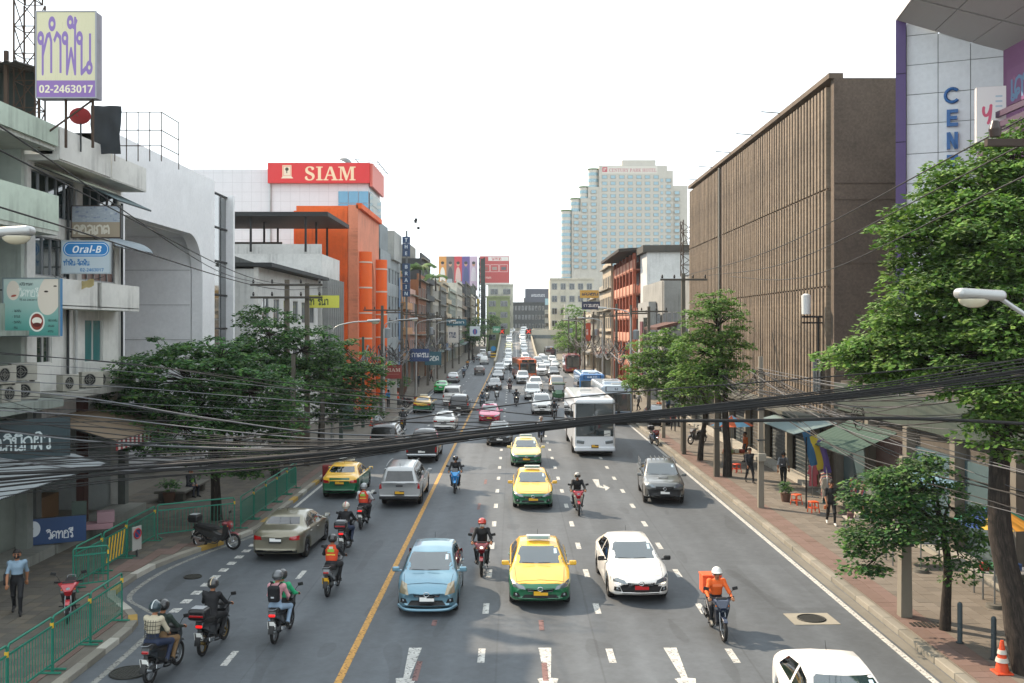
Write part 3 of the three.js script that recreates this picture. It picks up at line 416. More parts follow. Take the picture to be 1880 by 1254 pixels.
{
  const b = front(-1, 'office_tower', 'tall white tiled tower with a red rooftop sign lettered SIAM', -15, 104, 113), P0 = (n, g, m) => part(n, g, m, b.t), tile = M(0xd0d3d6, .5, 0, { map: tex(128, 128, (i, j) => (i % 32 < 1 || j % 32 < 1) ? .86 : .97 + .03 * pn(i, j, 128, 128, 8), true, [.25, .25]) });
  P0('wall', boxG(8.9, 24.8, 10.2).translate(4.5, 12.4, -5.2), tile); P0('wing', boxG(8.9, 24.4, 9).translate(4.7, 12.2, -14.9), tile); P0('drain_pipe', boxG(.14, 24, .14).translate(-.08, 12, -10.3), wall(0xa9abad));
  for (let i = 0; i < 4; i++) for (let k = 0; k < 3; k++) P0('glass_panel', boxG(.06, 1.22, 1.0).translate(-.04, 17.6 + i * 1.28, -.62 - k * 1.06), M(i > 1 ? 0x4a8fb0 : 0x3a82a6, .12, 0, { clearcoat: 1 })); for (let i = 0; i < 6; i++) for (let k = 0; k < 7; k++) P0('glass_panel', boxG(1.2, 1.22, .05).translate(.7 + k * 1.27, 17.6 - (i - 3) * 1.28, .03), M(0x7c959f, .15, 0, { clearcoat: 1 }));
  P0('sign_board', boxG(.5, 2.1, 10.6).translate(-.3, 23.9, -5.2), M(0xc22a26, .5)); P0('sign_board', boxG(9.2, 2.4, .3).translate(4.4, 23.75, .2), M(0xc86a5c, .55));
  const f = P0('sign_face', sheet(10.4, 2.0).rotateY(-Math.PI / 2).translate(-.556, 23.9, -5.2), printM(canvasTex(1040, 200, (x, w, h) => { x.fillStyle = '#c4282a'; x.fillRect(0, 0, w, h); wear(x, w, h, 50, 'rgba(230,120,90,.12)'); x.strokeStyle = '#d8c8a8'; x.lineWidth = 10; x.strokeRect(148, 26, 84, 110); x.fillStyle = '#d8cdb4'; x.fillRect(156, 34, 68, 94); x.beginPath(); x.moveTo(128, 158); x.lineTo(152, 132); x.lineTo(232, 132); x.lineTo(258, 158); x.fill(); x.fillStyle = '#3a3a2a'; x.beginPath(); x.arc(190, 62, 18, 0, 7); x.fill(); x.fillRect(184, 78, 10, 26); txt(x, 'SIAM', 640, 108, 200, '#dccba6', 'bold', 'serif', 'center', 620); })) ); void f;
  const r = new MB(); for (let i = 0; i < 9; i++) r.bar([-.6 + i * 1.1, 25.1, .9], [-.6 + i * 1.1, 25.3, -1.4], .05); r.bar([-.6, 25.1, .9], [8.2, 25.1, .9], .06).bar([-.6, 25.3, -1.4], [8.2, 25.3, -1.4], .06); P0('roof_frame', r.geo(), blackSteel); P0('roof_dish', new THREE.SphereGeometry(.9, 16, 6, 0, 6.283, 0, 1).rotateX(.4).translate(2, 25, -3), wall(0x8a8d90)); P0('aerial', new MB().bar([2, 25, -8], [2, 27, -8], .04).geo(), blackSteel);
}
{
  const b = front(-1, 'orange_building', 'bright orange building front with an arched entrance and striped panel', -14.5, 93, 107.5), L = b.L, o = wall(0xee651c, .75), pk = wall(0xe08a6a, .75), P0 = (n, g, m) => part(n, g, m, b.t);
  P0('side_wall', boxG(.4, 19.2, 4.8).translate(.2, 9.6, -3.35), o); P0('wall_mass', boxG(L - .6, 18.8, 5).translate(L / 2 + .2, 9.4, -3.6), o);
  const s = new THREE.Shape(); s.moveTo(0, 0); s.lineTo(L, 0); s.lineTo(L, 19.3); s.lineTo(0, 19.3); s.closePath(); const q = new THREE.Path(); q.moveTo(3.2, .02); q.lineTo(3.2, 11.4); q.absarc(L / 2, 11.4, L / 2 - 3.2, Math.PI, 0, true); q.lineTo(L - 3.2, .02); q.closePath(); s.holes.push(q);
  P0('facade', new THREE.ExtrudeGeometry(s, { depth: .9, bevelEnabled: false, curveSegments: 20 }).translate(0, 0, -.9), pk); for (const x of [1.6, L - 1.6]) { P0('column', new THREE.CylinderGeometry(.8, .8, 15, 20).translate(x, 7.5, .3), o); for (let i = 0; i < 6; i++) P0('column_band', new THREE.CylinderGeometry(.83, .83, .14, 20).translate(x, 2 + i * 2.4, .3), wall(0xd9c9bb)); }
  P0('arch_panel', boxG(L - 6.5, 15.5, .2).translate(L / 2, 7.8, -1.0), wall(0xe6e3dd)); for (let i = 0; i < 3; i++) P0('stripe', boxG(L - 6.6, .9, .1).translate(L / 2, 8.2 + i * 1.5, -.84), wall(0xd0876f)); P0('gold_letters', boxG(5.6, 1.4, .08).translate(L / 2, 13.3, -.83), printM(canvasTex(256, 64, (x, w, h) => { x.fillStyle = '#d5d2cc'; x.fillRect(0, 0, w, h); thai(x, 'ทอนาคาราน', 14, 18, 32, 1.05, .18, '#b07a26'); }))); P0('cornice', boxG(L, .5, .5).translate(L / 2, 19.2, .1), o);
}
{
  const b = front(-1, 'blue_tiled_building', 'grey blue tiled building with a stepped top beside the vertical letter sign', -14.5, 109, 128), L = b.L, P0 = (n, g, m) => part(n, g, m, b.t); mass(b, L, 16.5, 14, wall(0x8d979c), -.3); P0('tower', boxG(7, 19.4, 10).translate(3.5, 9.7, -5.1), wall(0x8a949a)); P0('crown', boxG(8, 3.4, 8).translate(13, 17.6, -3.6), wall(0xa9adad));
  const hs = []; for (let i = 0; i < 6; i++) for (let k = 0; k < 4; k++) hs.push([.8 + i * 3, 3.4 + k * 3.2, 2, 1.8]); P0('facade', panel(L, 16.5, hs, .28), wall(0x9aa4aa)); hs.forEach(([x, y, a, c], i) => windowAt(b.t, x, y, 0, a, c, { nx: 2, pane: i % 3 ? paneM : paneB })); for (let i = 0; i < 3; i++) P0('blue_panel', boxG(1.2, 3.8, .08).translate(17.6, 4 + i * 4.1, .06), M(0x5c7fa4, .6));
  const m = new MB().bar([6, 19.4, 1], [9, 20.6, 3], .05).bar([9, 19.4, 1], [12, 19.9, 3], .05); P0('floodlight_arm', m.geo(), blackSteel); for (const [x, y] of [[9, 20.6], [8.4, 20.3], [12, 19.9]]) P0('floodlight', rbox(.4, .3, .3, .05).translate(x, y, 3), blackSteel);
}
{ const t = thing('vertical_sign', 'tall vertical sign of dark blue squares lettered THE BRAIN', 'sign', [-13.4, 0, -125]), y0 = CH + 54 * 125 / F; part('pole', boxG(.22, 20, .22).translate(0, 10, -.3), wall(0x7d8184), t); 'THE BRAIN'.split('').forEach((ch, i) => { if (ch === ' ') return; const y = y0 + 7.5 - (i + .35) * .84; const p = part('letter_box', boxG(.96, .8, .3).translate(0, y, .1), M(0x1f3858, .5), t); part('letter', sheet(.9, .74).translate(0, y, .257), printM(canvasTex(64, 54, (x, w, h) => { x.fillStyle = '#243f62'; x.fillRect(0, 0, w, h); txt(x, ch, w / 2, h / 2 + 2, 46, '#cfd6da'); })), p); }); }
// ---------- right side, nearest: shopping centre corner with purple edge ----------
{
  const t = thing('shopping_centre', 'purple and white shopping centre corner with blue upright letters', 'building', [17.3, 0, -43.8]), P0 = (n, g, m) => part(n, g, m, t), a = -0.4, W = 3.85;   // panelled pylon turned a little to the street
  const place = (g) => g.rotateY(a), wh = wall(0xdfe5e8, .45, T.clean), pu = wall(0x4f3a70, .5, T.clean), pu2 = wall(0x7a4a72, .55, T.clean);
  for (let k = 0; k < 3; k++) P0('pylon', place(boxG(W / 3, 21.2 - k * .55, .5).translate((k + .5) * W / 3, 10.6 - k * .275, -.3)), wall(0x8c9498));
  for (let r = 0; r < 16; r++) for (let k = 0; k < 3; k++) { const y0 = r * 1.3 + 1.2, y1 = Math.min(y0 + 1.27, 21.25 - k * .55); if (y1 > y0 + .1) P0('cladding_panel', place(boxG(W / 3 - .03, y1 - y0, .04).translate((k + .5) * W / 3, (y0 + y1) / 2, -.02)), wh); }
  P0('purple_edge', place(boxG(.42, 21.6, 1.6).translate(-.22, 10.8, -.55)), pu); for (let i = 0; i < 6; i++) P0('edge_joint', place(boxG(.43, .03, .02).translate(-.22, 4 + i * 3, .26)), wall(0x35264e));
  'CENTER'.split('').forEach((ch, i) => letter3(P0, 'letter', ch, 0.72, place, 1.85, 17.9 - i * .98));
  // street front running towards the camera, slats and canopy
  const fx = W * Math.cos(a), fz = -W * Math.sin(a);
  P0('street_wall', boxG(.5, 19.8, 28).translate(fx + .24, 9.9, fz + 12.6), pu2); P0('back_mass', boxG(14, 17, 34).translate(fx + 7.9, 8.5, fz + 8), wall(0x6a4468));
  for (let i = 0; i < 9; i++) P0('purple_slat', boxG(.12, .22, 24).translate(fx - 2.2, 12.7 + i * .42, fz + 14.4), wall(0x432c45, .6, T.clean)); for (let i = 0; i < 5; i++) P0('slat_post', boxG(.2, 4, .12).translate(fx - 2.05, 14.4, fz + 2.5 + i * 5), wall(0x432c45, .6, T.clean));
  // canopy: pale fascia, panelled grey soffit rising to the street
  const A = V(-.5, 21.3, .2), B0 = V(fx + .3, 19.5, fz - .1), Cc = V(fx + .3, 19.5, fz + 22), D = V(-3.4, 21.6, 20);
  const quad = (p, th) => { const g = new THREE.BufferGeometry(), v = [], up = V(0, th, 0); for (const k of p) v.push(k.x, k.y, k.z); for (const k of p) v.push(k.x + up.x, k.y + up.y, k.z); g.setAttribute('position', new THREE.Float32BufferAttribute(v, 3)); g.setIndex([0, 1, 2, 0, 2, 3, 4, 6, 5, 4, 7, 6, 0, 4, 1, 1, 4, 5, 1, 5, 2, 2, 5, 6, 2, 6, 3, 3, 6, 7, 3, 7, 0, 0, 7, 4]); const n = g.toNonIndexed(); n.computeVertexNormals(); return n; };
  const mix = (u, v) => A.clone().lerp(B0, u).lerp(D.clone().lerp(Cc, u), v);
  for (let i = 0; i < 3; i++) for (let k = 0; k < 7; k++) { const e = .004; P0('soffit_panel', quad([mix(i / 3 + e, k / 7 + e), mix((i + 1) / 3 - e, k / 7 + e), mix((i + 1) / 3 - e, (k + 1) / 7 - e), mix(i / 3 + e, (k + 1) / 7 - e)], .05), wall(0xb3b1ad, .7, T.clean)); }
  P0('canopy_roof', quad([A, B0, Cc, D].map((v) => v.clone().add(V(0, .07, 0))), .7), wall(0xd8d6d2, .6, T.clean)); for (let k = 0; k < 7; k++) { const p0 = A.clone().lerp(D, k / 7 + .003), p1 = A.clone().lerp(D, (k + 1) / 7 - .003); P0('fascia_panel', quad([p0, p1, p1.clone().add(V(-.06, 0, 0)), p0.clone().add(V(-.06, 0, 0))], .8), wall(0xdedcd8, .6, T.clean)); }
  P0('wall_letters', boxG(.1, 1.5, 7).translate(fx - .06, 17.9, fz + 4), wall(0x6a4468)); P0('wall_lettering', sheet(7, 1.5).rotateY(-Math.PI / 2).translate(fx - .12, 17.9, fz + 4), printM(canvasTex(448, 96, (x, w, h) => { x.fillStyle = '#74466c'; x.fillRect(0, 0, w, h); thai(x, 'เดนเตอร', 20, 30, 56, 1.2, .16, '#5d7f9c'); }), .5));
}
function letter3(P0, name, ch, size, place, x, y) {                    // solid letters cut from strokes
  const b = new MB(), w = size * .62, st = size * .2, box = (cx, cy, sx, sy, rz = 0) => b.box(cx, cy, .08, sx, sy, .16, 0, 0, rz), h = size;
  if (ch === 'C') { const g = new THREE.TorusGeometry(h * .4, st * .5, 4, 22, 4.9).rotateZ(.7); g.scale(.95, 1, .8); b.add(g.translate(0, 0, .08)); }
  if (ch === 'E' || ch === 'R') { box(-w / 2 + st / 2, 0, st, h); box(st / 2, h / 2 - st / 2, w - st, st); box(st / 2 - .02, 0, w - st - .04, st); if (ch === 'E') box(st / 2, -h / 2 + st / 2, w - st, st); else { box(w / 2 - st / 2, h * .25, st, h * .3); box(w * .12, -h * .27, st, h * .5, .45); } }
  if (ch === 'N') { box(-w / 2 + st / 2, 0, st, h); box(w / 2 - st / 2, 0, st, h); box(0, 0, st, h * 1.06, .42); }
  if (ch === 'T') { box(0, 0, st, h); box(0, h / 2 - st / 2, w, st); }
  P0(name, place(b.geo().translate(x, y, 0)), M(0x1f5f9c, .4));
}
sign('box_sign', 'white rounded box sign with a pink stroke logo beside the purple slats', V(18.45, 16.1, -38.4), -.25, 1.05, 2.15, .4, printM(canvasTex(128, 244, (x, w, h) => { x.fillStyle = '#dcdad8'; x.fillRect(0, 0, w, h); x.strokeStyle = '#c8506e'; x.lineWidth = 13; x.lineCap = 'round'; x.beginPath(); x.moveTo(30, 92); x.bezierCurveTo(22, 140, 56, 140, 62, 84); x.stroke(); x.beginPath(); x.moveTo(62, 84); x.bezierCurveTo(60, 130, 56, 150, 50, 160); x.stroke(); x.fillStyle = '#a9bcc8'; for (let i = 0; i < 3; i++) x.fillRect(82, 40 + i * 22, 30, 8); }), .4), { box: M(0xb5b3b2, .5) });
// ---------- right side: ribbed brown concrete hall ----------
{
  const b = front(1, 'concrete_hall', 'large windowless brown concrete hall with vertical ribs on its street front', 15.6, 48.4, 87.4), L = b.L, H = 20, br = wall(0x6a5d51), dk = wall(0x5f5247), P0 = (n, g, m) => part(n, g, m, b.t);
  const st = M(0xffffff, .92, 0, { map: tex(512, 512, (i, j) => { const s = Math.max(0, pn(i, j, 512, 512, 26, 7, 2)) * 1.4 * clamp(.35 + 3 * pn(i, j, 512, 512, 3, 5)), f = pn(i, j, 512, 512, 120, 3, 120, 2), p = pn(i, j, 512, 512, 6, 9), k = .78 + .22 * f + .22 * p - .75 * s; return [.45 * k, .395 * k, .34 * k]; }, true, [1 / 9, 1 / 9]), bumpMap: T.rough, bumpScale: .01 });
  P0('side_wall', boxG(.5, H, 26).translate(L - .25, H / 2, -13), st); P0('wall', boxG(L - .6, H - .3, 25.2).translate(L / 2 - .2, H / 2 - .15, -12.95), st);
  const rg = boxG(.27, 1, .32), rows = [[0, 4.33], [4.42, 9.83], [9.92, 14.63], [14.72, 19.7]], n = 70, rgs = [0, 1, 2, 3, 4, 5, 6, 7, 8].map((k) => { const g = rg.clone(), uv = g.attributes.uv; for (let i = 0; i < uv.count; i++) uv.setXY(i, uv.getX(i) * .5 + k * 1.03, uv.getY(i) * 5 + k * 2.3); return g; }), st2 = M(0xffffff, .92, 0, { map: tex(512, 512, (i, j) => { const s = Math.max(0, pn(i, j, 512, 512, 30, 17, 2)) * 1.7 * clamp(.3 + 3 * pn(i, j, 512, 512, 4, 15)), f = pn(i, j, 512, 512, 120, 13, 120, 2), p = pn(i, j, 512, 512, 7, 19), k = .86 + .25 * f + .22 * p - .8 * s; return [.52 * k, .465 * k, .4 * k]; }, true, [1 / 9, 1 / 9]) });
  for (const [y0, y1] of rows) for (let i = 0; i < n; i++) { const x = L - .5 - (i + .5) * (L - .7) / n; if (Math.abs(x - 13.2) < .42) continue; const r = part('rib', rgs[(i * 4 + i * i + (y0 | 0)) % 9], st2, b.t); r.position.set(x, (y0 + y1) / 2, .02 + rr(0, .02)); r.scale.y = y1 - y0; }
  P0('coping', boxG(L, .25, .7).translate(L / 2, H + .12, -.1), br); for (const y of [4.37, 9.87, 14.67]) P0('shadow_joint', boxG(L - .6, .1, .05).translate(L / 2 - .2, y, .02), dk); P0('expansion_joint', boxG(.5, H - .4, .06).translate(13.2, H / 2, .02), wall(0x3a2e26)); P0('drain_pipe', new THREE.CylinderGeometry(.08, .08, H - .4, 8).translate(12.75, H / 2, .16), wall(0x9a968e)); for (const z of [-4.2, -8.6]) P0('panel_joint', boxG(.04, H, .04).translate(L + .01, H / 2, z), dk); for (const y of [6.4, 11, 14.1, 14.9]) P0('panel_joint', boxG(.04, .04, 22).translate(L + .012, y, -11), dk); P0('patch', boxG(.05, 2.7, 3.6).translate(L + .02, 7, -4.5), wall(0x77716a)); for (let i = 0; i < 5; i++) P0('floodlight_arm', new MB().bar([4 + i * 6.5, H + .2, 0], [4 + i * 6.5, H + .3, 1.3], .05).geo(), signM);
  P0('lamp_bracket', new MB().bar([L - 1.2, 8.4, .2], [L - 1.2, 8.4, 1.2], .1).bar([L - 1.2, 8.1, .2], [L - 1.2, 8.1, 1.2], .08).bar([L - 1.2, 5.2, .4], [L - 1.2, 8.4, .4], .07).geo(), blackSteel); P0('wall_lamp', new MB().cyl(L - 1.2, 9.0, 1, .22, .24, .95, 14).cyl(L - 1.2, 9.5, 1, .24, .1, .1, 14).geo(), M(0xc9cbc9, .5)); windowAt(b.t, L - 1.9, 4.6, .5, 1, 1.7, { nx: 2 });
}
{ // shops in front of the hall: flat canopies, shutters
  const t = thing('shop_row', 'row of low shops with roller shutters and step at the foot of the hall', 'shop', [14.75, 0.13, -87], -Math.PI / 2), L = 39; part('roof', boxG(L, .18, 1.6).translate(L / 2, 3.4, .3), wall(0x5e605a), t); for (let i = 0; i < 9; i++) { part('pillar', boxG(.35, 3.3, .3).translate(.3 + i * 4.75, 1.65, -.05), wall(0x8b8880), t); if (i < 8) { const sh = part('shutter', boxG(4.2, 2.9, .06).translate(2.7 + i * 4.75, 1.5, -.35), wall([0x5c6468, 0x3c4a4e, 0x6f6a62][i % 3], .6, T.metal), t); for (let k = 0; k < 14; k++) part('slat', boxG(4.2, .05, .04).translate(2.7 + i * 4.75, .2 + k * .2, -.31), wall(0x73797a, .6, T.metal), sh); } } part('step', boxG(L, .22, .8).translate(L / 2, .11, .25), wall(0xb3b0a8), t);
}
{ const b = front(1, 'shop_block', 'low shop block with metal fascia below the shopping centre', 15.0, 12, 46.5), L = b.L; mass(b, L, 5.4, 4, wall(0x55504a), -.3); part('fascia', boxG(L, 1.2, .2).translate(L / 2, 4.7, -.1), wall(0x3d4a44), b.t); for (let i = 0; i < 9; i++) { part('pillar', boxG(.4, 4.1, .4).translate(.4 + i * 4.1, 2.05, -.1), wall(0x77726a), b.t); if (i < 8) part('shop_window', boxG(3.5, 3.2, .08).translate(2.4 + i * 4.1, 1.8, -.26), M([0x4a5c60, 0x6a5450, 0x4c626a][i % 3], .2), b.t); } part('step', boxG(L, .25, .9).translate(L / 2, .2, .3), wall(0xa29f96), b.t); }
// ---------- right side beyond the hall ----------
{
  const b = front(1, 'grey_building', 'grey concrete building with marble shopfront beside the brown hall', 15.2, 88, 118), L = b.L, P0 = (n, g, m) => part(n, g, m, b.t); mass(b, L * .55, 12.7, 12, wall(0x9a9c9b), -.2); P0('block', boxG(L * .3, 12.7, 6).translate(L * .84, 6.35, -4.4), wall(0x8a8e90)); P0('marble_front', boxG(9, 10.6, .8).translate(7, 5.3, .3), wall(0xa2a5a6)); P0('maroon_panel', boxG(2.2, 7, .1).translate(6, 5, .76), M(0x5c2f36, .6)); P0('glass_front', boxG(3, 8.6, .1).translate(9.6, 4.6, .76), M(0x15191b, .15)); for (let i = 0; i < 4; i++) windowAt(b.t, 13 + i * 3.6, 7.5, .1, 2.2, 1.8, { nx: 3 }); P0('tile_roof', boxG(9, .25, 2.2).rotateX(.25).translate(22, 8, .9), wall(0x5a3a32)); P0('water_stains', boxG(.3, 9, .06).translate(17.2, 8, .04), wall(0x5c5e5c));
  const m = thing('lattice_mast', 'rusty lattice mast on the grey roof beside the brown hall', 'mast', [15.9, 12.7, -93]), lb = new MB(); lattice(lb, 0, 0, 1.5, 0, 5.2, 5, .05); for (const [x, z] of [[1.5, 0], [0, -1.5]]) lb.bar([x, 5, z], [x + 1.6, .2, z], .05); lb.build('lattice', rustM, m);
  const c = front(1, 'white_corner_building', 'white plastered building with dark stained roof edge beside the orange balconies', 15.6, 116, 122), Lc = c.L; mass(c, Lc, 16.6, 14, wall(0xcfd2d4), 0); part('roof_edge', boxG(Lc + .6, .8, 15).translate(Lc / 2, 17, -7), wall(0x4c4a45), c.t); windowAt(c.t, Lc + .05, 8, -2.6, 1.6, 4, { ry: Math.PI / 2, ny: 3 });
}
{
  const b = front(1, 'balcony_building', 'terracotta building with pale pink balconies and an overhanging dark roof', 15, 122.4, 146), L = b.L, P0 = (n, g, m) => part(n, g, m, b.t); mass(b, L, 17.2, 14, wall(0x8c4a38), -1.2); P0('roof', boxG(L + 1, .35, 17).rotateX(.06).translate(L / 2, 17.8, -6.4), wall(0x37312d)); for (let f = 0; f < 5; f++) { P0('balcony', boxG(L, 1.15, .2).translate(L / 2, 3.6 + f * 3, .1), wall(0xcf9a86)); P0('balcony_floor', boxG(L, .2, 1.5).translate(L / 2, 2.95 + f * 3, -.6), wall(0xa86a56)); for (let i = 0; i < 6; i++) windowAt(b.t, 1 + i * 3.8, 4.3 + f * 3, -1.05, 2, 1.5, { nx: 2 }); } for (let i = 0; i < 7; i++) P0('pier', boxG(.5, 17, .4).translate(.3 + i * 3.83, 8.5, .06), wall(0xa4553e));
}
// ---------- the row of shophouses further down, both sides ----------
const RC = { l: ['#c79a72', '#c9a59a', '#8a5a3c', '#3a3f42', '#b9b5aa', '#6e6f6c', '#b5a58c', '#9aa39a', '#cdc9bf', '#7b6a5c', '#35393c', '#b4b0a4', '#4a5450'], r: ['#b5aa98', '#a8a49a', '#c2beb4', '#8f8578', '#bdb7a8', '#a39b8c', '#c9c4b8', '#8b8f8e'] };
function rowHouse(side, X, d0, d1, H, color, k, label) {
  const b = front(side, 'row_house', label, X, d0, d1, 'building', side < 0 ? 'shophouses down the left side' : 'shophouses down the right side'), L = b.L, m = wall(color), fl = Math.max(2, Math.round((H - 4) / 3.1)), n = Math.max(1, Math.round(L / 2.6)), hs = [];
  for (let f = 0; f < fl; f++) for (let i = 0; i < n; i++) hs.push([(i + .18) * L / n, 4.5 + f * (H - 4.6) / fl, L / n * .64, Math.min(1.7, (H - 4.6) / fl * .6)]);
  part('facade', panel(L, H, [...hs, [.3, .02, L - .6, 3.3]], .25), m, b.t); part('wall', boxG(L - .01, H - 3.8, 11).translate(L / 2, 3.6 + (H - 3.8) / 2, -5.77), m, b.t); shopRoom(b, L, -.27, 3.55, 4.5, k);
  hs.forEach(([x, y, w, h], i) => { windowAt(b.t, x, y, 0, w, h, { nx: 2, f: .07 }); if (k % 3 === 0 && i % n === 0) part('balcony', boxG(L * .92, .9, .8).translate(L / 2, y - .45, .42), m, b.t); });
  for (let f = 0; f <= fl; f++) part('ledge', boxG(L, .16, .5).translate(L / 2, 4 + f * (H - 4.2) / fl, .25), wall(0x88857c), b.t);
  part('awning', boxG(L * .9, .08, 1.5).rotateX(.25).translate(L / 2, 3.5, .8), wall([0x3f5a50, 0x55606a, 0x6a4a3a, 0x8a8a84][k % 4], .7, T.metal), b.t); part('fascia_sign', boxG(L * .8, .8, .15).translate(L / 2, 4.2, .45), M([0x2a4a6a, 0x7a2a2a, 0xb5b2a8, 0x35604a, 0xa88a3a][k % 5], .6), b.t); part('parapet', boxG(L, .7, .25).translate(L / 2, H + .34, -.12), m, b.t); if (k % 2) part('roof_room', boxG(L * .5, 2.2, 4).translate(L * .4, H + 1.1, -4), wall(0x8f8c86), b.t); part('water_tank', new THREE.CylinderGeometry(.7, .7, 1.5, 12).translate(L * .7, H + .8, -3), M(0x7f8a90, .4, .4), b.t);
  return b;
}
const looks = { l: ['orange tan row house with roof palms', 'pale pink row house', 'brown row house with wooden screens', 'dark charcoal row house', 'cream row house with small balconies', 'grey row house', 'sand coloured row house', 'pale green row house', 'off white row house', 'dull brown row house', 'black clad row house', 'ivory row house', 'dark green grey row house'], r: ['stained beige row house', 'weathered grey row house', 'pale row house', 'brownish row house', 'cream row house', 'dull tan row house', 'light row house', 'blue grey row house'] };
[[128.4, 137, 14.5], [137.2, 145, 12.5], [145.2, 158, 15], [158.2, 176, 19], [176.2, 190, 16], [190.2, 206, 15], [206.2, 224, 17], [224.2, 246, 16], [246.2, 270, 19], [270.2, 300, 17], [300.2, 330, 21], [330.2, 362, 18], [362.2, 394, 23]].forEach(([a, c, H], i) => rowHouse(-1, -14.6 + (i % 3) * .4, a, c, H, RC.l[i], i, looks.l[i] + ' on the left side down the street'));
[[146.4, 160, 17], [160.2, 172, 14], [172.2, 186, 13], [186.2, 200, 10], [232, 250, 9], [250.2, 272, 11], [272.2, 300, 10]].forEach(([a, c, H], i) => rowHouse(1, 14.4 + (i % 2) * .5 + (i > 3 ? 4 : 0), a, c, H, RC.r[i], i + 1, looks.r[i] + ' on the right side down the street'));
// billboards above the left row
{
  const t = thing('poster_billboard', 'wide billboard of five upright coloured panels with figures', 'billboard', at(841, 502, 400)); const W = 15.6, H = 13.8; part('board', boxG(W, H, .5).translate(0, 0, -.3), signM, t);
  [['#c98a3c', '#d9d4cc'], ['#6a5f5c', '#3a3a40'], ['#b8303a', '#c8a8a0'], ['#5a4a86', '#3c4a78'], ['#c0a8bc', '#cfc6cc']].forEach(([bg, cl], i) => part('poster_panel', sheet(W / 5 - .04, H - .1).translate((i - 2) * W / 5, 0, -.02), printM(canvasTex(96, 400, (x, w, h) => { x.fillStyle = bg; x.fillRect(0, 0, w, h); x.fillStyle = cl; x.beginPath(); x.moveTo(14, 290); x.quadraticCurveTo(16, 130, 48, 126); x.quadraticCurveTo(82, 130, 84, 290); x.fill(); x.fillStyle = '#b98a70'; x.beginPath(); x.ellipse(48, 92, 19, 26, 0, 0, 7); x.fill(); x.fillStyle = '#201a1a'; x.beginPath(); x.ellipse(48, 76, 21, 17, 0, 0, 7); x.fill(); x.fillStyle = bg; x.globalAlpha = .7; x.fillRect(0, 290, w, 110); })), t));
  for (const x of [-6, 0, 6]) part('post', boxG(.7, 22, .7).translate(x, -17.5, -.6), signM, t);
  const r = thing('red_billboard', 'red billboard with three white framed pictures and Thai heading', 'billboard', at(908, 497, 410)); part('board', boxG(12.2, 12, .5).translate(0, 0, -.3), signM, r); part('poster', sheet(12, 11.8), printM(canvasTex(320, 316, (x, w, h) => { x.fillStyle = '#b04040'; x.fillRect(0, 0, w, h); x.fillStyle = '#d6d2cc'; x.fillRect(90, 6, 224, 44); thai(x, 'บญทวอ'.replace('บ', 'น').replace('ญ', 'ก'), 130, 14, 28, 1.1, .15, '#b04040'); for (let i = 0; i < 3; i++) { x.strokeStyle = '#dcd2cc'; x.lineWidth = 4; x.strokeRect(16 + i * 100, 92, 88, 78); x.fillStyle = ['#8a5a50', '#9a8a80', '#5a5a60'][i]; x.fillRect(34 + i * 100, 116, 52, 34); } thai(x, 'วนลารนดร', 16, 226, 18, 1.2, .15, '#e0d2c8'); x.fillStyle = '#d9d4cc'; x.fillRect(0, 292, w, 24); })), r); for (const x of [-4, 4]) part('post', boxG(.7, 24, .7).translate(x, -18, -.6), signM, r);
  const p = thing('billboard_tower', 'dark steel billboard tower between the poster board and the red board', 'tower', [(884 - CX) * 396 / F, 0, -396]), lb = new MB(); lattice(lb, -1, 0, 2.2, 0, 35.5, 14, .22); lb.build('lattice', M(0x1f2a2a, .8), p); part('side_panel', boxG(1.6, 30, 3).translate(.5, 20, -1.6), M(0x2c3a38, .8), p); part('yellow_strip', boxG(1, 10, .1).translate(-1.4, 14, .6), M(0xb59a3a, .7), p);
}
// far centre
function block(name, label, px0, px1, py, d, color, o = {}) {
  const x0 = (px0 - CX) * d / F, x1 = (px1 - CX) * d / F, H = CH + (HY - py) * d / F, W = x1 - x0, t = thing(name, label, 'building', [x0, 0, -d]), D = o.D ?? 14; part('wall', boxG(W, H, D).translate(W / 2, H / 2, -D / 2), wall(color), t); const fl = o.fl ?? Math.round(H / 3.4), n = o.n ?? Math.round(W / 4); for (let f = 1; f < fl; f++) for (let i = 0; i < n; i++) windowAt(t, (i + .2) * W / n, f * H / fl + .5, .22, W / n * .6, H / fl * .5, { nx: 2, f: .1, pane: o.pane }); part('parapet', boxG(W + .3, .5, .4).translate(W / 2, H, .1), wall(color), t); return { t, W, H };
}
block('far_building', 'lime green office block beyond the red billboard', 893, 936, 545, 300, 0x8b9870); block('far_building', 'pale concrete slab with blue edge under the red billboard', 896, 942, 523, 320, 0xb9bbb4, { n: 2 }); block('far_building', 'dark grey slatted car park beyond the green block', 938, 1000, 556, 380, 0x54595c, { n: 10 }); block('far_building', 'grey far building with dark billboard roof', 962, 1012, 548, 430, 0x6d7274); block('far_building', 'low pale far building at the end of the flyover', 996, 1040, 570, 400, 0xc4c0b4);
sign('far_billboard', 'dark blue grey billboard with white writing at the end of the street', at(988, 545, 420), 0, 11, 6.8, .5, printM(canvasTex(256, 158, (x, w, h) => { x.fillStyle = '#474d5a'; x.fillRect(0, 0, w, h); thai(x, 'เดอมอนอร', 60, 54, 22, 1.2, .15, '#c9ccd0'); x.fillStyle = '#8fb0b8'; x.fillRect(196, 96, 60, 62); })));
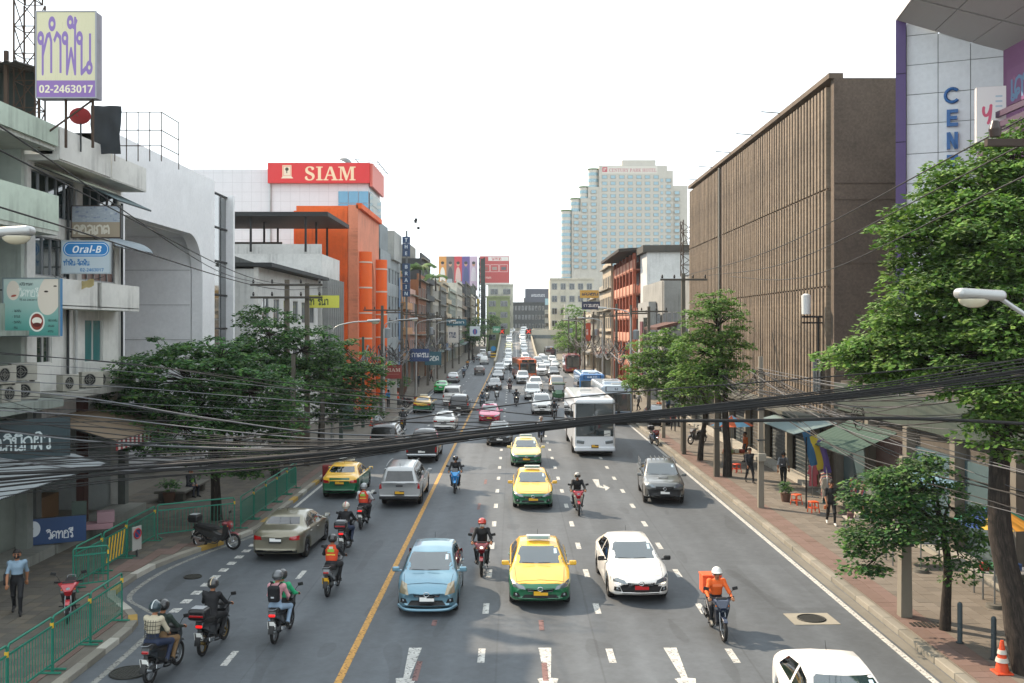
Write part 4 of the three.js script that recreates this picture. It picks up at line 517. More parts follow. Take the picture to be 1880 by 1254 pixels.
{ const o = block('podium_building', 'cream curved podium building in front of the hotel', 1010, 1090, 512, 300, 0xc9c5b8, { n: 5, fl: 6 }); part('upper_block', boxG(9, 14.6, 10).translate(8.5, 7.3, 1.2), wall(0xc4c2b8), o.t); part('drum', new THREE.CylinderGeometry(6, 6, 7, 28).translate(-1, 3.5, 2), wall(0xcfcabc), o.t); part('drum_band', new THREE.CylinderGeometry(6.1, 6.1, 1, 28).translate(-1, 5, 2), M(0x6a7476, .3), o.t); }
// hotel tower
{
  const d = 480, X = (px) => (px - CX) * d / F, Y = (py) => CH + (HY - py) * d / F, t = thing('hotel_tower', 'tall cream hotel tower with stepped left side and rows of blue windows', 'building', [X(1031), 0, -d]), x0 = X(1031), c = wall(0xbdb9ae, .8, T.clean), P0 = (n, g, m) => part(n, g, m, t), fh = 11.55 * d / F, blue = M(0x7699a4, .15, 0, { clearcoat: 1 }), lx = (px) => X(px) - x0;
  const slab = (a, b, y, z = 0) => P0('wall', boxG(lx(b) - lx(a) - .02, Y(y), 22).translate((lx(a) + lx(b)) / 2, Y(y) / 2, -11 + z), c);
  slab(1066, 1080, 364, -.3); slab(1080, 1100, 343, -.2); slab(1100, 1225, 304); slab(1225, 1236, 313, -.4); slab(1236, 1263, 340, -.8); slab(1050, 1066, 388, -.4); P0('penthouse', boxG(lx(1205) - lx(1143), 3, 12).translate((lx(1143) + lx(1205)) / 2, Y(304) + 1.5, -8), c);
  const bays = [[1040, 387, 9.5], [1057, 365, 9], [1073, 343, 8.5], [1090, 310, 9.5]]; bays.forEach(([px, py, r], k) => { const R = r * d / F; P0('round_bay', new THREE.CylinderGeometry(R, R, Y(py), 20).translate(lx(px), Y(py) / 2, -2.2 - k * .4), c); const n = k ? 3 : 11; for (let f = 0; f < n; f++) P0('bay_window', new THREE.CylinderGeometry(R + .06, R + .06, fh * .5, 20, 1, true, -1.4, 2.8).translate(lx(px), Y(py) - (f + .75) * fh, -2.2 - k * .4), blue); P0('planter', new THREE.TorusGeometry(R, .35, 6, 20).rotateX(Math.PI / 2).translate(lx(px), Y(py) + .2, -2.2 - k * .4), M(0x4f6a3a, .95)); });
  const fg = new MB().box(0, 0, 0, 2.7, 1.75, .12).geo(), pg = boxG(2.2, 1.45, .06), wm = wall(0x9a968c), cols = [[1058, 397], [1073, 375], [1090, 352]]; for (let i = 0; i < 7; i++) cols.push([1110 + i * 15.75, 325]); cols.push([1215, 331], [1227, 331], [1243, 354]);
  for (const [px, py] of cols) for (let f = 0; f < 15; f++) { const y = Y(py) - f * fh; if (y < Y(497)) break; const sm = px === 1215, w = part('window', fg, wm, t); w.position.set(lx(px), y, .02); if (sm) w.scale.x = .5; part('pane', pg, blue, w).position.z = .05; }
  P0('sign_lettering', sheet(lx(1207) - lx(1105), 3.6).translate((lx(1105) + lx(1207)) / 2, Y(312), .1), printM(canvasTex(512, 68, (x, w, h) => { x.fillStyle = '#c2beb3'; x.fillRect(0, 0, w, h); x.fillStyle = '#a8404a'; x.fillRect(4, 8, 46, 46); x.fillStyle = '#c2beb3'; x.fillRect(16, 18, 8, 26); x.fillRect(28, 18, 12, 10); txt(x, 'CENTURY PARK HOTEL', 284, 36, 44, '#a05a62', 'bold', 'serif', 'center', 440); })));
}
// ---------- trees: tapered trunk and limbs, crowns of single leaves gathered in sprays ----------
const barkM = M(0x4a4038, .95, 0, { map: T.bark }), leafM = M(0xffffff, .9, 0, { vertexColors: true, transmission: .35, thickness: 0, specularIntensity: .35 });
const GREEN = [[.035, .105, .026], [.045, .135, .03], [.065, .165, .032], [.028, .085, .026], [.1, .2, .038]], BRIGHT = [[.1, .21, .03], [.13, .25, .035], [.07, .165, .028], [.17, .28, .05], [.085, .19, .03]];
function leaves(clumps, pal, size, per) {
  const pos = [], col = [], nor = [], idx = [], u = V(0, 0, 0), w = V(0, 0, 0), n = V(0, 0, 0);
  for (const [c, r, tone] of clumps) for (let i = 0; i < per; i++) {
    const a = rnd() * 6.283, q = Math.sqrt(rnd()) * r, h = (rnd() - .5) * r * .34 - q * q / r * .3, x = c.x + Math.cos(a) * q, y = c.y + h, z = c.z + Math.sin(a) * q, L = size * rr(.5, 1.35), W = L * .34;
    u.set(Math.cos(a + rr(-1, 1)), rr(-.7, .25), Math.sin(a + rr(-1, 1))).normalize(); n.set(rr(-.6, .6), 1, rr(-.6, .6)).normalize(); w.crossVectors(u, n).normalize(); n.crossVectors(w, u);
    const b = pos.length / 3, P = pal[(rnd() * pal.length) | 0], k = tone * rr(.75, 1.25); pos.push(x, y, z, x + u.x * L * .5 + w.x * W, y + u.y * L * .5 + w.y * W - .1 * L, z + u.z * L * .5 + w.z * W, x + u.x * L, y + u.y * L, z + u.z * L, x + u.x * L * .5 - w.x * W, y + u.y * L * .5 - w.y * W - .1 * L, z + u.z * L * .5 - w.z * W);
    for (let v = 0; v < 4; v++) { col.push(P[0] * k, P[1] * k, P[2] * k); nor.push(n.x, n.y, n.z); } idx.push(b, b + 1, b + 2, b, b + 2, b + 3);
  }
  const g = new THREE.BufferGeometry(); g.setAttribute('position', new THREE.Float32BufferAttribute(pos, 3)); g.setAttribute('normal', new THREE.Float32BufferAttribute(nor, 3)); g.setAttribute('color', new THREE.Float32BufferAttribute(col, 3)); g.setIndex(idx); return g;
}
function tree(o) {
  // o: label, base [x, d], trunk points above the base, r, blobs [px, py, d, rx, ry] surveyed extents of the crown, leaf, per, dens, pal
  const base = V(o.base[0], o.y ?? .14, -o.base[1]), t = thing('street_tree', o.label, 'tree', base, 0, o.group), trunk = o.trunk.map((p) => V(...p)), fork = trunk[trunk.length - 1], limbs = new MB(), cl = [];
  part('trunk', taper([V(0, -.1, 0), ...trunk], [o.r * 1.25, o.r, o.r * .85, o.r * .7], 12), barkM, t);
  for (const [px, py, d, rx, ry, n = 0] of o.blobs) {
    const c = at(px, py, d).sub(base), R = rx * d / F, Y = ry * d / F, cnt = n || Math.max(8, Math.round(R * R * Y * (o.dens ?? 9) * 2.6));
    const mid = fork.clone().lerp(c, .55).add(V(0, .25, 0)); limbs.add(taper([fork.clone(), mid, c], [o.r * .5, o.r * .3, o.r * .12], 7));
    for (let i = 0; i < cnt; i++) {                                  // sprays sit on shelves, more of them towards the outside
      const a = rnd() * 6.283, b = Math.acos(rr(-1, 1)), q = Math.cbrt(rr(.12, 1)), p = V(c.x + Math.sin(b) * Math.cos(a) * R * q, c.y + Math.cos(b) * Y * q, c.z + Math.sin(b) * Math.sin(a) * Math.min(R, 2.4) * q);
      p.y += .18 * P.noise(p.x * 2, p.y * 2, p.z * 2); cl.push([p, rr(.28, .6) * (o.spray ?? 1), rr(.75, 1.2)]);
      if (i % 3 === 0) limbs.add(taper([c.clone().lerp(mid, .3), c.clone().lerp(p, .6).add(V(0, -.08, 0)), p], [o.r * .13, o.r * .08, .008], 4));
    }
  }
  limbs.build('limbs', barkM, t); part('crown', leaves(cl, o.pal ?? GREEN, o.leaf ?? .15, o.per ?? 60), leafM, t); return t;
}
tree({ label: 'broad layered dark green tree beside the parked motorcycle and green railings', base: [-11.9, 40], r: .19, trunk: [[-.05, 1.2, 0], [-.15, 2.6, -.1], [-.4, 3.9, -.2]], blobs: [[345, 690, 40, 140, 62], [470, 715, 39.5, 85, 70], [255, 765, 40.5, 85, 42], [410, 640, 40.5, 70, 32], [440, 820, 39.5, 90, 55], [210, 740, 40, 50, 18], [330, 790, 39, 100, 50], [520, 770, 40, 50, 45], [300, 640, 40, 45, 22]], leaf: .18, per: 70, dens: 5.2 });
tree({ label: 'tall dark green tree in front of the low white building', base: [-12.4, 52], r: .2, trunk: [[0, 1.5, 0], [.1, 3.2, 0], [.2, 5.2, -.1]], blobs: [[490, 605, 52, 66, 52], [560, 640, 52, 66, 50], [460, 660, 51.5, 55, 45], [530, 700, 51, 70, 50], [600, 680, 53, 45, 40], [500, 750, 51, 60, 40]], leaf: .18, per: 66, dens: 5.2 });
tree({ label: 'bushy green tree before the orange building columns', base: [-11.6, 60], r: .17, trunk: [[0, 1.4, 0], [.1, 3, 0], [.1, 4.6, 0]], blobs: [[620, 680, 60, 56, 42], [672, 690, 60, 46, 30], [645, 740, 59.5, 60, 40], [600, 740, 59.5, 45, 40], [700, 668, 60, 22, 12], [640, 640, 60, 34, 18]], leaf: .19, per: 62, dens: 5 });
tree({ label: 'large bright green tree with thick leaning trunk beside the shopping centre', base: [11.55, 22.3], r: .27, trunk: [[-.25, 1.5, -.1], [-.5, 3.2, -.3], [-.35, 4.9, -.6], [-.2, 6.2, -.8]], blobs: [[1805, 330, 23.5, 90, 70], [1720, 420, 23.5, 100, 62], [1850, 440, 22.5, 120, 110], [1650, 415, 24, 45, 26], [1760, 530, 23, 105, 80], [1870, 590, 22, 110, 110], [1640, 610, 24.5, 90, 40], [1560, 660, 25, 58, 32], [1720, 650, 23.5, 100, 55], [1860, 260, 23, 50, 42], [1810, 720, 22.5, 80, 50], [1640, 690, 24.5, 70, 30], [1690, 500, 24, 60, 45], [1900, 350, 22.5, 80, 80], [1790, 420, 23, 90, 70], [1880, 720, 21.8, 90, 70], [1700, 570, 23.6, 90, 50], [1800, 640, 22.6, 90, 70], [1850, 800, 22, 60, 50], [1620, 650, 24.4, 80, 40], [1740, 350, 23.6, 60, 40]], leaf: .135, per: 84, dens: 20, pal: BRIGHT, spray: .95 });
tree({ label: 'small low leaning tree on the pavement before the clothes stalls', base: [11.05, 25.5], r: .12, trunk: [[.05, .9, 0], [.1, 1.7, -.05], [0, 2.5, -.1]], blobs: [[1620, 905, 25.5, 74, 52], [1690, 890, 25.2, 66, 50], [1610, 985, 25.2, 62, 42], [1745, 930, 25.3, 60, 50], [1665, 965, 25, 70, 42], [1590, 1040, 25.2, 30, 24], [1760, 1020, 25.3, 48, 46], [1700, 850, 25.6, 40, 22]], leaf: .13, per: 70, dens: 21, spray: .8, pal: GREEN });
tree({ label: 'round topped bright tree in front of the brown hall', base: [11.1, 51.6], r: .2, trunk: [[0, 1.5, 0], [-.1, 3, 0], [-.1, 4.8, 0]], blobs: [[1315, 585, 51, 56, 46], [1290, 640, 51, 56, 40], [1345, 640, 51.5, 34, 46], [1320, 690, 50.5, 56, 36], [1270, 690, 51, 40, 30], [1310, 545, 51, 30, 20]], leaf: .16, per: 62, dens: 9, pal: BRIGHT });
tree({ label: 'spreading bright tree with slanting pale trunk before the coach', base: [10.85, 57.8], r: .15, trunk: [[.1, 1.2, 0], [.3, 2.5, 0], [.2, 3.8, 0]], blobs: [[1205, 640, 60, 50, 32], [1160, 662, 60, 26, 16], [1245, 680, 59, 52, 40], [1195, 690, 59.5, 48, 28], [1225, 615, 60, 30, 20], [1255, 720, 58, 46, 30], [1175, 705, 60, 30, 16]], leaf: .17, per: 58, dens: 8, pal: BRIGHT });
[[1055, 585, 212, 26, 30, 12.6], [1040, 610, 206, 22, 24, 12], [1070, 612, 200, 24, 22, 13.4], [1052, 628, 196, 30, 16, 12.4]].forEach(([px, py, d, rx, ry, x], i) => tree({ label: ['tall feathery pale tree', 'leafy tree', 'bushy tree', 'low spreading tree'][i] + ' on the far right pavement below the hotel', base: [x, d], r: .22, trunk: [[0, 2, 0], [0, 4, 0]], blobs: [[px, py, d, rx, ry, 46]], leaf: .4, per: 46, spray: 2.2, pal: BRIGHT }));
[[880, 600, 236, 16, 22, -9.6], [868, 615, 230, 14, 16, -10.2], [905, 590, 290, 12, 14, -7]].forEach(([px, py, d, rx, ry, x], i) => tree({ label: ['dark leafy tree', 'dark bushy tree', 'pale leafy tree'][i] + ' beside the far left lane before the green office block', base: [x, d], r: .2, trunk: [[0, 2, 0], [0, 4, 0]], blobs: [[px, py, d, rx, ry, 34]], leaf: .4, per: 46, spray: 2.2 }));
function palm(label, px, py, d, s = 1) { const t = thing('roof_palm', label, 'palm', at(px, py, d), 0); part('stem', new THREE.CylinderGeometry(.08, .12, 1.6 * s, 7).translate(0, .4 * s, 0), barkM, t); for (let i = 0; i < 13; i++) { const a = i * 2.4, e = rr(.2, 1.1), pts = [0, .35, .7, 1].map((q) => V(Math.cos(a) * q * 1.6 * s * Math.cos(e * .6), 1.2 * s + Math.sin(e) * q * 1.4 * s - q * q * 1.1 * s, Math.sin(a) * q * 1.6 * s)); const b = new MB(); for (let k = 0; k < 14; k++) { const q = (k + 1) / 15, c = new THREE.CatmullRomCurve3(pts).getPoint(q); for (const sd of [-1, 1]) b.bar([c.x, c.y, c.z], [c.x - Math.sin(a) * sd * .4 * s * (1.1 - q), c.y - .16 * s, c.z + Math.cos(a) * sd * .4 * s * (1.1 - q)], .07 * s, .01); } b.tube(pts, .02 * s, 4); b.build('frond', M(0x4a6a2c, .7), t); } }
palm('spiky palm on the orange tan roof beside the vertical letter sign', 771, 520, 131, 1.7); palm('small palm on the brown roof terrace down the left row', 800, 528, 146, 1.3);
// ---------- cars: one lofted shell, everything else fitted onto it ----------
const tab = (t, x) => { if (x <= t[0][0]) return t[0][1]; for (let i = 1; i < t.length; i++) if (x <= t[i][0]) return lerp(t[i - 1][1], t[i][1], (x - t[i - 1][0]) / (t[i][0] - t[i - 1][0])); return t[t.length - 1][1]; };
const soft = (t, x, r = 0.05) => (tab(t, x - r) + 2 * tab(t, x) + tab(t, x + r)) / 4;
const glassM = M(0x2a373c, 0.05, 0, { clearcoat: 1, clearcoatRoughness: 0.02, ior: 1.9 });
const tintM = M(0x06080a, 0.05, 0, { clearcoat: 1, clearcoatRoughness: 0.02 });
const blackP = M(0x0e0f10, 0.55), darkP = M(0x1b1c1e, 0.6), chromeM = M(0xc9ccce, 0.18, 0.95), rubberM = M(0x121213, 0.85), rimM = M(0x9a9ca0, 0.35, 0.8), redLens = M(0x9a0c10, 0.2, 0, { clearcoat: 1 }), amberLens = M(0xd8701a, 0.25), lampM = M(0x6f777b, 0.14, 0.5, { clearcoat: 1 }), hazyLamp = M(0x978c74, 0.16, 0.35, { clearcoat: 1 }), litM = M(0xfff3d8, 0.3, 0, { emissive: 0xfff0d0, emissiveIntensity: 0.9 }), litRed = M(0xb01014, 0.3, 0, { emissive: 0xff1a14, emissiveIntensity: 0.5 }), steelM = M(0x8b8f92, 0.4, 0.8);
const TYPES = {
  sedan: { L: 4.6, W: 1.775, H: 1.47, fo: 0.93, wb: 2.7, wr: 0.315, roof: 0.6,
    top: [[0, .56], [.05, .66], [.16, .73], [.55, .83], [1.2, .99], [2.0, 1.38], [2.35, 1.45], [2.8, 1.47], [3.3, 1.42], [4.02, 1.12], [4.4, 1.08], [4.54, 1.0], [4.6, .8]],
    belt: [[0, .5], [.2, .66], [.6, .76], [1.2, .89], [3.9, .97], [4.5, .92], [4.6, .72]],
    bot: [[0, .33], [.1, .24], [.5, .2], [4.1, .22], [4.5, .28], [4.6, .42]],
    wid: [[0, .7], [.06, .82], [.2, .91], [.5, .97], [1, 1], [3.6, 1], [4.2, .96], [4.5, .89], [4.6, .78]] },
  hatch: { L: 3.8, W: 1.7, H: 1.53, fo: 0.75, wb: 2.46, wr: 0.3, roof: 0.6,
    top: [[0, .58], [.05, .68], [.15, .77], [.45, .9], [.85, 1.02], [1.65, 1.42], [2.0, 1.5], [2.5, 1.53], [3.2, 1.47], [3.5, 1.32], [3.72, 1.02], [3.8, .8]],
    belt: [[0, .5], [.2, .7], [.85, .93], [3.5, 1.04], [3.75, .95], [3.8, .74]],
    bot: [[0, .3], [.1, .22], [.5, .19], [3.4, .22], [3.7, .3], [3.8, .42]],
    wid: [[0, .72], [.06, .84], [.2, .93], [.5, .98], [.9, 1], [3.1, 1], [3.6, .93], [3.8, .82]] },
  suv: { L: 4.75, W: 1.86, H: 1.82, fo: 0.92, wb: 2.78, wr: 0.37, roof: 0.68,
    top: [[0, .7], [.04, .9], [.15, 1.0], [.6, 1.08], [1.25, 1.18], [1.95, 1.66], [2.25, 1.77], [2.9, 1.82], [4.2, 1.76], [4.5, 1.62], [4.68, 1.2], [4.75, .95]],
    belt: [[0, .62], [.15, .88], [1.2, 1.04], [4.5, 1.14], [4.7, 1.05], [4.75, .86]],
    bot: [[0, .42], [.1, .33], [.5, .28], [4.2, .3], [4.65, .4], [4.75, .5]],
    wid: [[0, .78], [.06, .88], [.2, .95], [.5, 1], [4.3, 1], [4.6, .95], [4.75, .87]] },
  van: { L: 4.9, W: 1.9, H: 2.0, fo: 0.85, wb: 3.0, wr: 0.34, roof: 0.76,
    top: [[0, .75], [.05, .95], [.2, 1.1], [.6, 1.26], [1.4, 1.82], [1.8, 1.95], [2.4, 2.0], [4.5, 1.97], [4.75, 1.85], [4.85, 1.3], [4.9, .9]],
    belt: [[0, .62], [.2, .95], [.6, 1.1], [4.7, 1.16], [4.9, .86]],
    bot: [[0, .36], [.1, .28], [.5, .24], [4.5, .26], [4.8, .34], [4.9, .45]],
    wid: [[0, .8], [.06, .9], [.2, .96], [.5, 1], [4.6, 1], [4.8, .97], [4.9, .92]] },
  pickup: { L: 5.25, W: 1.83, H: 1.78, fo: 0.92, wb: 3.1, wr: 0.37, roof: 0.62, bed: 3.35,
    top: [[0, .7], [.05, .92], [.16, 1.0], [.6, 1.06], [1.35, 1.14], [2.0, 1.62], [2.3, 1.73], [2.6, 1.78], [3.0, 1.74], [3.3, 1.6], [3.42, 1.1], [5.2, 1.1], [5.25, 1.05]],
    belt: [[0, .6], [.16, .88], [1.3, 1.03], [3.35, 1.1], [3.42, 1.08], [5.25, 1.08]],
    bot: [[0, .45], [.1, .36], [.5, .32], [4.4, .36], [5.15, .46], [5.25, .52]],
    wid: [[0, .78], [.06, .88], [.2, .95], [.5, 1], [4.9, 1], [5.2, .985], [5.25, .97]] },
};
TYPES.canopy = { ...TYPES.pickup, bed: 0, top: [...TYPES.pickup.top.slice(0, 8), [3.2, 1.78], [4.9, 1.76], [5.06, 1.66], [5.2, 1.12], [5.25, 1.05]] };
TYPES.sedan2 = { ...TYPES.sedan, roof: 0.58, top: [[0, .58], [.05, .68], [.16, .74], [.55, .84], [1.15, .97], [1.9, 1.35], [2.3, 1.43], [2.7, 1.445], [3.2, 1.37], [3.75, 1.1], [4.4, 1.06], [4.54, 1.0], [4.6, .8]] };
function ring(p, t) {
  const w = p.W / 2 * soft(p.wid, t, 0.03), be = soft(p.belt, t), tp = Math.max(be + 0.01, soft(p.top, t)); let b = tab(p.bot, t);
  for (const a of [p.fo, p.fo + p.wb]) { const q = p.wr + 0.055, dd = Math.abs(t - a); if (dd < q) b = Math.max(b, p.wr + Math.sqrt(q * q - dd * dd)); }
  b = Math.min(b, be - 0.05);
  const c = sst(0.05, 0.3, tp - be), k = clamp((tp - be) / (p.H - be)), cw = lerp(w * 0.9, p.roof, k), B = lerp(b, be, 0.4);
  const hood = [[.86 * w, be + (tp - be) * .62], [.76 * w, tp - .022], [.62 * w, tp - .008], [.5 * w, tp - .004], [.25 * w, tp]];
  const cab = [[.925 * w, be + .015], [lerp(.925 * w, cw, .55), lerp(be, tp, .5)], [cw, tp - .1 * k], [cw * .9, tp - .028 * k], [cw * .5, tp]];
  return [[0, b], [.8 * w, b], [.94 * w, b + .012], [.985 * w, b + .06], [w, B], [w * .997, lerp(B, be, .5)], [w * .985, lerp(B, be, .85)], [.962 * w, be], ...hood.map((h, i) => [lerp(h[0], cab[i][0], c), lerp(h[1], cab[i][1], c)]), [0, tp + 0.012]];
}
function shell(p, step, j0, j1, t0 = 0, tE = p.L) {
  const ts = []; for (let t = t0; t < tE; t += (t < 0.3 || t > p.L - 0.3) ? Math.min(step, 0.03) : step) ts.push(t); ts.push(tE);
  const pos = [], idx = [], n = j1 - j0 + 1, m = 2 * n - (j0 === 0 ? 1 : 0) * 1 - (j1 === 13 ? 1 : 0) * 1;
  const rows = ts.map((t) => { const r = ring(p, t).slice(j0, j1 + 1), e = sst(0.75, 0, t), q = sst(p.L - 0.6, p.L, t); return r.map(([x, y]) => { const s = (x / (p.W / 2)) ** 2; return [x, y, p.L / 2 - t - 0.16 * e * s + 0.1 * q * s]; }); });
  void m;
  for (const sgn of [1, -1]) rows.forEach((r, i) => { const base = pos.length / 3; for (const v of r) pos.push(v[0] * sgn, v[1], v[2]); if (i) for (let j = 0; j + 1 < n; j++) { const a = base - n + j, b = base + j; if (sgn > 0) idx.push(a, a + 1, b, a + 1, b + 1, b); else idx.push(a, b, a + 1, a + 1, b, b + 1); } });
  for (const [row, flip] of [[0, 1], [rows.length - 1, -1]]) {         // close the ends
    const R = rows[row], base = pos.length / 3; for (const v of R) pos.push(v[0], v[1], v[2]); for (const v of R) pos.push(-v[0], v[1], v[2]);
    for (let j = 0; j + 1 < n; j++) { const a = base + j, b = base + n + j; if (flip > 0) idx.push(a, b, a + 1, a + 1, b, b + 1); else idx.push(a, a + 1, b, a + 1, b + 1, b); }
  }
  let g = new THREE.BufferGeometry(); g.setAttribute('position', new THREE.Float32BufferAttribute(pos, 3)); g.setIndex(idx); g = mergeVertices(g, 1e-4); g.computeVertexNormals(); return g;
}
function fitter(g) {                                                   // lays four-cornered pieces onto the shell
  const bvh = new MeshBVH(g), ray = new THREE.Ray();
  const shoot = (o, d) => { ray.origin.copy(o); ray.direction.copy(d); const h = bvh.raycastFirst(ray, THREE.DoubleSide); return h ? h.point : null; };
  return (axis, q, off = 0.008, nu = 6, nv = 5) => {                   // q: corners BL, BR, TR, TL in (x,y) for z views, (z,y) for x views, (x,z) from above
    const pos = [], idx = [], uv = [], D = { '+z': V(0, 0, -1), '-z': V(0, 0, 1), '+x': V(-1, 0, 0), '-x': V(1, 0, 0), '+y': V(0, -1, 0) }[axis]; let last = null;
    for (let j = 0; j <= nv; j++) for (let i = 0; i <= nu; i++) {
      const u = i / nu, v = j / nv, a = lerp(lerp(q[0][0], q[1][0], u), lerp(q[3][0], q[2][0], u), v), b = lerp(lerp(q[0][1], q[1][1], u), lerp(q[3][1], q[2][1], u), v);
      const o = axis[1] === 'z' ? V(a, b, -D.z * 9) : axis[1] === 'x' ? V(-D.x * 9, b, a) : V(a, 9, b);
      let h = shoot(o, D); if (h) last = h; else if (last) { h = o.clone(); h[axis[1]] = last[axis[1]]; } else { h = o.clone(); h[axis[1]] = 0; }
      pos.push(h.x - D.x * off, h.y - D.y * off, h.z - D.z * off); uv.push(u, v);
    }
    for (let j = 0; j < nv; j++) for (let i = 0; i < nu; i++) { const k = j * (nu + 1) + i; idx.push(k, k + 1, k + nu + 2, k, k + nu + 2, k + nu + 1); }
    const G = new THREE.BufferGeometry(); G.setAttribute('position', new THREE.Float32BufferAttribute(pos, 3)); G.setAttribute('uv', new THREE.Float32BufferAttribute(uv, 2)); G.setIndex(idx); G.computeVertexNormals(); return G;
  };
}
const wheelG = {};
function wheel(parent, x, r, z, w = 0.2, rim = rimM) {
  const k = r + '|' + w, G = wheelG[k] ??= (() => {
    const prof = [[.62, -.5], [.9, -.5], [.98, -.4], [1, -.2], [1, .2], [.98, .4], [.9, .5], [.62, .5]].map(([a, b]) => new THREE.Vector2(a * r, b * w));
    const rimB = new MB(); rimB.add(new THREE.LatheGeometry([[.0, .25], [.16, .3], [.16, .1], [.5, .12], [.6, .4], [.66, .42], [.66, -.4]].map(([a, b]) => new THREE.Vector2(a * r, b * w)), 24).rotateZ(-Math.PI / 2));
    const sp = new MB(); for (let i = 0; i < 5; i++) { const a = i / 5 * 6.283; sp.box(w * .3, Math.cos(a) * r * .37, Math.sin(a) * r * .37, w * .12, r * .5, r * .15, a, 0, 0); }
    return { tyre: new THREE.LatheGeometry(prof, 28).rotateZ(-Math.PI / 2), rim: rimB.geo(), spoke: sp.geo() };
  })();
  const o = new THREE.Group(); o.name = 'wheel'; parent.add(o); o.position.set(x, r, z); if (x < 0) o.rotation.y = Math.PI;
  part('tyre', G.tyre, rubberM, o); part('rim', G.rim, M(0x3a3b3d, 0.5, 0.6), o); part('spokes', G.spoke, rim, o); return o;
}
const plateT = {};
function plate(txtA, bg = '#e9e9e4', fg = '#15181c') {
  return plateT[txtA + bg] ??= printM(canvasTex(128, 56, (x, w, h) => { x.fillStyle = fg; x.fillRect(0, 0, w, h); x.fillStyle = bg; x.fillRect(3, 3, w - 6, h - 6); thai(x, txtA, 12, 17, 20, 0.95, 0.15, fg); x.fillStyle = fg; x.fillRect(28, 44, 72, 4); }), 0.45);
}
const carCache = {};
function car(o) {
  // o: type, label, x, d (nearest end), away, body colour, lower, group, yaw, plate, taxi ...
  const p = TYPES[o.type], near = o.d < 75, step = near ? 0.045 : o.d < 130 ? 0.09 : 0.14;
  const k = o.type + step, C = carCache[k] ??= (() => { const full = shell(p, step, 0, 13); return { full, fit: fitter(full), low: mergeGeometries([shell(p, step, 0, 7, .13), shell(p, step, 0, 13, 0, .13)]), up: shell(p, step, 7, 13, .13) }; })();
  const t = thing(o.name ?? (o.taxi ? 'taxi' : { pickup: 'pickup_truck', canopy: 'pickup_truck', suv: 'suv', van: 'van', hatch: 'hatchback' }[o.type] ?? 'car'), o.label, o.cat ?? (o.taxi ? 'taxi' : { pickup: 'pickup truck', canopy: 'pickup truck', van: 'van' }[o.type] ?? 'car'), [o.x, o.y ?? 0, -(o.d + p.L / 2)], (o.away ? Math.PI : 0) + (o.yaw ?? 0), o.group);
  const h = p.L / 2, up = paint(o.color, o.metal ?? 0.25), lo = o.lower ? paint(o.lower, 0.15) : up, W = p.W / 2, fit = C.fit;
  if (o.lower) { part('lower_body', C.low, lo, t); part('upper_body', C.up, up, t); } else part('body', C.full, up, t);
  const zt = (v) => h - v, tY = (v) => tab(p.top, v), put = (n, g, m) => part(n, g, m, t);
  // where the glass starts and ends, read off the roof line
  const T0 = p.top, pk = p.H, iW = T0.findIndex((v, i) => T0[i + 1] && (T0[i + 1][1] - v[1]) / (T0[i + 1][0] - v[0]) > 0.42 && v[0] > 0.4), ws0 = T0[iW][0], ws1 = T0[iW + 1][0], yc = T0[iW][1], yr = T0[iW + 1][1];
  const boxy = ['suv', 'van', 'hatch', 'canopy', 'pickup'].includes(o.type), wsM = o.clearGlass ? glassM : tintM;
  put('windscreen', fit('+z', [[-W * .8, yc + .035], [W * .8, yc + .035], [p.roof * .9, yr - .01], [-p.roof * .9, yr - .01]], .008, 10, 8), o.wsMat ?? glassM);
  const rEnd = p.bed || p.L, iR = T0.findLastIndex((v) => v[0] <= rEnd && v[1] > pk - 0.17), r0 = T0[iR], r1 = T0[iR + 1];
  const rearLow = Math.max(r1[1], (p.bed ? 1.16 : tab(p.belt, r1[0]) + 0.06)) + .03;
  put('rear_window', fit('-z', [[p.roof * 1.02, rearLow], [-p.roof * 1.02, rearLow], [-p.roof * .86, r0[1] - .06], [p.roof * .86, r0[1] - .06]], .008, 8, 5), wsM);
  const cab0 = ws0 + 0.3, cabM = ws0 + (p.bed || (boxy ? p.L : r1[0])) * 0.5 - ws0 * 0.5 + 0.05, cab1 = p.bed ? p.bed - .12 : r1[0] - (boxy ? .22 : .3), yb = (v) => tab(p.belt, v) + .045, yt = (v) => Math.min(pk - .15, tY(v) - .12);
  for (const s of ['+x', '-x']) {
    const q = (a, b, c, d) => [[zt(a), yb(a)], [zt(b), yb(b)], [zt(c), yt(c)], [zt(d), yt(d)]];
    put('side_window', fit(s, q(cab0 - .12, cabM - .06, cabM - .06, ws1 + .02), .008, 6, 4), wsM);
    if (boxy && !p.bed && p.L > 4) { const c2 = lerp(cabM, cab1, .56); put('side_window', fit(s, q(cabM + .06, c2 - .05, c2 - .05, cabM + .06), .008, 5, 4), wsM); put('side_window', fit(s, q(c2 + .05, cab1, cab1 - .05, c2 + .05), .008, 5, 4), wsM); }
    else put('side_window', fit(s, q(cabM + .06, cab1, Math.min(cab1, r0[0] + .12), cabM + .06), .008, 6, 4), wsM);
    if (near) {                                                        // doors stand a few millimetres proud, so their gaps read
      const dl = (a, b) => { const db = (v) => Math.max(tab(p.bot, v) + .13, ring(p, v)[0][1] + .04); const g = put('door', fit(s, [[zt(a), db(a)], [zt(b), db(b)], [zt(b), tab(p.belt, b) - .03], [zt(a), tab(p.belt, a) - .03]], .005, 8, 6), lo); const hz = zt(b - .14), sx = s === '+x' ? 1 : -1; part('handle', rbox(.035, .03, .17, .012).translate(sx * W * 1.0, tab(p.belt, b) - .12, hz), o.handle ?? lo, g); };
      dl(p.fo + p.wr + .12, cabM - .01); dl(cabM + .01, Math.min(cab1 + .1, p.fo + p.wb - p.wr * .6));
    }
    const sx = s === '+x' ? 1 : -1, mz = zt(cab0 - .12), my = yb(cab0) + .07;
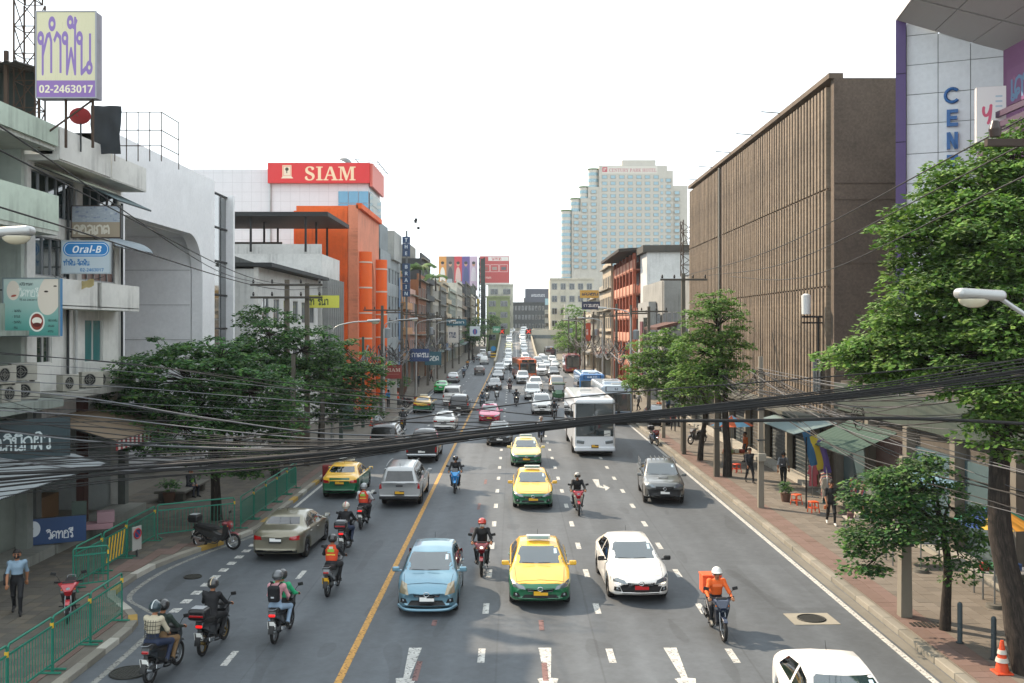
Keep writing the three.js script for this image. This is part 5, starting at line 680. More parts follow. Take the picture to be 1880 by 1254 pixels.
    const mi = put('wing_mirror', new MB().rb(sx * (W + .1), my, mz, .21, .14, .09, .04).box(sx * (W - .01), my - .04, mz, .12, .04, .05).geo(), o.mirror ?? up);
    part('mirror_glass', boxG(.16, .1, .006).translate(sx * (W + .1), my, mz - .048), chromeM, mi);
    // lamps
    const yh = tab(p.belt, .12), tall = boxy ? .17 : .12, hl = o.lamp ?? 'wide';
    if (hl === 'round') put('headlight', fit('+z', [[sx * W * .58, yh - .04], [sx * W * .9, yh - .02], [sx * W * .86, yh + .25], [sx * W * .66, yh + .2]], .012, 6, 6), hazyLamp);
    else put('headlight', fit('+z', [[sx * W * .46, yh - .02], [sx * W * .93, yh + .02], [sx * W * .93, yh + tall + .04], [sx * W * .52, yh + tall * .55]], .012, 7, 4), lampM);
    if (near) { put('fog_lamp', fit('+z', [[sx * W * .62, .36], [sx * W * .86, .36], [sx * W * .84, .48], [sx * W * .68, .48]], .01, 4, 3), blackP); put('fog_lamp_lens', new THREE.SphereGeometry(.045, 10, 6).translate(sx * W * .75, .42, zt(.12)), lampM); }
    const yl = p.bed ? .8 : boxy ? 1.0 : .82, th = p.bed || o.type === 'canopy' ? .34 : boxy ? .3 : .16, inn = p.bed || o.type === 'canopy' ? .84 : boxy ? .8 : .52;
    put('tail_light', fit('-z', [[sx * W * inn, yl - th / 2 + .02], [sx * W * .97, yl - th / 2], [sx * W * .95, yl + th / 2], [sx * W * (inn + .04), yl + th / 2 - .03]], .014, 5, 5), o.lit ? litRed : redLens);
  }
  const yh = tab(p.belt, .05), gw = o.grilleW ?? .44, big = boxy && o.type !== 'hatch';
  put('grille', fit('+z', [[-W * gw * .9, yh - (big ? .08 : .03)], [W * gw * .9, yh - (big ? .08 : .03)], [W * gw, yh + (big ? .16 : .07)], [-W * gw, yh + (big ? .16 : .07)]], .01, 8, 3), o.grille ?? blackP);
  if (near) { for (const yy of [0, .05]) put('grille_bar', fit('+z', [[-W * gw * .9, yh - .02 + yy], [W * gw * .9, yh - .02 + yy], [W * gw * .9, yh + yy], [-W * gw * .9, yh + yy]], .018, 8, 1), chromeM); put('badge', new THREE.TorusGeometry(.055, .012, 6, 18).scale(1.3, 1, 1).translate(0, yh + .06, zt(-.02)), chromeM); }
  put('lower_intake', fit('+z', [[-W * .62, .3], [W * .62, .3], [W * .5, .43], [-W * .5, .43]], .01, 8, 3), blackP);
  put('license_plate', boxG(.42, .17, .02).translate(0, big ? .56 : .46, zt(-.03)), o.plate ?? plate('1กน 4261', o.taxi ? '#d9a520' : '#e9e9e4'));
  put('license_plate', boxG(.42, .17, .02).rotateY(Math.PI).translate(0, p.bed || boxy ? .66 : .74, -h - .006 + (boxy ? -.015 : 0)), o.plate ?? plate('1กน 4261', o.taxi ? '#d9a520' : '#e9e9e4'));
  put('rear_bumper_trim', fit('-z', [[W * .8, .32], [-W * .8, .32], [-W * .8, .42], [W * .8, .42]], .01, 8, 2), p.bed || o.type === 'canopy' ? chromeM : blackP);
  if (near) {
    for (const s of [-1, 1]) put('wiper', new MB().bar([s * W * .06 - W * .1, yc + .06, zt(ws0 - .015)], [s * W * .1 + W * .36 * s - W * .1, yc + .075, zt(ws0 - .0)], .018, .014).geo(), blackP);
    put('antenna', new THREE.CylinderGeometry(.004, .007, .18, 5).rotateX(-.5).translate(0, pk + .07, zt(r0[0] - .1)), blackP);
    if (!boxy) put('boot_lid', fit('-z', [[W * .5, .6], [-W * .5, .6], [-W * .52, .98], [W * .52, .98]], .004, 8, 5), lo);
    put('bonnet', fit('+y', [[-W * .74, zt(.3)], [W * .74, zt(.3)], [W * .8, zt(ws0 - .06)], [-W * .8, zt(ws0 - .06)]], .004, 10, 8), up);
    const seam = (ax, q) => put('shut_line', fit(ax, q, .009, 8, 8), rubberM); seam('+y', [[-W * .74, zt(.3)], [W * .74, zt(.3)], [W * .74, zt(.309)], [-W * .74, zt(.309)]]); for (const s of [-1, 1]) seam('+y', [[s * W * .745, zt(.3)], [s * W * .755, zt(.3)], [s * W * .812, zt(ws0 - .06)], [s * W * .802, zt(ws0 - .06)]]);
    for (const s of ['+x', '-x']) for (const v of [p.fo + p.wr + .11, cabM]) seam(s, [[zt(v) - .005, ring(p, v)[0][1] + .06], [zt(v) + .005, ring(p, v)[0][1] + .06], [zt(v) + .005, tab(p.belt, v) - .02], [zt(v) - .005, tab(p.belt, v) - .02]]);
    put('licence_sticker', fit('+z', [[W * .5, yr - .16], [W * .6, yr - .16], [W * .59, yr - .06], [W * .5, yr - .06]], .011, 1, 1), M(0xb9cdd6, 0.6));
  }
  for (const z of [zt(p.fo), zt(p.fo + p.wb)]) for (const s of [-1, 1]) wheel(t, s * (W - .12), p.wr, z, .2, o.rim);
  put('underside', boxG(p.W * .8, .1, p.L * .8).translate(0, .3, 0), rubberM);
  if (o.taxi) { const rs = put('taxi_sign', rbox(.72, .13, .2, .03).translate(0, pk + .09, zt(2.35)), M(0xc9cdc6, 0.35)); part('sign_panel', boxG(.6, .08, .01).translate(0, pk + .09, zt(2.35) + .102), M(0x8fa9a6, 0.3), rs); }
  if (p.bed) {
    const b = new MB(), z0 = zt(p.bed + .1), z1 = -h + .06, L = z0 - z1; void L;
    put('bed_floor', boxG(p.W - .24, .02, z0 - z1 - .04).translate(0, 1.106, (z0 + z1) / 2), M(0x141516, 0.8));
    for (const s of [-1, 1]) b.rb(s * (W - .06), 1.15, (z0 + z1) / 2, .09, .1, z0 - z1, .02);
    b.rb(0, 1.15, z1, p.W - .1, .1, .06, .02); put('bed_rail', b.geo(), up);
    put('tailgate', fit('-z', [[W * .8, .62], [-W * .8, .62], [-W * .8, 1.04], [W * .8, 1.04]], .012, 6, 4), up);
    put('rear_bumper', rbox(p.W * .94, .13, .16, .03).translate(0, .5, -h - .04), chromeM);
  }
  if (o.type === 'canopy') { put('tailgate', fit('-z', [[W * .8, .62], [-W * .8, .62], [-W * .8, 1.08], [W * .8, 1.08]], .012, 6, 4), up); put('tailgate_handle', rbox(.3, .06, .02, .01).translate(0, .98, -h - .03), darkP); put('rear_bumper', rbox(p.W * .94, .12, .16, .03).translate(0, .48, -h - .05), darkP); for (const s of [-1, 1]) put('roof_rail', new MB().tube([[s * .6, pk + .03, zt(2.5)], [s * .6, pk + .06, zt(2.8)], [s * .6, pk + .06, zt(4.6)], [s * .6, pk + .01, zt(4.9)]], .018).geo(), steelM); }
  if (o.extra) o.extra(t, p, put, zt, fit);
  return t;
}
const carG = 'vehicles in the traffic';
const TAXI = { taxi: 1, color: 0xe2b02c, lower: 0x06613c, metal: 0 };
// towards the camera
car({ type: 'hatch', label: 'light metallic blue hatchback beside the yellow centre line', x: -2.36, d: 27.1, color: 0x6f95a6, metal: 0.6, lamp: 'round', clearGlass: 1, plate: plate('ลว 7804'), rim: chromeM, extra: (t, p, put, zt) => { put('front_spoiler', new MB().tube([[-.8, .24, zt(.34)], [-.6, .2, zt(.06)], [0, .19, zt(-.03)], [.6, .2, zt(.06)], [.8, .24, zt(.34)]], .045, 8, 24).geo(), paint(0x6f95a6, 0.6)); } });
car({ ...TAXI, type: 'sedan', label: 'yellow and green taxi next to the blue hatchback, roof sign on top', x: 0.76, d: 27.7, plate: plate('1ทก 4261', '#d9a520') });
car({ type: 'sedan', label: 'pearl white car with a red front plate and black mirrors', x: 3.58, d: 28.3, yaw: 0.03, color: 0xe2e0da, metal: 0.05, mirror: blackP, plate: plate('3กค 817', '#b8141c', '#1c0608'), rim: rimM, extra: (t, p, put, zt, fit) => { put('front_grille_mouth', fit('+z', [[-.5, .28], [.5, .28], [.62, .56], [-.62, .56]], .011, 8, 4), blackP); for (const s of [-1, 1]) put('daytime_lamp', fit('+z', [[s * .58, .56], [s * .72, .57], [s * .72, .6], [s * .58, .59]], .016, 3, 1), litM); } });
car({ type: 'sedan', label: 'white sedan with dark side glass in the kerb lane beside the delivery rider', x: 6.2, d: 16.7, yaw: -0.05, color: 0xeceae6, metal: 0 });
car({ ...TAXI, type: 'sedan', label: 'yellow and green taxi second in line, beside the rider with the red motorcycle', x: 0.86, d: 42.8, plate: plate('1มว 338', '#d9a520') });
car({ ...TAXI, type: 'sedan2', label: 'pale yellow and green taxi third in line, under the thick cable bundle', x: 0.74, d: 55.8, color: 0xe6cd7a, plate: plate('1มก 920', '#d9a520') });
car({ type: 'sedan2', label: 'low black sedan behind the third taxi', x: -0.9, d: 65.5, color: 0x121315 });
car({ type: 'pickup', label: 'grey pickup truck with steel bed rails and bonnet scoop by the right kerb', x: 6.85, d: 43.9, yaw: -0.06, color: 0x6c6e6d, metal: 0.5, rim: chromeM, plate: plate('บบ 884'), extra: (t, p, put, zt, fit) => {
  put('front_bumper_guard', fit('+z', [[-.84, .44], [.84, .44], [.84, .72], [-.84, .72]], .03, 10, 3), darkP); put('bonnet_scoop', rbox(.42, .07, .3, .03).translate(0, 1.11, zt(.95)), paint(0x6c6e6d, 0.5));
  for (const s of [-1, 1]) { const b = new MB(); for (const y of [1.3, 1.42, 1.54]) b.tube([[s * .82, y, zt(3.5)], [s * .82, y, zt(5.1)]], .016); for (const z of [3.5, 4.0, 4.55, 5.1]) b.tube([[s * .82, 1.14, zt(z)], [s * .82, 1.56, zt(z)]], .016); put('bed_side_rail', b.geo(), chromeM); }
  for (const x of [-.4, -.2, 0, .2, .4]) put('roof_rack_bar', boxG(.03, .03, .9).translate(x, 1.8, zt(2.75)), steelM); } });
car({ type: 'sedan', label: 'red and pink taxi with green light behind the windscreen, right of the centre line', taxi: 1, color: 0xd2567a, lower: 0xb01436, metal: 0.1, x: -1.95, d: 81 });
const FAR = 'cars queueing towards the footbridge', RAMP = 'cars on the flyover ramp';
car({ type: 'suv', label: 'white off-road suv with a row of roof lamps beside the coach', x: 2.6, d: 89, color: 0xdad9d4, extra: (t, p, put, zt) => { for (let i = -2; i <= 2; i++) put('roof_lamp', new THREE.SphereGeometry(.09, 10, 6).translate(i * .24, 1.92, zt(2.2)), lampM); } });
car({ type: 'suv', label: 'pale silver suv behind the white suv with roof lamps', x: 2.15, d: 107, color: 0xc9cac6, metal: 0.4 });
car({ type: 'pickup', label: 'white pickup truck behind the pale silver suv', x: 2.75, d: 121, color: 0xdcdbd6 });
car({ type: 'suv', label: 'light grey car beside the orange city bus, in front of its front wheel', x: 1.35, d: 137, color: 0xb4b9bb, metal: 0.4 });
car({ type: 'sedan', label: 'black sedan ahead of the white scooter near the centre line', x: -2.3, d: 123, color: 0x15171a });
car({ type: 'sedan2', label: 'dark grey sedan behind the black sedan near the centre line', x: -2.25, d: 147, color: 0x55595c, metal: 0.4 });
car({ type: 'suv', label: 'silver suv behind the dark grey sedan near the centre line', x: -2.3, d: 166, color: 0x9b9fa1, metal: 0.4 });
car({ type: 'van', label: 'bronze van behind the green three-wheeler', x: 5.3, d: 119, color: 0x8f8377, metal: 0.4 });
car({ type: 'pickup', label: 'dark grey pickup truck between the orange bus and the red bus', x: 6.3, d: 153, color: 0x5c5f61, metal: 0.4 });
const qc = [0xd8d8d4, 0xb9bdbf, 0x8c9092, 0xe4e3df, 0x33363a, 0xc7cbcd];
[[4.6, 160, 'suv'], [4.9, 178, 'sedan'], [4.9, 196, 'van'], [-0.9, 182, 'suv'], [-1.4, 198, 'sedan'], [8.1, 190, 'sedan'], [8.3, 210, 'suv'], [6.3, 186, 'hatch'], [6.4, 204, 'van'], [6.5, 222, 'suv']].forEach(([x, d, ty], i) => car({ type: ty, label: 'small distant ' + colourWord(qc[i % 6]) + ' ' + ty.replace('2', '') + ' in the queue on the oncoming lanes', group: FAR, name: 'queued_car', cat: 'car', x, d, color: qc[i % 6], metal: 0.2 }));
// away from the camera
car({ type: 'sedan2', away: 1, label: 'gold beige sedan driving away beside the green railings', x: -7.85, d: 33.3, yaw: -0.05, color: 0x7f7a68, metal: 0.55, plate: plate('ฌม 1084'.replace('ฌ', 'ม')), wsMat: tintM });
car({ ...TAXI, type: 'sedan', away: 1, label: 'yellow and green taxi driving away along the left kerb beside traffic cones', x: -7.95, d: 45.5, plate: plate('1มร 552', '#d9a520') });
car({ type: 'canopy', away: 1, label: 'silver pickup truck with a canopy over its bed, driving away', x: -4.95, d: 43.3, color: 0xa9abab, metal: 0.5, plate: plate('2ตค 706', '#d9a520') });
car({ type: 'pickup', away: 1, label: 'black pickup truck with chrome rear bumper driving away under the cables', x: -5.3, d: 57.5, color: 0x131416, plate: plate('กท 455') });
car({ type: 'suv', away: 1, label: 'black suv with red stripe light beside the left kerb under the cables', x: -8.1, d: 62, color: 0x17181a });
car({ type: 'sedan2', away: 1, label: 'white sedan driving away just beyond the black pickup truck', x: -5.2, d: 74.5, color: 0xd9d9d5, metal: 0.05 });
car({ type: 'suv', away: 1, label: 'black suv driving away behind the red and pink taxi', x: -4.85, d: 88.5, color: 0x17181b });
car({ type: 'van', away: 1, label: 'white van with dark rear glass in front of the black suv', x: -6.1, d: 99, color: 0xd6d6d2 });
car({ ...TAXI, type: 'sedan', away: 1, label: 'yellow and green taxi driving away behind the parked red motorcycle', x: -8.3, d: 90.5 });
car({ type: 'sedan2', away: 1, label: 'bright green sedan driving away near the left kerb', x: -8.6, d: 118, color: 0x1fa04e, metal: 0 });
car({ type: 'sedan', away: 1, label: 'silver sedan driving away ahead of the bright green sedan', x: -8.55, d: 140, color: 0xa3a6a8, metal: 0.4 });
car({ type: 'hatch', away: 1, label: 'brown grey hatchback driving away alone in the lane by the centre line', x: -5.5, d: 162, color: 0x5a5450, metal: 0.4 });
car({ type: 'suv', away: 1, label: 'white hatchback driving away next to the striped marker post', x: -6.1, d: 208, color: 0xd5d6d3 });
[[-7.9, 236, 'sedan'], [-5.6, 248, 'suv'], [-8.0, 262, 'van']].forEach(([x, d, ty], i) => car({ type: ty, away: 1, label: 'tiny distant ' + colourWord(qc[i + 1]) + ' car driving away beside the foot of the flyover', group: 'far cars driving away', name: 'departing_car', cat: 'car', x, d, color: qc[i + 1] }));
car({ type: 'sedan', label: 'dark grey car parked by the right kerb behind the utility poles', x: 11.6, d: 78, y: 0.145, color: 0x4a4e52, metal: 0.4 });
// ---------- flyover ----------
{
  const ramp = (d) => 6.2 * sst(205, 345, d), ctr = (d) => 0.8 + (d > 300 ? ((d - 300) / 60) ** 2 * 4.2 : 0), N = 30, col = wall(0x9d998e), deckM = M(0x77797b, .8, 0, { map: T.clean }), t = struct(new THREE.Group()); t.name = 'flyover'; scene.add(t);
  const ribbon = (x0, x1, y0, y1, d0, d1) => { const pos = [], idx = []; for (let i = 0; i <= N; i++) { const d = lerp(d0, d1, i / N), c = ctr(d), y = ramp(d); pos.push(c + x0, y + y0, -d, c + x1, y + y0, -d, c + x1, y + y1, -d, c + x0, y + y1, -d); } for (let i = 0; i < N; i++) for (let k = 0; k < 4; k++) { const a = i * 4 + k, b = i * 4 + (k + 1) % 4; idx.push(a, b, a + 4, b, b + 4, a + 4); } idx.push(0, 2, 1, 0, 3, 2, N * 4, N * 4 + 1, N * 4 + 2, N * 4, N * 4 + 2, N * 4 + 3); const g = new THREE.BufferGeometry(); g.setAttribute('position', new THREE.Float32BufferAttribute(pos, 3)); g.setIndex(idx); const n = g.toNonIndexed(); n.computeVertexNormals(); return n; };
  part('deck', ribbon(-4.4, 4.4, -.6, .03, 203, 440), deckM, t); part('barrier', ribbon(-4.7, -4.4, -.7, .95, 200, 440), col, t); part('barrier', ribbon(4.4, 4.7, -.7, .95, 200, 440), col, t); part('lane_line', ribbon(-.08, .08, .035, .04, 206, 430), whiteLine, t); for (const s of [-1, 1]) part('coping_rail', ribbon(s * 4.55 - .2, s * 4.55 + .2, .96, 1.08, 200, 440), wall(0xb5ae9c), t);
  for (let d = 262; d < 430; d += 24) part('pier', boxG(3.2, ramp(d) - .5, 1.2).translate(ctr(d), (ramp(d) - .5) / 2, -d), col, t);
  for (const [x, i] of [[-3.2, 0], [3.0, 1]]) { const s = thing('lane_signal', i ? 'red cross lane signal over the right flyover lane' : 'red cross lane signal over the left flyover lane', 'signal', [x + .6, 0, -232]); part('post', boxG(.14, 6.6, .14).translate(0, 3.3, 0), steelM2(), s); part('signal_box', boxG(1.3, 1.1, .3).translate(0, 6.8, 0), blackSteel, s); part('cross', new MB().box(0, 6.8, .17, 1.2, .22, .04, 0, 0, .78).box(0, 6.8, .18, 1.2, .22, .04, 0, 0, -.78).geo(), M(0xc03a2c, .4, 0, { emissive: 0xd03020, emissiveIntensity: .4 }), s); }
  { const s = thing('marker_post', 'black and yellow striped marker post at the head of the flyover', 'marker', [-3.9, 0, -197]); part('post', boxG(.14, 3, .14).translate(0, 1.5, 0), steelM2(), s); for (let i = 0; i < 4; i++) part('stripe', boxG(1.1, .26, .1).translate(0, 2 + i * .3, .08), i % 2 ? M(0x18191a, .6) : M(0xc9a22a, .6), s); part('blue_disc', new THREE.CylinderGeometry(.5, .5, .06, 20).rotateX(Math.PI / 2).translate(0, 3.6, .08), M(0x2f7fb0, .5), s); }
  const rc = [0xd8c46a, 0xd9cf8a, 0xd6d6d2, 0xbfc3c5, 0x8a8e90, 0xe0dfdb, 0x33363a]; let q = 0;
  for (let i = 0; i < 13; i++) for (const x of [-1.9, 1.9]) { const d = 214 + i * 9.5 + (x > 0 ? 4 : 0); const c = x < 0 && i > 2 && i < 6 ? rc[i % 2] : x > 0 && i === 2 ? 0x1b2226 : rc[2 + (q++ * 5) % 4]; const o = car({ type: ['sedan', 'suv', 'van', 'sedan2'][(i * 3 + (x > 0)) % 4], name: 'queued_car', cat: 'car', label: 'small ' + colourWord(c) + ' car in the queue on the flyover ramp', group: 'cars queueing on the flyover ramp', x: ctr(d) + x, d, y: ramp(d + 2.2) + .05, color: c, metal: .2 }); o.rotation.x = .02; }
}
function steelM2() { return M(0x8d9193, .5, .5); }
// ---------- people: one continuous skin over a posed skeleton ----------
function nets(bones, cell, k = 0.035) {                                // bones: [a, b, ra, rb, colour class]
  const lo = V(9, 9, 9), hi = V(-9, -9, -9);
  for (const [a, b, ra, rb] of bones) { const m = Math.max(ra, rb) + 2.2 * cell; lo.min(a.clone().min(b).subScalar(m)); hi.max(a.clone().max(b).addScalar(m)); }
  const N = [0, 1, 2].map((i) => Math.ceil((hi.getComponent(i) - lo.getComponent(i)) / cell) + 1), [nx, ny, nz] = N, f = new Float32Array(nx * ny * nz).fill(1);
  const dist = (x, y, z, [a, b, ra, rb, , sq]) => { const dx = b.x - a.x, dy = b.y - a.y, dz = b.z - a.z, L = dx * dx + dy * dy + dz * dz || 1e-9, t = clamp(((x - a.x) * dx + (y - a.y) * dy + (z - a.z) * dz) / L), ex = (x - a.x - dx * t) * (sq ? sq[0] : 1), ey = (y - a.y - dy * t) * (sq ? sq[1] : 1), ez = (z - a.z - dz * t) * (sq ? sq[2] : 1); return Math.sqrt(ex * ex + ey * ey + ez * ez) - lerp(ra, rb, t); };
  for (const B of bones) {
    const m = Math.max(B[2], B[3]) * 1.3 + k + 2 * cell, r = (v, c, s) => clamp(Math.floor((v - lo.getComponent(c)) / cell) + s, 0, N[c] - 1);
    const a = B[0].clone().min(B[1]).subScalar(m), b = B[0].clone().max(B[1]).addScalar(m);
    for (let z = r(a.z, 2, 0); z <= r(b.z, 2, 1); z++) for (let y = r(a.y, 1, 0); y <= r(b.y, 1, 1); y++) for (let x = r(a.x, 0, 0); x <= r(b.x, 0, 1); x++) {
      const q = (z * ny + y) * nx + x, d = dist(lo.x + x * cell, lo.y + y * cell, lo.z + z * cell, B), h = Math.max(k - Math.abs(d - f[q]), 0) / k; f[q] = Math.min(d, f[q]) - h * h * k / 4;
    }
  }
  const vid = new Int32Array(f.length).fill(-1), pos = [], cls = [], idx = [], E = [[0, 1], [2, 3], [4, 5], [6, 7], [0, 2], [1, 3], [4, 6], [5, 7], [0, 4], [1, 5], [2, 6], [3, 7]], off = [0, 1, nx, nx + 1, nx * ny, nx * ny + 1, nx * ny + nx, nx * ny + nx + 1];
  for (let z = 0; z < nz - 1; z++) for (let y = 0; y < ny - 1; y++) for (let x = 0; x < nx - 1; x++) {
    const q = (z * ny + y) * nx + x; let s = 0; for (let c = 0; c < 8; c++) if (f[q + off[c]] < 0) s |= 1 << c; if (s === 0 || s === 255) continue;
    let px = 0, py = 0, pz = 0, n = 0;
    for (const [a, b] of E) { const fa = f[q + off[a]], fb = f[q + off[b]]; if ((fa < 0) === (fb < 0)) continue; const t = fa / (fa - fb); px += lerp(a & 1, b & 1, t); py += lerp(a >> 1 & 1, b >> 1 & 1, t); pz += lerp(a >> 2, b >> 2, t); n++; }
    const X = lo.x + (x + px / n) * cell, Y = lo.y + (y + py / n) * cell, Z = lo.z + (z + pz / n) * cell; let best = 9, c = 0;
    for (const B of bones) { const d = dist(X, Y, Z, B); if (d < best) { best = d; c = B[4]; } }
    vid[q] = pos.length / 3; pos.push(X, Y, Z); cls.push(c);
  }
  for (let z = 1; z < nz - 1; z++) for (let y = 1; y < ny - 1; y++) for (let x = 1; x < nx - 1; x++) {
    const q = (z * ny + y) * nx + x, s = f[q] < 0;
    for (const [st, u, v] of [[1, nx, nx * ny], [nx, nx * ny, 1], [nx * ny, 1, nx]]) { if (s === (f[q + st] < 0)) continue; const a = vid[q], b = vid[q - u], c = vid[q - u - v], d = vid[q - v]; if (a < 0 || b < 0 || c < 0 || d < 0) continue; if (s) idx.push(a, b, c, a, c, d); else idx.push(a, c, b, a, d, c); }
  }
  return { pos, cls, idx };
}
// colour classes: 0 shirt, 1 trousers, 2 skin, 3 shoes, 4 forearm, 5 eyes / brows, 6 lips, 7 shin
const POSES = {
  ride: { hip: [0, .86, -.2], chest: [0, 1.24, -.1], neck: [0, 1.4, -.06], head: [0, 1.55, -.02], sh: [.18, 1.34, -.09], el: [.29, 1.1, .08], ha: [.3, 1.02, .33], fd: [0, -.1, 1], kn: [.2, .78, .22], an: [.17, .38, .08], toe: [.18, .32, .24], hx: .1 },
  pillion: { hip: [0, .92, -.52], chest: [0, 1.3, -.46], neck: [0, 1.46, -.42], head: [0, 1.61, -.38], sh: [.17, 1.4, -.45], el: [.25, 1.13, -.32], ha: [.17, 1.0, -.12], fd: [-.3, -.3, .9], kn: [.25, .82, -.12], an: [.23, .46, -.3], toe: [.25, .4, -.16], hx: .11 },
  stand: { hip: [0, .92, 0], chest: [0, 1.28, .01], neck: [0, 1.45, .01], head: [0, 1.6, .04], sh: [.18, 1.39, 0], el: [.23, 1.12, -.02], ha: [.22, .88, .06], fd: [0, -1, .2], kn: [.1, .5, .03], an: [.1, .09, -.02], toe: [.12, .04, .13], hx: .09 },
  sit: { hip: [0, .5, 0], chest: [0, .86, .05], neck: [0, 1.02, .07], head: [0, 1.16, .11], sh: [.18, .97, .06], el: [.23, .7, .12], ha: [.12, .58, .32], fd: [-.3, -.3, .9], kn: [.14, .5, .42], an: [.14, .1, .4], toe: [.15, .05, .54], hx: .09 },
};
POSES.walk = { ...POSES.stand, step: 0.24 };
const bodyCache = {};
function bodyGeo(pose, fine, slim = 1) {
  const key = pose + fine + slim; if (bodyCache[key]) return bodyCache[key];
  const p = POSES[pose], v = (k, s = 1) => V(p[k][0] * s, p[k][1], p[k][2]), B = [], H = v('head'), N = v('neck'), C = v('chest'), hip = v('hip');
  const waist = hip.clone().lerp(C, .5), q = [.82 / slim, 1, 1.15];
  B.push([hip, waist, .135 * slim, .125 * slim, 1, q], [waist, C, .128 * slim, .142 * slim, 0, q], [C, C.clone().lerp(N, .6), .14 * slim, .09, 0, q], [C.clone().lerp(N, .7), H.clone().add(V(0, -.04, -.015)), .055, .05, 2]);
  const fing = [];
  for (const s of [1, -1]) {
    const sh = v('sh', s), el = v('el', s), ha = v('ha', s), kn = v('kn', s), an = v('an', s), toe = v('toe', s), hj = hip.clone().add(V(s * p.hx, -.02, 0));
    if (p.step) { const z = s * p.step; kn.z += z * .55 + .05; an.z += z; toe.z += z; if (s < 0) { an.y += .06; toe.y += .01; } el.z -= z * .5; ha.z -= z * .9; }
    B.push([sh.clone().lerp(C, .55), sh, .085, .072, 0], [sh, el, .062 * slim, .05 * slim, 0], [el, ha.clone().lerp(el, .12), .046, .033, 4], [hj, kn, .098 * slim, .068 * slim, 1], [kn, an, .064 * slim, .044, 7], [an, toe, .042, .034, 3], [an, an.clone().add(V(0, -.03, -.05)), .04, .034, 3]);
    const fd = V(p.fd[0] * s, p.fd[1], p.fd[2]).normalize(), side = V(s, 0, 0).addScaledVector(fd, -fd.x * s).normalize(), dn = V(0, -1, 0).addScaledVector(fd, fd.y).normalize(), curl = pose === 'ride' ? 1.2 : .55, wr = ha.clone();
    const palm = wr.clone().addScaledVector(fd, .055), out = fine ? fing : B; out.push([wr, palm, .026, .034, 2, fine ? null : undefined]);
    if (fine) {
      for (let i = 0; i < 4; i++) { const base = palm.clone().addScaledVector(fd, .025).addScaledVector(side, (1.5 - i) * .019), L = [.028, .034, .032, .024][i], a = curl, d1 = fd.clone().multiplyScalar(Math.cos(a * .5)).addScaledVector(dn, Math.sin(a * .5)), d2 = fd.clone().multiplyScalar(Math.cos(a * 1.5)).addScaledVector(dn, Math.sin(a * 1.5)), m = base.clone().addScaledVector(d1, L * 1.2); fing.push([base.clone().addScaledVector(fd, -.03), base, .012, .0105, 2], [base, m, .0105, .0095, 2], [m, m.clone().addScaledVector(d2, L), .0095, .0085, 2]); }
      const tb = wr.clone().addScaledVector(fd, .03).addScaledVector(side, -.028), tm = tb.clone().addScaledVector(side, -.022).addScaledVector(fd, .03).addScaledVector(dn, .01); fing.push([tb, tm, .0135, .0115, 2], [tm, tm.clone().addScaledVector(fd, .026).addScaledVector(dn, .018), .0115, .0095, 2]);
    }
  }
  const hb = [[H.clone().add(V(0, .045, -.015)), H.clone().add(V(0, .03, -.02)), .098, .098, 2, [1.12, .95, .94]], [H.clone().add(V(0, -.03, .03)), H.clone().add(V(0, -.085, .045)), .066, .042, 2], [H.clone().add(V(0, .01, .1)), H.clone().add(V(0, -.035, .118)), .012, .019, 2], [H.clone().add(V(-.02, -.068, .098)), H.clone().add(V(.02, -.068, .098)), .012, .012, 6], [H.clone().add(V(0, -.1, -.02)), H.clone().add(V(0, -.03, -.02)), .052, .055, 2]];
  for (const s of [1, -1]) hb.push([H.clone().add(V(s * .088, .01, -.015)), H.clone().add(V(s * .09, -.03, -.012)), .02, .014, 2], [H.clone().add(V(s * .034, .008, .083)), H.clone().add(V(s * .036, .008, .083)), .014, .014, 5], [H.clone().add(V(s * .02, .034, .09)), H.clone().add(V(s * .05, .034, .078)), .007, .006, 5]);
  const parts = fine ? [nets(B, .016), nets(hb, .0075, .02), nets(fing, .0062, .008)] : [nets(B.concat(hb.slice(0, 2).map((b) => [...b])), .03, .04)];
  const pos = [], cls = [], idx = []; for (const n of parts) { const b = pos.length / 3; for (const x of n.pos) pos.push(x); for (const c of n.cls) cls.push(c); for (const i of n.idx) idx.push(i + b); }
  const g = new THREE.BufferGeometry(); g.setAttribute('position', new THREE.Float32BufferAttribute(pos, 3)); g.setIndex(idx); g.computeVertexNormals();
  const vest = fine ? (() => { const n = nets([[hip.clone().lerp(waist, .7), waist, .14 * slim, .14 * slim, 0, q], [waist, C, .142 * slim, .158 * slim, 0, q], [C, C.clone().lerp(N, .45), .156 * slim, .118, 0, q], [v('sh').lerp(C, .4), v('sh', -1).lerp(C, .4), .082, .082, 0]], .018); const G = new THREE.BufferGeometry(); G.setAttribute('position', new THREE.Float32BufferAttribute(n.pos, 3)); G.setIndex(n.idx); G.computeVertexNormals(); return G; })() : null;
  return bodyCache[key] = { g, cls, H, C, N, hip, vest };
}
const skinM = M(0xffffff, 0.75, 0, { vertexColors: true, sheen: 0.2 }), visorM = M(0x0a0c0e, 0.06, 0, { clearcoat: 1 }), hairM = M(0x120e0c, 0.7);
const domeG = new THREE.SphereGeometry(.142, 20, 12, 0, 6.283, 0, 1.75), backG = new THREE.SphereGeometry(.1415, 18, 6, Math.PI * .82, Math.PI * 1.36, 1.7, .62), brimG = new THREE.TorusGeometry(.139, .009, 6, 24).rotateX(Math.PI / 2), visG = new THREE.SphereGeometry(.145, 14, 6, Math.PI * .18, Math.PI * .64, 1.28, .62), chinG = new THREE.SphereGeometry(.143, 14, 5, Math.PI * .16, Math.PI * .68, 1.9, .42);
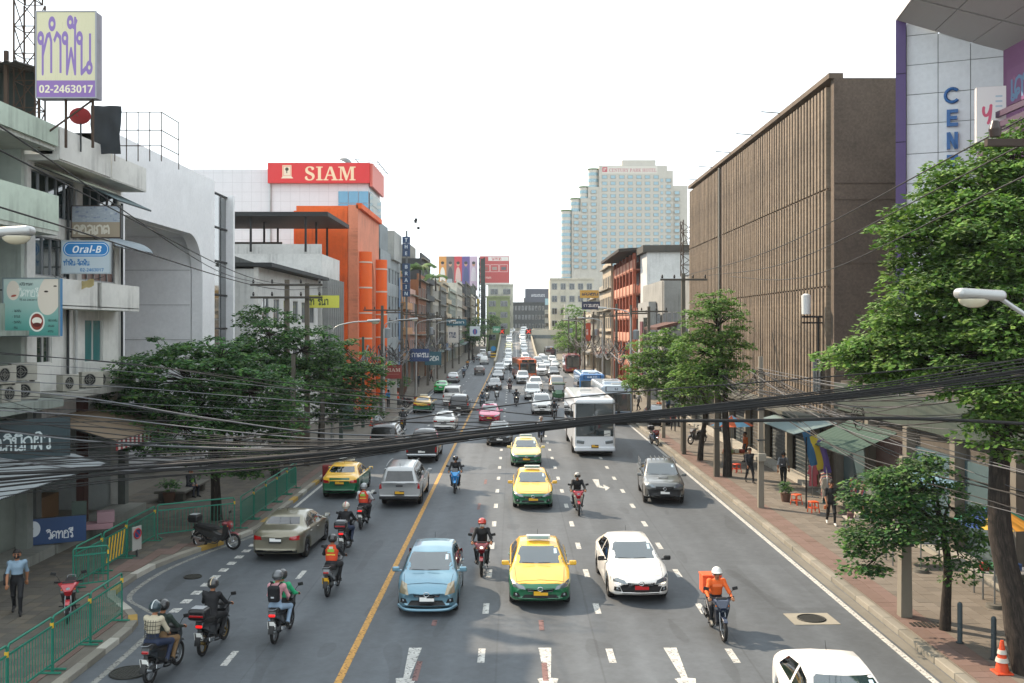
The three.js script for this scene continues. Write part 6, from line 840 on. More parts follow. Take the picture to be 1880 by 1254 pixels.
function person(o) {
  // o: label, pose, shirt, pants, skin, shoes, sleeves (short), helmet, full, mask, hair, vest, bag, pos, turn, fine
  const fine = o.fine ?? true, b = bodyGeo(o.pose, fine, o.slim ?? 1), t = thing('person', o.label, 'person', o.pos, o.turn ?? 0, o.group);
  const C = [o.shirt ?? 0x20242a, o.pants ?? 0x1a1d22, o.skin ?? 0x9a6a4c, o.shoes ?? 0x191919, o.short ? (o.skin ?? 0x9a6a4c) : (o.sleeve ?? o.shirt ?? 0x20242a), 0x1a1210, 0x84453c, o.shorts ? (o.skin ?? 0x9a6a4c) : (o.pants ?? 0x1a1d22)].map((c) => new THREE.Color(c));
  const g = new THREE.BufferGeometry(); g.setAttribute('position', b.g.attributes.position); g.setAttribute('normal', b.g.attributes.normal); g.setIndex(b.g.index);
  const col = new Float32Array(b.cls.length * 3); b.cls.forEach((c, i) => { const k = C[c]; col[i * 3] = k.r; col[i * 3 + 1] = k.g; col[i * 3 + 2] = k.b; }); g.setAttribute('color', new THREE.BufferAttribute(col, 3));
  const body = part('body', g, skinM, t); if (o.tall) t.scale.setScalar(o.tall);
  const H = b.H;
  if (o.helmet !== undefined) {
    const hm = paint(o.helmet, 0.05), h = part('helmet', domeG, hm, t); h.position.set(H.x, H.y + .035, H.z - .015); h.scale.set(.95, 1, 1.06);
    part('helmet_back', backG, hm, h); part('helmet_rim', brimG, blackP, h).position.y = -.025; if (o.stripe) part('helmet_stripe', new THREE.TorusGeometry(.144, .014, 5, 18, Math.PI).rotateY(Math.PI / 2), M(o.stripe, 0.4), h);
    if (o.full) { part('visor', visG, visorM, h); part('chin_guard', chinG, hm, h); } else part('peak', new THREE.CylinderGeometry(.13, .14, .012, 16, 1, false, -1.1, 2.2).scale(1, 1, 1.15).translate(0, .015, .03), hm, h);
  } else part('hair', (() => { const m = new MB(); m.add(new THREE.SphereGeometry(.112, 16, 10, 0, 6.283, 0, 1.45).scale(.93, 1.02, 1.08).translate(0, .045, -.02)); m.add(new THREE.SphereGeometry(.11, 14, 8, Math.PI * .95, Math.PI * 1.1, 1.3, .75).translate(0, .035, -.02)); if (o.longHair) m.sph(0, -.06, -.1, .05, .12, .04); if (o.bun) m.sph(0, .09, -.12, .05, .05, .05); return m.geo(); })(), hairM, t).position.copy(H);
  if (o.mask) part('face_mask', new THREE.SphereGeometry(.082, 12, 8, Math.PI * .12, Math.PI * .76, 1.2, 1.1).scale(.95, .9, 1.12).translate(H.x, H.y - .035, H.z + .035), M(o.mask, 0.9), t);
  if (o.vest && b.vest) { const v = part('vest', b.vest, M(o.vest, 0.8), t), z = b.C.z - .165; part('vest_panel', rbox(.2, .09, .012, .005).rotateX(-.15).translate(0, b.C.y + .03, z + .012), M(0x8fc04a, 0.7), v); part('vest_stripe', rbox(.26, .035, .012, .005).rotateX(-.15).translate(0, b.C.y - .09, z + .008), M(0xd9c94a, 0.5), v); part('vest_number', rbox(.12, .07, .012, .005).rotateX(-.15).translate(0, b.C.y + .11, z + .03), M(0xd9d4c4, 0.7), v); }
  if (o.backpack) { const bp = part('backpack', rbox(.3, .42, .16, .07, 4).rotateX(-.12).translate(0, b.C.y - .04, b.C.z - .23), M(o.backpack, 0.85), t); part('pocket', rbox(.22, .16, .05, .02).rotateX(-.12).translate(0, b.C.y - .14, b.C.z - .32), M(o.backpack, 0.9), bp); part('emblem', boxG(.08, .04, .006).rotateX(-.12).translate(0, b.C.y - .1, b.C.z - .348), M(0xb9bcc0, 0.7), bp); for (const s of [-1, 1]) part('strap', new MB().tube([[s * .1, b.C.y + .15, b.C.z - .2], [s * .12, b.C.y + .19, b.C.z], [s * .12, b.C.y + .05, b.C.z + .16], [s * .13, b.C.y - .12, b.C.z]], .018, 6).geo(), M(o.backpack, 0.9), bp); }
  if (o.checks) { const m = M(o.checks, 0.9), y0 = b.hip.y + .1; for (let i = 0; i < 5; i++) part('check_line', (() => { const y = y0 + i * .085, r = .152 + .006 * i; return new THREE.TorusGeometry(r, .006, 4, 28).rotateX(Math.PI / 2).scale(1.14, 1, .86).translate(0, y, lerp(b.hip.z, b.C.z, i / 4.5)); })(), m, t); for (let i = -2; i <= 2; i++) part('check_line', new MB().tube([[i * .06, y0 - .03, b.hip.z - .118], [i * .062, y0 + .2, lerp(b.hip.z, b.C.z, .5) - .135], [i * .06, y0 + .38, b.C.z - .13]], .006, 4).geo(), m, t); }
  if (o.extra) o.extra(t, b);
  void body; return t;
}
// ---------- motorcycles ----------
const bikeG = (() => {
  const G = {};
  G.tyre = new THREE.TorusGeometry(.245, .045, 8, 30).rotateY(Math.PI / 2); G.rim = new MB().add(new THREE.TorusGeometry(.2, .014, 6, 26).rotateY(Math.PI / 2)).cyl(0, 0, 0, .04, .04, .12, 10, 0, 0, Math.PI / 2).geo();
  { const b = new MB(); for (let i = 0; i < 10; i++) { const a = i * .6283; b.bar([i % 2 ? .03 : -.03, Math.cos(a) * .03, Math.sin(a) * .03], [0, Math.cos(a + .3) * .2, Math.sin(a + .3) * .2], .006); } G.spokes = b.geo(); }
  const arc = (r, a0, a1, w, th = .012) => { const s = new THREE.Shape(); s.absarc(0, 0, r, a0, a1, false); s.absarc(0, 0, r - th, a1, a0, true); return new THREE.ExtrudeGeometry(s, { depth: w, bevelEnabled: true, bevelSize: .006, bevelThickness: .006, bevelSegments: 1, curveSegments: 14 }).translate(0, 0, -w / 2).rotateY(-Math.PI / 2); };
  G.fender = arc(.33, .5, 2.5, .1); G.rearFender = arc(.34, 1.2, 3.1, .12);
  G.fork = new MB().tube([[.07, .28, .64], [.07, .62, .53], [.06, .9, .43]], .018).tube([[-.07, .28, .64], [-.07, .62, .53], [-.06, .9, .43]], .018).box(0, .86, .44, .18, .04, .06).geo();
  const side = (pts, w, b) => shapeG(pts, w, b).translate(0, 0, -w / 2).rotateY(-Math.PI / 2);            // (z, y) outlines
  G.shield = side([[.46, .9], [.5, .78], [.42, .5], [.28, .34], [.2, .36], [.32, .55], [.36, .8], [.38, .92]], .3, .035);
  G.body = side([[.12, .4], [.2, .52], [.02, .58], [-.12, .7], [-.5, .76], [-.8, .82], [-.82, .74], [-.62, .62], [-.3, .46], [-.1, .38]], .18, .03);
  G.floor = side([[.36, .36], [.34, .42], [-.1, .46], [-.14, .34]], .22, .02);
  G.seat = side([[.12, .72], [.02, .79], [-.2, .8], [-.34, .84], [-.7, .87], [-.72, .82], [-.4, .77], [-.1, .7]], .22, .04);
  G.cowl = side([[.36, .98], [.5, .95], [.56, .84], [.5, .76], [.4, .82], [.34, .9]], .2, .05);
  G.cockpit = rbox(.3, .09, .16, .04).rotateX(-.3).translate(0, 1.0, .38);
  G.bar = new MB().tube([[-.34, 1.03, .3], [-.2, 1.04, .37], [0, 1.0, .4], [.2, 1.04, .37], [.34, 1.03, .3]], .013).geo();
  G.grip = (s) => new MB().tube([[s * .24, 1.035, .355], [s * .35, 1.03, .295]], .02).bar([s * .2, 1.03, .4], [s * .36, 1.0, .35], .012).geo(); G.gripL = G.grip(-1); G.gripR = G.grip(1);
  G.mirror = (s) => new MB().tube([[s * .2, 1.04, .37], [s * .26, 1.16, .36], [s * .33, 1.24, .34]], .007).add(rbox(.14, .085, .03, .03, 3).rotateZ(s * .2).translate(s * .37, 1.26, .335)).geo(); G.mirL = G.mirror(-1); G.mirR = G.mirror(1);
  G.engine = new MB().cyl(0, .36, 0, .1, .1, .26, 14, 0, 0, Math.PI / 2).rb(0, .4, .12, .16, .16, .24, .04).cyl(.12, .34, -.06, .08, .08, .06, 12, 0, 0, Math.PI / 2).geo();
  G.exhaust = new MB().tube([[-.08, .34, .16], [-.14, .24, .05], [-.15, .26, -.2], [-.15, .34, -.42]], .022, 8).cyl(-.16, .4, -.62, .05, .06, .44, 12, Math.PI / 2 + .22, 0, 0).geo();
  G.shieldPlate = rbox(.02, .09, .3, .03).rotateX(.22).translate(-.225, .41, -.62);
  G.swing = new MB().bar([.09, .3, -.1], [.09, .28, -.62], .035, .05).bar([-.09, .3, -.1], [-.09, .28, -.62], .035, .05).tube([[.1, .3, -.58], [.1, .66, -.46]], .022).tube([[-.1, .3, -.58], [-.1, .66, -.46]], .022).geo();
  G.pegs = new MB().bar([-.26, .32, .06], [.26, .32, .06], .025).bar([-.24, .36, -.3], [.24, .36, -.3], .022).tube([[.12, .34, 0], [.2, .04, -.08]], .012).geo();
  G.tail = rbox(.17, .07, .08, .025).translate(0, .755, -.82); G.light = new THREE.SphereGeometry(.075, 14, 10).scale(1.15, .95, .6).translate(0, .86, .56); G.winkL = rbox(.06, .04, .04, .015).translate(-.15, .86, .5); G.winkR = rbox(.06, .04, .04, .015).translate(.15, .86, .5);
  G.plateArm = new MB().bar([0, .7, -.78], [0, .48, -.86], .1, .012).geo(); G.plate = boxG(.2, .19, .008).rotateX(.22).rotateY(Math.PI).translate(0, .53, -.875);
  G.rack = new MB().tube([[.1, .86, -.6], [.1, .92, -.74], [.08, .92, -.9], [-.08, .92, -.9], [-.1, .92, -.74], [-.1, .86, -.6]], .011).geo();
  G.vlamp = new MB().add(shapeG([[0, .72], [.1, .8], [.12, .9], [.03, .82]], .02, .006).translate(0, 0, .53)).add(shapeG([[0, .72], [-.03, .82], [-.12, .9], [-.1, .8]], .02, .006).translate(0, 0, .53)).geo();
  const bend = (g, f) => { const p = g.attributes.position; for (let i = 0; i < p.count; i++) p.setX(i, p.getX(i) * f(p.getY(i), p.getZ(i))); g.computeVertexNormals(); };
  bend(G.cowl, (y, z) => (1.12 - 1.9 * Math.max(0, z - .38)) * (.72 + .9 * clamp((y - .74) / .26))); bend(G.shield, (y) => .62 + .48 * clamp((y - .34) / .5)); bend(G.body, (y, z) => .72 + .4 * sst(.2, -.4, z) - .3 * sst(-.55, -.85, z)); bend(G.seat, (y, z) => .8 + .3 * sst(.1, -.3, z) - .25 * sst(-.5, -.75, z));
  return G;
})();
const bikePlates = ['#e4e4de', '#d9a520'].map((bg, i) => printM(canvasTex(96, 92, (x, w, h) => { x.fillStyle = bg; x.fillRect(0, 0, w, h); x.strokeStyle = '#222'; x.lineWidth = 3; x.strokeRect(3, 3, w - 6, h - 6); thai(x, i ? '1กท' : '2ทค', 18, 18, 24, 1, .15, '#16181c'); txt(x, i ? '2917' : '8894', w / 2, 68, 30, '#16181c'); }), 0.5));
function bike(o) {
  // o: label, x, d (rear or front wheel contact), away, main, accent, box, lit, light, yaw, pos, lean, taxi
  const far = (o.d ?? 0) > 60, pos = o.pos ?? V(o.x, 0, -(o.d + .62)), t = thing('motorcycle', o.label, 'motorcycle', pos, (o.away ? Math.PI : 0) + (o.yaw ?? 0), o.group), G = bikeG, m = paint(o.main ?? 0x17181a, 0.1), a = paint(o.accent ?? o.main ?? 0x17181a, 0.1);
  for (const z of [.64, -.62]) { const w = new THREE.Group(); w.name = 'wheel'; w.position.set(0, .29, z); t.add(w); part('tyre', G.tyre, rubberM, w); part('rim', G.rim, o.rim ?? steelM, w); if (!far) part('spokes', G.spokes, o.rim ?? steelM, w); }
  const put = (n, g, mm) => part(n, g, mm, t); put('fork', G.fork, steelM); const fn = put('front_fender', G.fender, a); fn.position.set(0, .29, .64); fn.rotation.x = -.35; const rf = put('rear_fender', G.rearFender, blackP); rf.position.set(0, .29, -.62); rf.rotation.x = .1;
  put('leg_shield', G.shield, m); put('body_panel', G.body, m); put('floorboard', G.floor, darkP); put('seat', G.seat, M(0x141415, 0.75)); put('cowling', G.cowl, a); put('instrument_pod', G.cockpit, blackP); put('handlebar', G.bar, blackP);
  put('grip', G.gripL, rubberM); put('grip', G.gripR, rubberM); for (const g of [G.mirL, G.mirR]) put('mirror', g, blackP);
  put('engine', G.engine, M(0x4a4b4c, 0.5, 0.6)); put('exhaust', G.exhaust, M(0x2e2f30, 0.4, 0.6)); if (!far) put('heat_shield', G.shieldPlate, chromeM); put('swing_arm', G.swing, darkP); put('foot_pegs', G.pegs, darkP);
  put('tail_light', G.tail, o.lit ? litRed : redLens); put('headlight', o.vlamp ? G.vlamp : G.light, o.light ? litM : lampM); put('indicator', G.winkL, amberLens); put('indicator', G.winkR, amberLens); put('plate_bracket', G.plateArm, blackP); put('license_plate', G.plate, bikePlates[o.taxi ? 1 : 0]); put('grab_rail', G.rack, steelM);
  if (o.box) { const b = put('top_box', rbox(.44, .27, .4, .08, 3).translate(0, 1.07, -.82), M(o.box, 0.35)); part('lid_panel', rbox(.3, .02, .26, .01).translate(0, 1.215, -.82), M(0x9a9da0, 0.3), b); part('reflector', rbox(.36, .05, .02, .01).translate(0, 1.05, -1.02), redLens, b); }
  if (o.bag) { const b = put('delivery_bag', rbox(.5, .46, .44, .05).translate(0, 1.12, -.72), M(o.bag, 0.75)); part('flap', rbox(.52, .06, .46, .02).translate(0, 1.36, -.72), M(o.bag, 0.8), b); }
  if (o.windshield) put('wind_deflector', rbox(.26, .2, .012, .05).rotateX(-.5).translate(0, 1.08, .46), M(0x16191b, 0.1, 0, { clearcoat: 1 }));
  if (o.rider) person({ pose: 'ride', pos: pos.clone(), turn: t.rotation.y, fine: (o.d ?? 0) < 60, ...o.rider });
  if (o.pillion) person({ pose: 'pillion', pos: pos.clone(), turn: t.rotation.y, slim: .95, ...o.pillion });
  return t;
}
const gp = (px, py) => { const d = gd(py); return [(px - CX) * d / F, d]; };
const B = (px, py, o) => { const [x, d] = gp(px, py); return bike({ x, d, ...o }); };
// away
B(283, 1256, { away: 1, yaw: -.15, label: 'dark motorcycle carrying two people beside the manhole', main: 0x1c2226, rider: { label: 'person in a dark green sweater and dark helmet steering the motorcycle by the manhole', shirt: 0x22302a, pants: 0x7a6040, helmet: 0x15191c, full: 1 }, pillion: { label: 'person in a cream checked shirt with striped teal helmet riding pillion', shirt: 0xb3aa93, checks: 0x33332c, pants: 0x1a2740, helmet: 0x123038, stripe: 0xc9d0d0 } });
B(378, 1204, { away: 1, yaw: -.12, lit: 1, label: 'black motorcycle with a black top box and glowing tail light', main: 0x16171a, box: 0x141517, rim: M(0x6e5a30, 0.4, 0.8), rider: { label: 'person all in black with a helmet with silver top riding the motorcycle with top box', shirt: 0x0d0e12, pants: 0x0d0e12, helmet: 0x2a2c2c, stripe: 0xb9a98a, full: 1 } });
B(508, 1182, { away: 1, yaw: -.08, lit: 1, label: 'black scooter carrying a rider in green and a passenger in pink', main: 0x141518, rider: { label: 'person in a bright green jacket riding in front of the pink passenger', shirt: 0x22a06c, pants: 0x14161a, helmet: 0x16181b, full: 1 }, pillion: { label: 'person in a pink jacket and blue jeans wearing a black backpack on the scooter', shirt: 0xc48f94, pants: 0x7f95aa, helmet: 0x55595c, backpack: 0x121317, slim: .9 } });
B(604, 1096, { away: 1, yaw: -.06, taxi: 1, label: 'motorcycle taxi with a yellow plate and silver tail, behind the gold sedan', main: 0x6f7477, rider: { label: 'person in an orange vest and black helmet on the silver tailed motorcycle taxi', shirt: 0x1c1e22, pants: 0x14161a, helmet: 0x0f1012, full: 1, vest: 0xc8441f } });
B(630, 1018, { away: 1, yaw: -.05, lit: 1, label: 'black motorcycle with a chromed top box and yellow bag', main: 0x17181a, box: 0x24272a, rider: { label: 'person in black with a white and red helmet riding behind a chromed top box', shirt: 0x0f1013, pants: 0x22304a, helmet: 0xc4bdae, stripe: 0xb8342a } });
B(664, 972, { away: 1, yaw: -.05, lit: 1, label: 'dark motorcycle just behind the silver pickup with a canopy', main: 0x1b1c20, accent: 0x8a1a1c, rider: { label: 'person in an orange vest with white sleeves and grey helmet near the silver pickup', shirt: 0xc4c6c8, pants: 0x1a1d24, helmet: 0x8f9496, vest: 0xc23c22 } });
B(738, 790, { away: 1, taxi: 1, label: 'small motorcycle with a yellow plate driving away near the left kerb', main: 0x1b1d20, rider: { label: 'person in black driving away ahead of the black suv by the kerb', helmet: 0x14171a } });
B(691, 800, { away: 1, yaw: -.3, label: 'pale scooter pulling out from the left kerb', main: 0x3c4a4a, accent: 0xb9bcba, rider: { label: 'person in a white shirt and white helmet on a scooter at the left kerb', shirt: 0xb4babd, helmet: 0xd8d8d4 } });
B(851, 694, { away: 1, label: 'distant motorcycle driving away behind the brown hatchback', main: 0x1b1d20, rider: { label: 'person in a grey blue shirt riding away behind the brown hatchback', shirt: 0x5a6a80, helmet: 0x22262a } });
B(858, 677, { away: 1, label: 'distant motorcycle taxi driving away near the left pavement', main: 0x1b1d20, rider: { label: 'person in a dull orange vest riding away in the far left lane', shirt: 0xa87430, helmet: 0x3a3a36 } });
B(870, 667, { away: 1, label: 'farthest motorcycle driving away beside the white hatchback', main: 0x17181a, rider: { label: 'person in black riding beside the far white hatchback', helmet: 0x101214 } });
// towards the camera
B(884, 1058, { label: 'dark motorcycle with a red front between the blue hatchback and the taxi', main: 0x191a1d, accent: 0x7a1520, light: 1, rider: { label: 'person in a black jacket with red helmet and white face mask on a motorcycle', shirt: 0x0d0e11, pants: 0x121317, helmet: 0xb03020, mask: 0xc6cbc9 } });
B(1326, 1178, { yaw: .05, label: 'dark blue scooter with an orange delivery bag in the kerb lane', main: 0x1a2230, accent: 0x1f2c44, vlamp: 1, bag: 0xd0562a, rider: { label: 'delivery person in an orange shirt with white helmet on the dark blue scooter', shirt: 0xd95f1e, pants: 0x14171e, helmet: 0xd9d9d4, sleeve: 0xd95f1e, shoes: 0x77746c, extra: (t, b) => part('shirt_print', boxG(.24, .07, .006).rotateX(-.2).translate(0, b.C.y + .02, b.C.z + .136), printM(canvasTex(96, 28, (x) => { x.fillStyle = '#d9662a'; x.fillRect(0, 0, 96, 28); txt(x, 'LALA', 48, 14, 24, '#efe6da'); })), t) } });
B(1062, 947, { yaw: .02, label: 'red and white motorcycle beside the second taxi', main: 0xb0a898, accent: 0xa81c2c, rider: { label: 'person in a black jacket and silver helmet riding the red motorcycle', shirt: 0x0f1114, pants: 0x1c2634, helmet: 0x9b968c, full: 1 } });
B(835, 906, { label: 'bright blue scooter riding on the yellow centre line', main: 0x1f7fc0, accent: 0x2b94d6, vlamp: 1, windshield: 1, rider: { label: 'person in dark clothes and black helmet on the bright blue scooter', shirt: 0x15181c, helmet: 0x101214, full: 1 } });
B(994, 812, { label: 'blue motorcycle left of the white coach, under the cable bundle', main: 0x1c2c48, rider: { label: 'person in a pale checked shirt and helmet on the blue motorcycle by the coach', shirt: 0x8d8f94, helmet: 0x6b5548 } });
B(1018, 772, { label: 'black motorcycle between the white suv and the coach', main: 0x17181a, rider: { label: 'person in black squeezed between the white suv and the coach', helmet: 0x17191c, full: 1 } });
B(948, 746, { label: 'motorcycle with a bright headlight ahead of the pale silver suv', main: 0x1b1c1f, light: 1, rider: { label: 'person in black on the motorcycle with a bright headlight', helmet: 0x15171a, full: 1 } });
B(936, 720, { label: 'dark red motorcycle left of the pale silver suv', main: 0x4a2226, rider: { label: 'person in dark grey on a dark red motorcycle in the oncoming lanes', shirt: 0x2c2f34, helmet: 0x6f757a } });
B(912, 735, { label: 'white scooter in front of the black sedan by the centre line', main: 0x9da2a2, accent: 0xc0c4c2, rider: { label: 'person in black on the white scooter in front of the black sedan', helmet: 0x22262a } });
B(894, 738, { label: 'white motorcycle behind the red and pink taxi', main: 0xb0b2b0, light: 1, rider: { label: 'person in a dark jacket on the white motorcycle behind the pink taxi', shirt: 0x30332f, helmet: 0x17191c } });
B(885, 752, { label: 'dark motorcycle on the centre line just behind the red and pink taxi', main: 0x2a3a48, rider: { label: 'person in grey blue riding on the centre line behind the pink taxi', shirt: 0x44505c, helmet: 0x15171a, full: 1 } });
B(937, 684, { label: 'distant motorcycle left of the orange city bus', main: 0x1b1c1f, rider: { label: 'person in dark clothes riding left of the orange city bus', helmet: 0x1f2226 } });
B(945, 655, { label: 'far motorcycle squeezed between the queues at the flyover foot', main: 0x1b1c1f, rider: { label: 'person with a dark helmet riding between the queues at the flyover', shirt: 0x3a2f33, helmet: 0x1f2226 } });
// parked
bike({ pos: V(-10.55, 0, -35.4), yaw: 1.38, label: 'black and red motorcycle with top bag parked sideways at the kerb bay', main: 0x17181a, accent: 0x7a1a20, box: 0x161719, rim: chromeM });
bike({ pos: V(-11.85, .146, -26.6), yaw: .35, label: 'red and white motorcycle parked on the pavement behind the near green railing', main: 0x1d1e20, accent: 0xa82a30, rim: steelM });
bike({ pos: V(-9.95, .1, -97), yaw: 1.5, label: 'red motorcycle parked across the pavement beside the SIAM sign', main: 0x7a1a1e, accent: 0x9a2024 });
bike({ pos: V(-10.9, .1, -96), yaw: 1.6, label: 'black motorcycle parked beside the red one near the SIAM sign', main: 0x1c1d20 });
bike({ pos: V(9.45, 0, -66.6), yaw: .15, label: 'blue and red motorcycle parked at the right kerb before the poles', main: 0x27415a, accent: 0x7a2a2c, box: 0x1c1d20 });
bike({ pos: V(12.2, .146, -66), yaw: -.9, label: 'dark scooter parked on the right pavement behind the leaning trunk', main: 0x202226 });
// on foot
person({ pose: 'walk', label: 'person in a light blue shirt with a black shoulder bag walking on the pavement', pos: V(-13.4, .146, -26.9), turn: .35, shirt: 0x7c94a6, short: 1, pants: 0x101216, mask: 0x14161a, bun: 1, slim: .95, extra: (t) => { part('shoulder_bag', rbox(.1, .32, .3, .04).translate(-.27, .98, .02), M(0x14161c, 0.7), t); part('bag_strap', new MB().tube([[-.27, 1.12, .1], [-.2, 1.46, .03], [-.27, 1.12, -.08]], .012).geo(), M(0x14161c, 0.7), t); } });
person({ pose: 'walk', label: 'person in black with white shoes carrying an orange drink bag on the pavement', pos: V(12.45, .146, -39), turn: -.1, shirt: 0x0f1013, short: 1, pants: 0x0f1013, shoes: 0xd5d3cc, longHair: 1, slim: .95, extra: (t) => part('drink_bag', rbox(.1, .16, .08, .03).translate(-.24, .7, .1), M(0xb0623a, 0.5), t) });
person({ pose: 'walk', label: 'person in a grey top with backpack walking away by the shop shutter', pos: V(13.0, .146, -47.9), turn: 2.7, shirt: 0x77797c, short: 1, pants: 0x101216, backpack: 0x3a3c40, shoes: 0xcfcdc8, slim: .95 });
person({ pose: 'walk', label: 'person in a dark shirt half hidden behind the pole with the meter box', pos: V(11.75, .146, -49.5), turn: .2, shirt: 0x22252b, pants: 0x14161a });
person({ pose: 'walk', label: 'person in a bright blue shirt walking away past the SIAM sign', pos: V(-11.9, .146, -95), turn: 3.1, shirt: 0x2f7fb8, short: 1, pants: 0x22252a, fine: false });
person({ pose: 'walk', label: 'child in a red shirt walking on the left pavement near the green kiosk', pos: V(-12.7, .146, -95), turn: 2.9, shirt: 0x9a2228, pants: 0x5c2226, tall: .84, fine: false });
person({ pose: 'stand', label: 'person in a dark blue shirt standing under the trees by the left shops', pos: V(-13.2, .146, -79), turn: 1.2, shirt: 0x1f3350, pants: 0x14161a, fine: false });
person({ pose: 'sit', label: 'person in a dark top seated on the ledge under the left tree', pos: V(-14.8, .12, -45.5), turn: 1.1, shirt: 0x2b2e33, pants: 0x1c2230 });
person({ pose: 'stand', label: 'person in an orange top standing at the food stall on the right pavement', pos: V(13.3, .146, -57), turn: -1.4, shirt: 0xb85a20, pants: 0x20242a });
[[11.9, 74, 0x8a2c28], [12.8, 77, 0x2a2e36], [12.2, 83, 0xa0522a], [13.4, 86, 0x33506a], [11.6, 92, 0x777a7c]].forEach(([x, d, c], i) => person({ pose: i % 2 ? 'stand' : 'walk', label: ['person in a dark red shirt', 'person in black', 'person in an orange shirt', 'person in a blue shirt', 'person in a grey shirt'][i] + ' on the far right pavement under the trees', pos: V(x, .146, -d), turn: i * 1.3, shirt: c, fine: false }));
[[-12.2, 128, 0x2b3440], [-11.6, 141, 0x5a3a30], [-12.8, 150, 0x22262c]].forEach(([x, d, c], i) => person({ pose: 'walk', label: ['person in slate blue', 'person in brown', 'person in black'][i] + ' walking along the far left shopfronts', pos: V(x, .146, -d), turn: i, shirt: c, fine: false }));
// ---------- buses and the three-wheeler ----------
function bus(o) {
  // o: label, x, d (front or rear end nearest), L, W, H, color, band, wsLow, dest, away, coach
  const { L, H } = o, W = o.W ?? 2.5, t = thing('bus', o.label, 'bus', [o.x, 0, -(o.d + L / 2)], (o.away ? Math.PI : 0) + (o.yaw ?? 0)), P0 = (n, g, m) => part(n, g, m, t), h = L / 2, body = paint(o.color, .05), low = o.band ? paint(o.band, .05) : body;
  P0('body', rbox(W, H - .35, L, .22, 5).translate(0, .35 + (H - .35) / 2, 0), body); if (o.band) P0('lower_panel', rbox(W + .02, .75, L + .02, .1, 3).translate(0, .76, 0), low);
  P0('chassis', boxG(W - .3, .3, L - .5).translate(0, .35, 0), rubberM);
  const wy0 = o.wsLow ?? 1.15, wy1 = o.wsTop ?? H - .45; P0('windscreen', (() => { const g = rbox(W - .22, wy1 - wy0, .12, .1, 4).translate(0, (wy0 + wy1) / 2, h - .03); return g; })(), glassM); P0('windscreen_divider', boxG(.04, wy1 - wy0 - .1, .02).translate(0, (wy0 + wy1) / 2, h + .035), blackP);
  P0('rear_window', rbox(W - .6, .8, .1, .08, 3).translate(0, H - .95, -h + .02), tintM);
  const n = Math.round(L / 1.5); for (const s of [-1, 1]) { for (let i = 0; i < n; i++) P0('side_window', rbox(.06, H * .29, (L - 1.2) / n - .08, .05, 2).translate(s * W / 2, H * .62, h - .7 - (i + .5) * (L - 1.2) / n), tintM); P0('wheel_arch', rbox(.08, .75, 1.15, .2, 3).translate(s * (W / 2 - .02), .62, h - 2.3), blackP); P0('wheel_arch', rbox(.08, .75, 1.15, .2, 3).translate(s * (W / 2 - .02), .62, -h + 2.9), blackP); for (const z of [h - 2.3, -h + 2.9]) wheel(t, s * (W / 2 - .12), .48, z, .28);
    P0('headlight', rbox(.46, .2, .08, .07, 3).rotateZ(s * .12).translate(s * (W / 2 - .38), .92, h + .0), lampM); P0('fog_lamp', rbox(.22, .09, .06, .03).translate(s * (W / 2 - .4), .58, h + .0), lampM); P0('tail_light', rbox(.16, .4, .06, .04).translate(s * (W / 2 - .2), 1.1, -h - .01), redLens);
    const mi = P0('mirror_arm', new MB().tube([[s * (W / 2 - .1), H - .3, h - .05], [s * (W / 2 + .16), H - .35, h + .2], [s * (W / 2 + .18), H - .7, h + .22]], .025).geo(), blackP); part('mirror', rbox(.2, .36, .1, .05).translate(s * (W / 2 + .18), H - .9, h + .22), blackP, mi); }
  P0('front_bumper', rbox(W - .02, .28, .18, .08, 3).translate(0, .5, h - .02), low); P0('license_plate', boxG(.44, .2, .02).translate(0, .66, h + .09), plate(o.plateText ?? '10-4273', '#d9a520')); P0('wiper', new MB().bar([-.6, wy0 + .06, h + .05], [.1, wy0 + .3, h + .05], .03).bar([.3, wy0 + .06, h + .05], [.9, wy0 + .2, h + .05], .03).geo(), blackP);
  P0('roof_unit', rbox(W * .62, .2, 1.9, .08, 3).translate(0, H + .07, h - 3.4), o.roofM ?? body); P0('roof_hatch', rbox(.8, .1, .7, .04).translate(0, H + .03, -h + 3.4), M(0x9da09f, .5)); P0('roof_hatch', rbox(.7, .1, .6, .04).translate(.1, H + .03, h - 1.6), M(0x9da09f, .5)); for (const s of [-1, 1]) P0('roof_rib', boxG(.05, .04, L - 1).translate(s * W * .42, H + .005, 0), o.roofM ?? body);
  if (o.dest) { const g = P0('destination_board', rbox(W * .7, .42, .05, .04).translate(0, H - .3, h + .02), M(0x121416, .3)); part('route_text', sheet(W * .64, .34).translate(0, H - .3, h + .05), o.dest, g); }
  if (o.notice) P0('paper_notice', boxG(.38, .34, .01).translate(W * .3, wy0 + .2, h + .04), M(0xcfcfca, .7));
  if (o.stripe) { for (const s of [-1, 1]) P0('side_stripe', boxG(.03, .3, L - .6).translate(s * (W / 2 + .012), 1.5, 0), M(o.stripe, .5)); P0('front_stripe', boxG(W - .3, .2, .03).translate(0, H - .62, h + .03), M(o.stripe, .5)); }
  return t;
}
const led = (s, c, bg = '#101416') => printM(canvasTex(256, 56, (x, w, h) => { x.fillStyle = bg; x.fillRect(0, 0, w, h); txt(x, s, w / 2, h / 2, 42, c); }));
bus({ label: 'white coach with a tall dark windscreen in the middle of the oncoming lanes', x: 4.95, d: 60.3, L: 11.5, H: 3.55, color: 0xd9dce0, wsLow: 1.25, wsTop: 3.3, notice: 1 });
bus({ label: 'white and dark blue city bus numbered 62 beside the coach', x: 8.3, d: 80, L: 10.5, H: 3.2, color: 0xb5c4d2, band: 0x27425a, wsLow: 1.1, wsTop: 2.55, dest: led('62', '#1c2a3c', '#b9c6d2') });
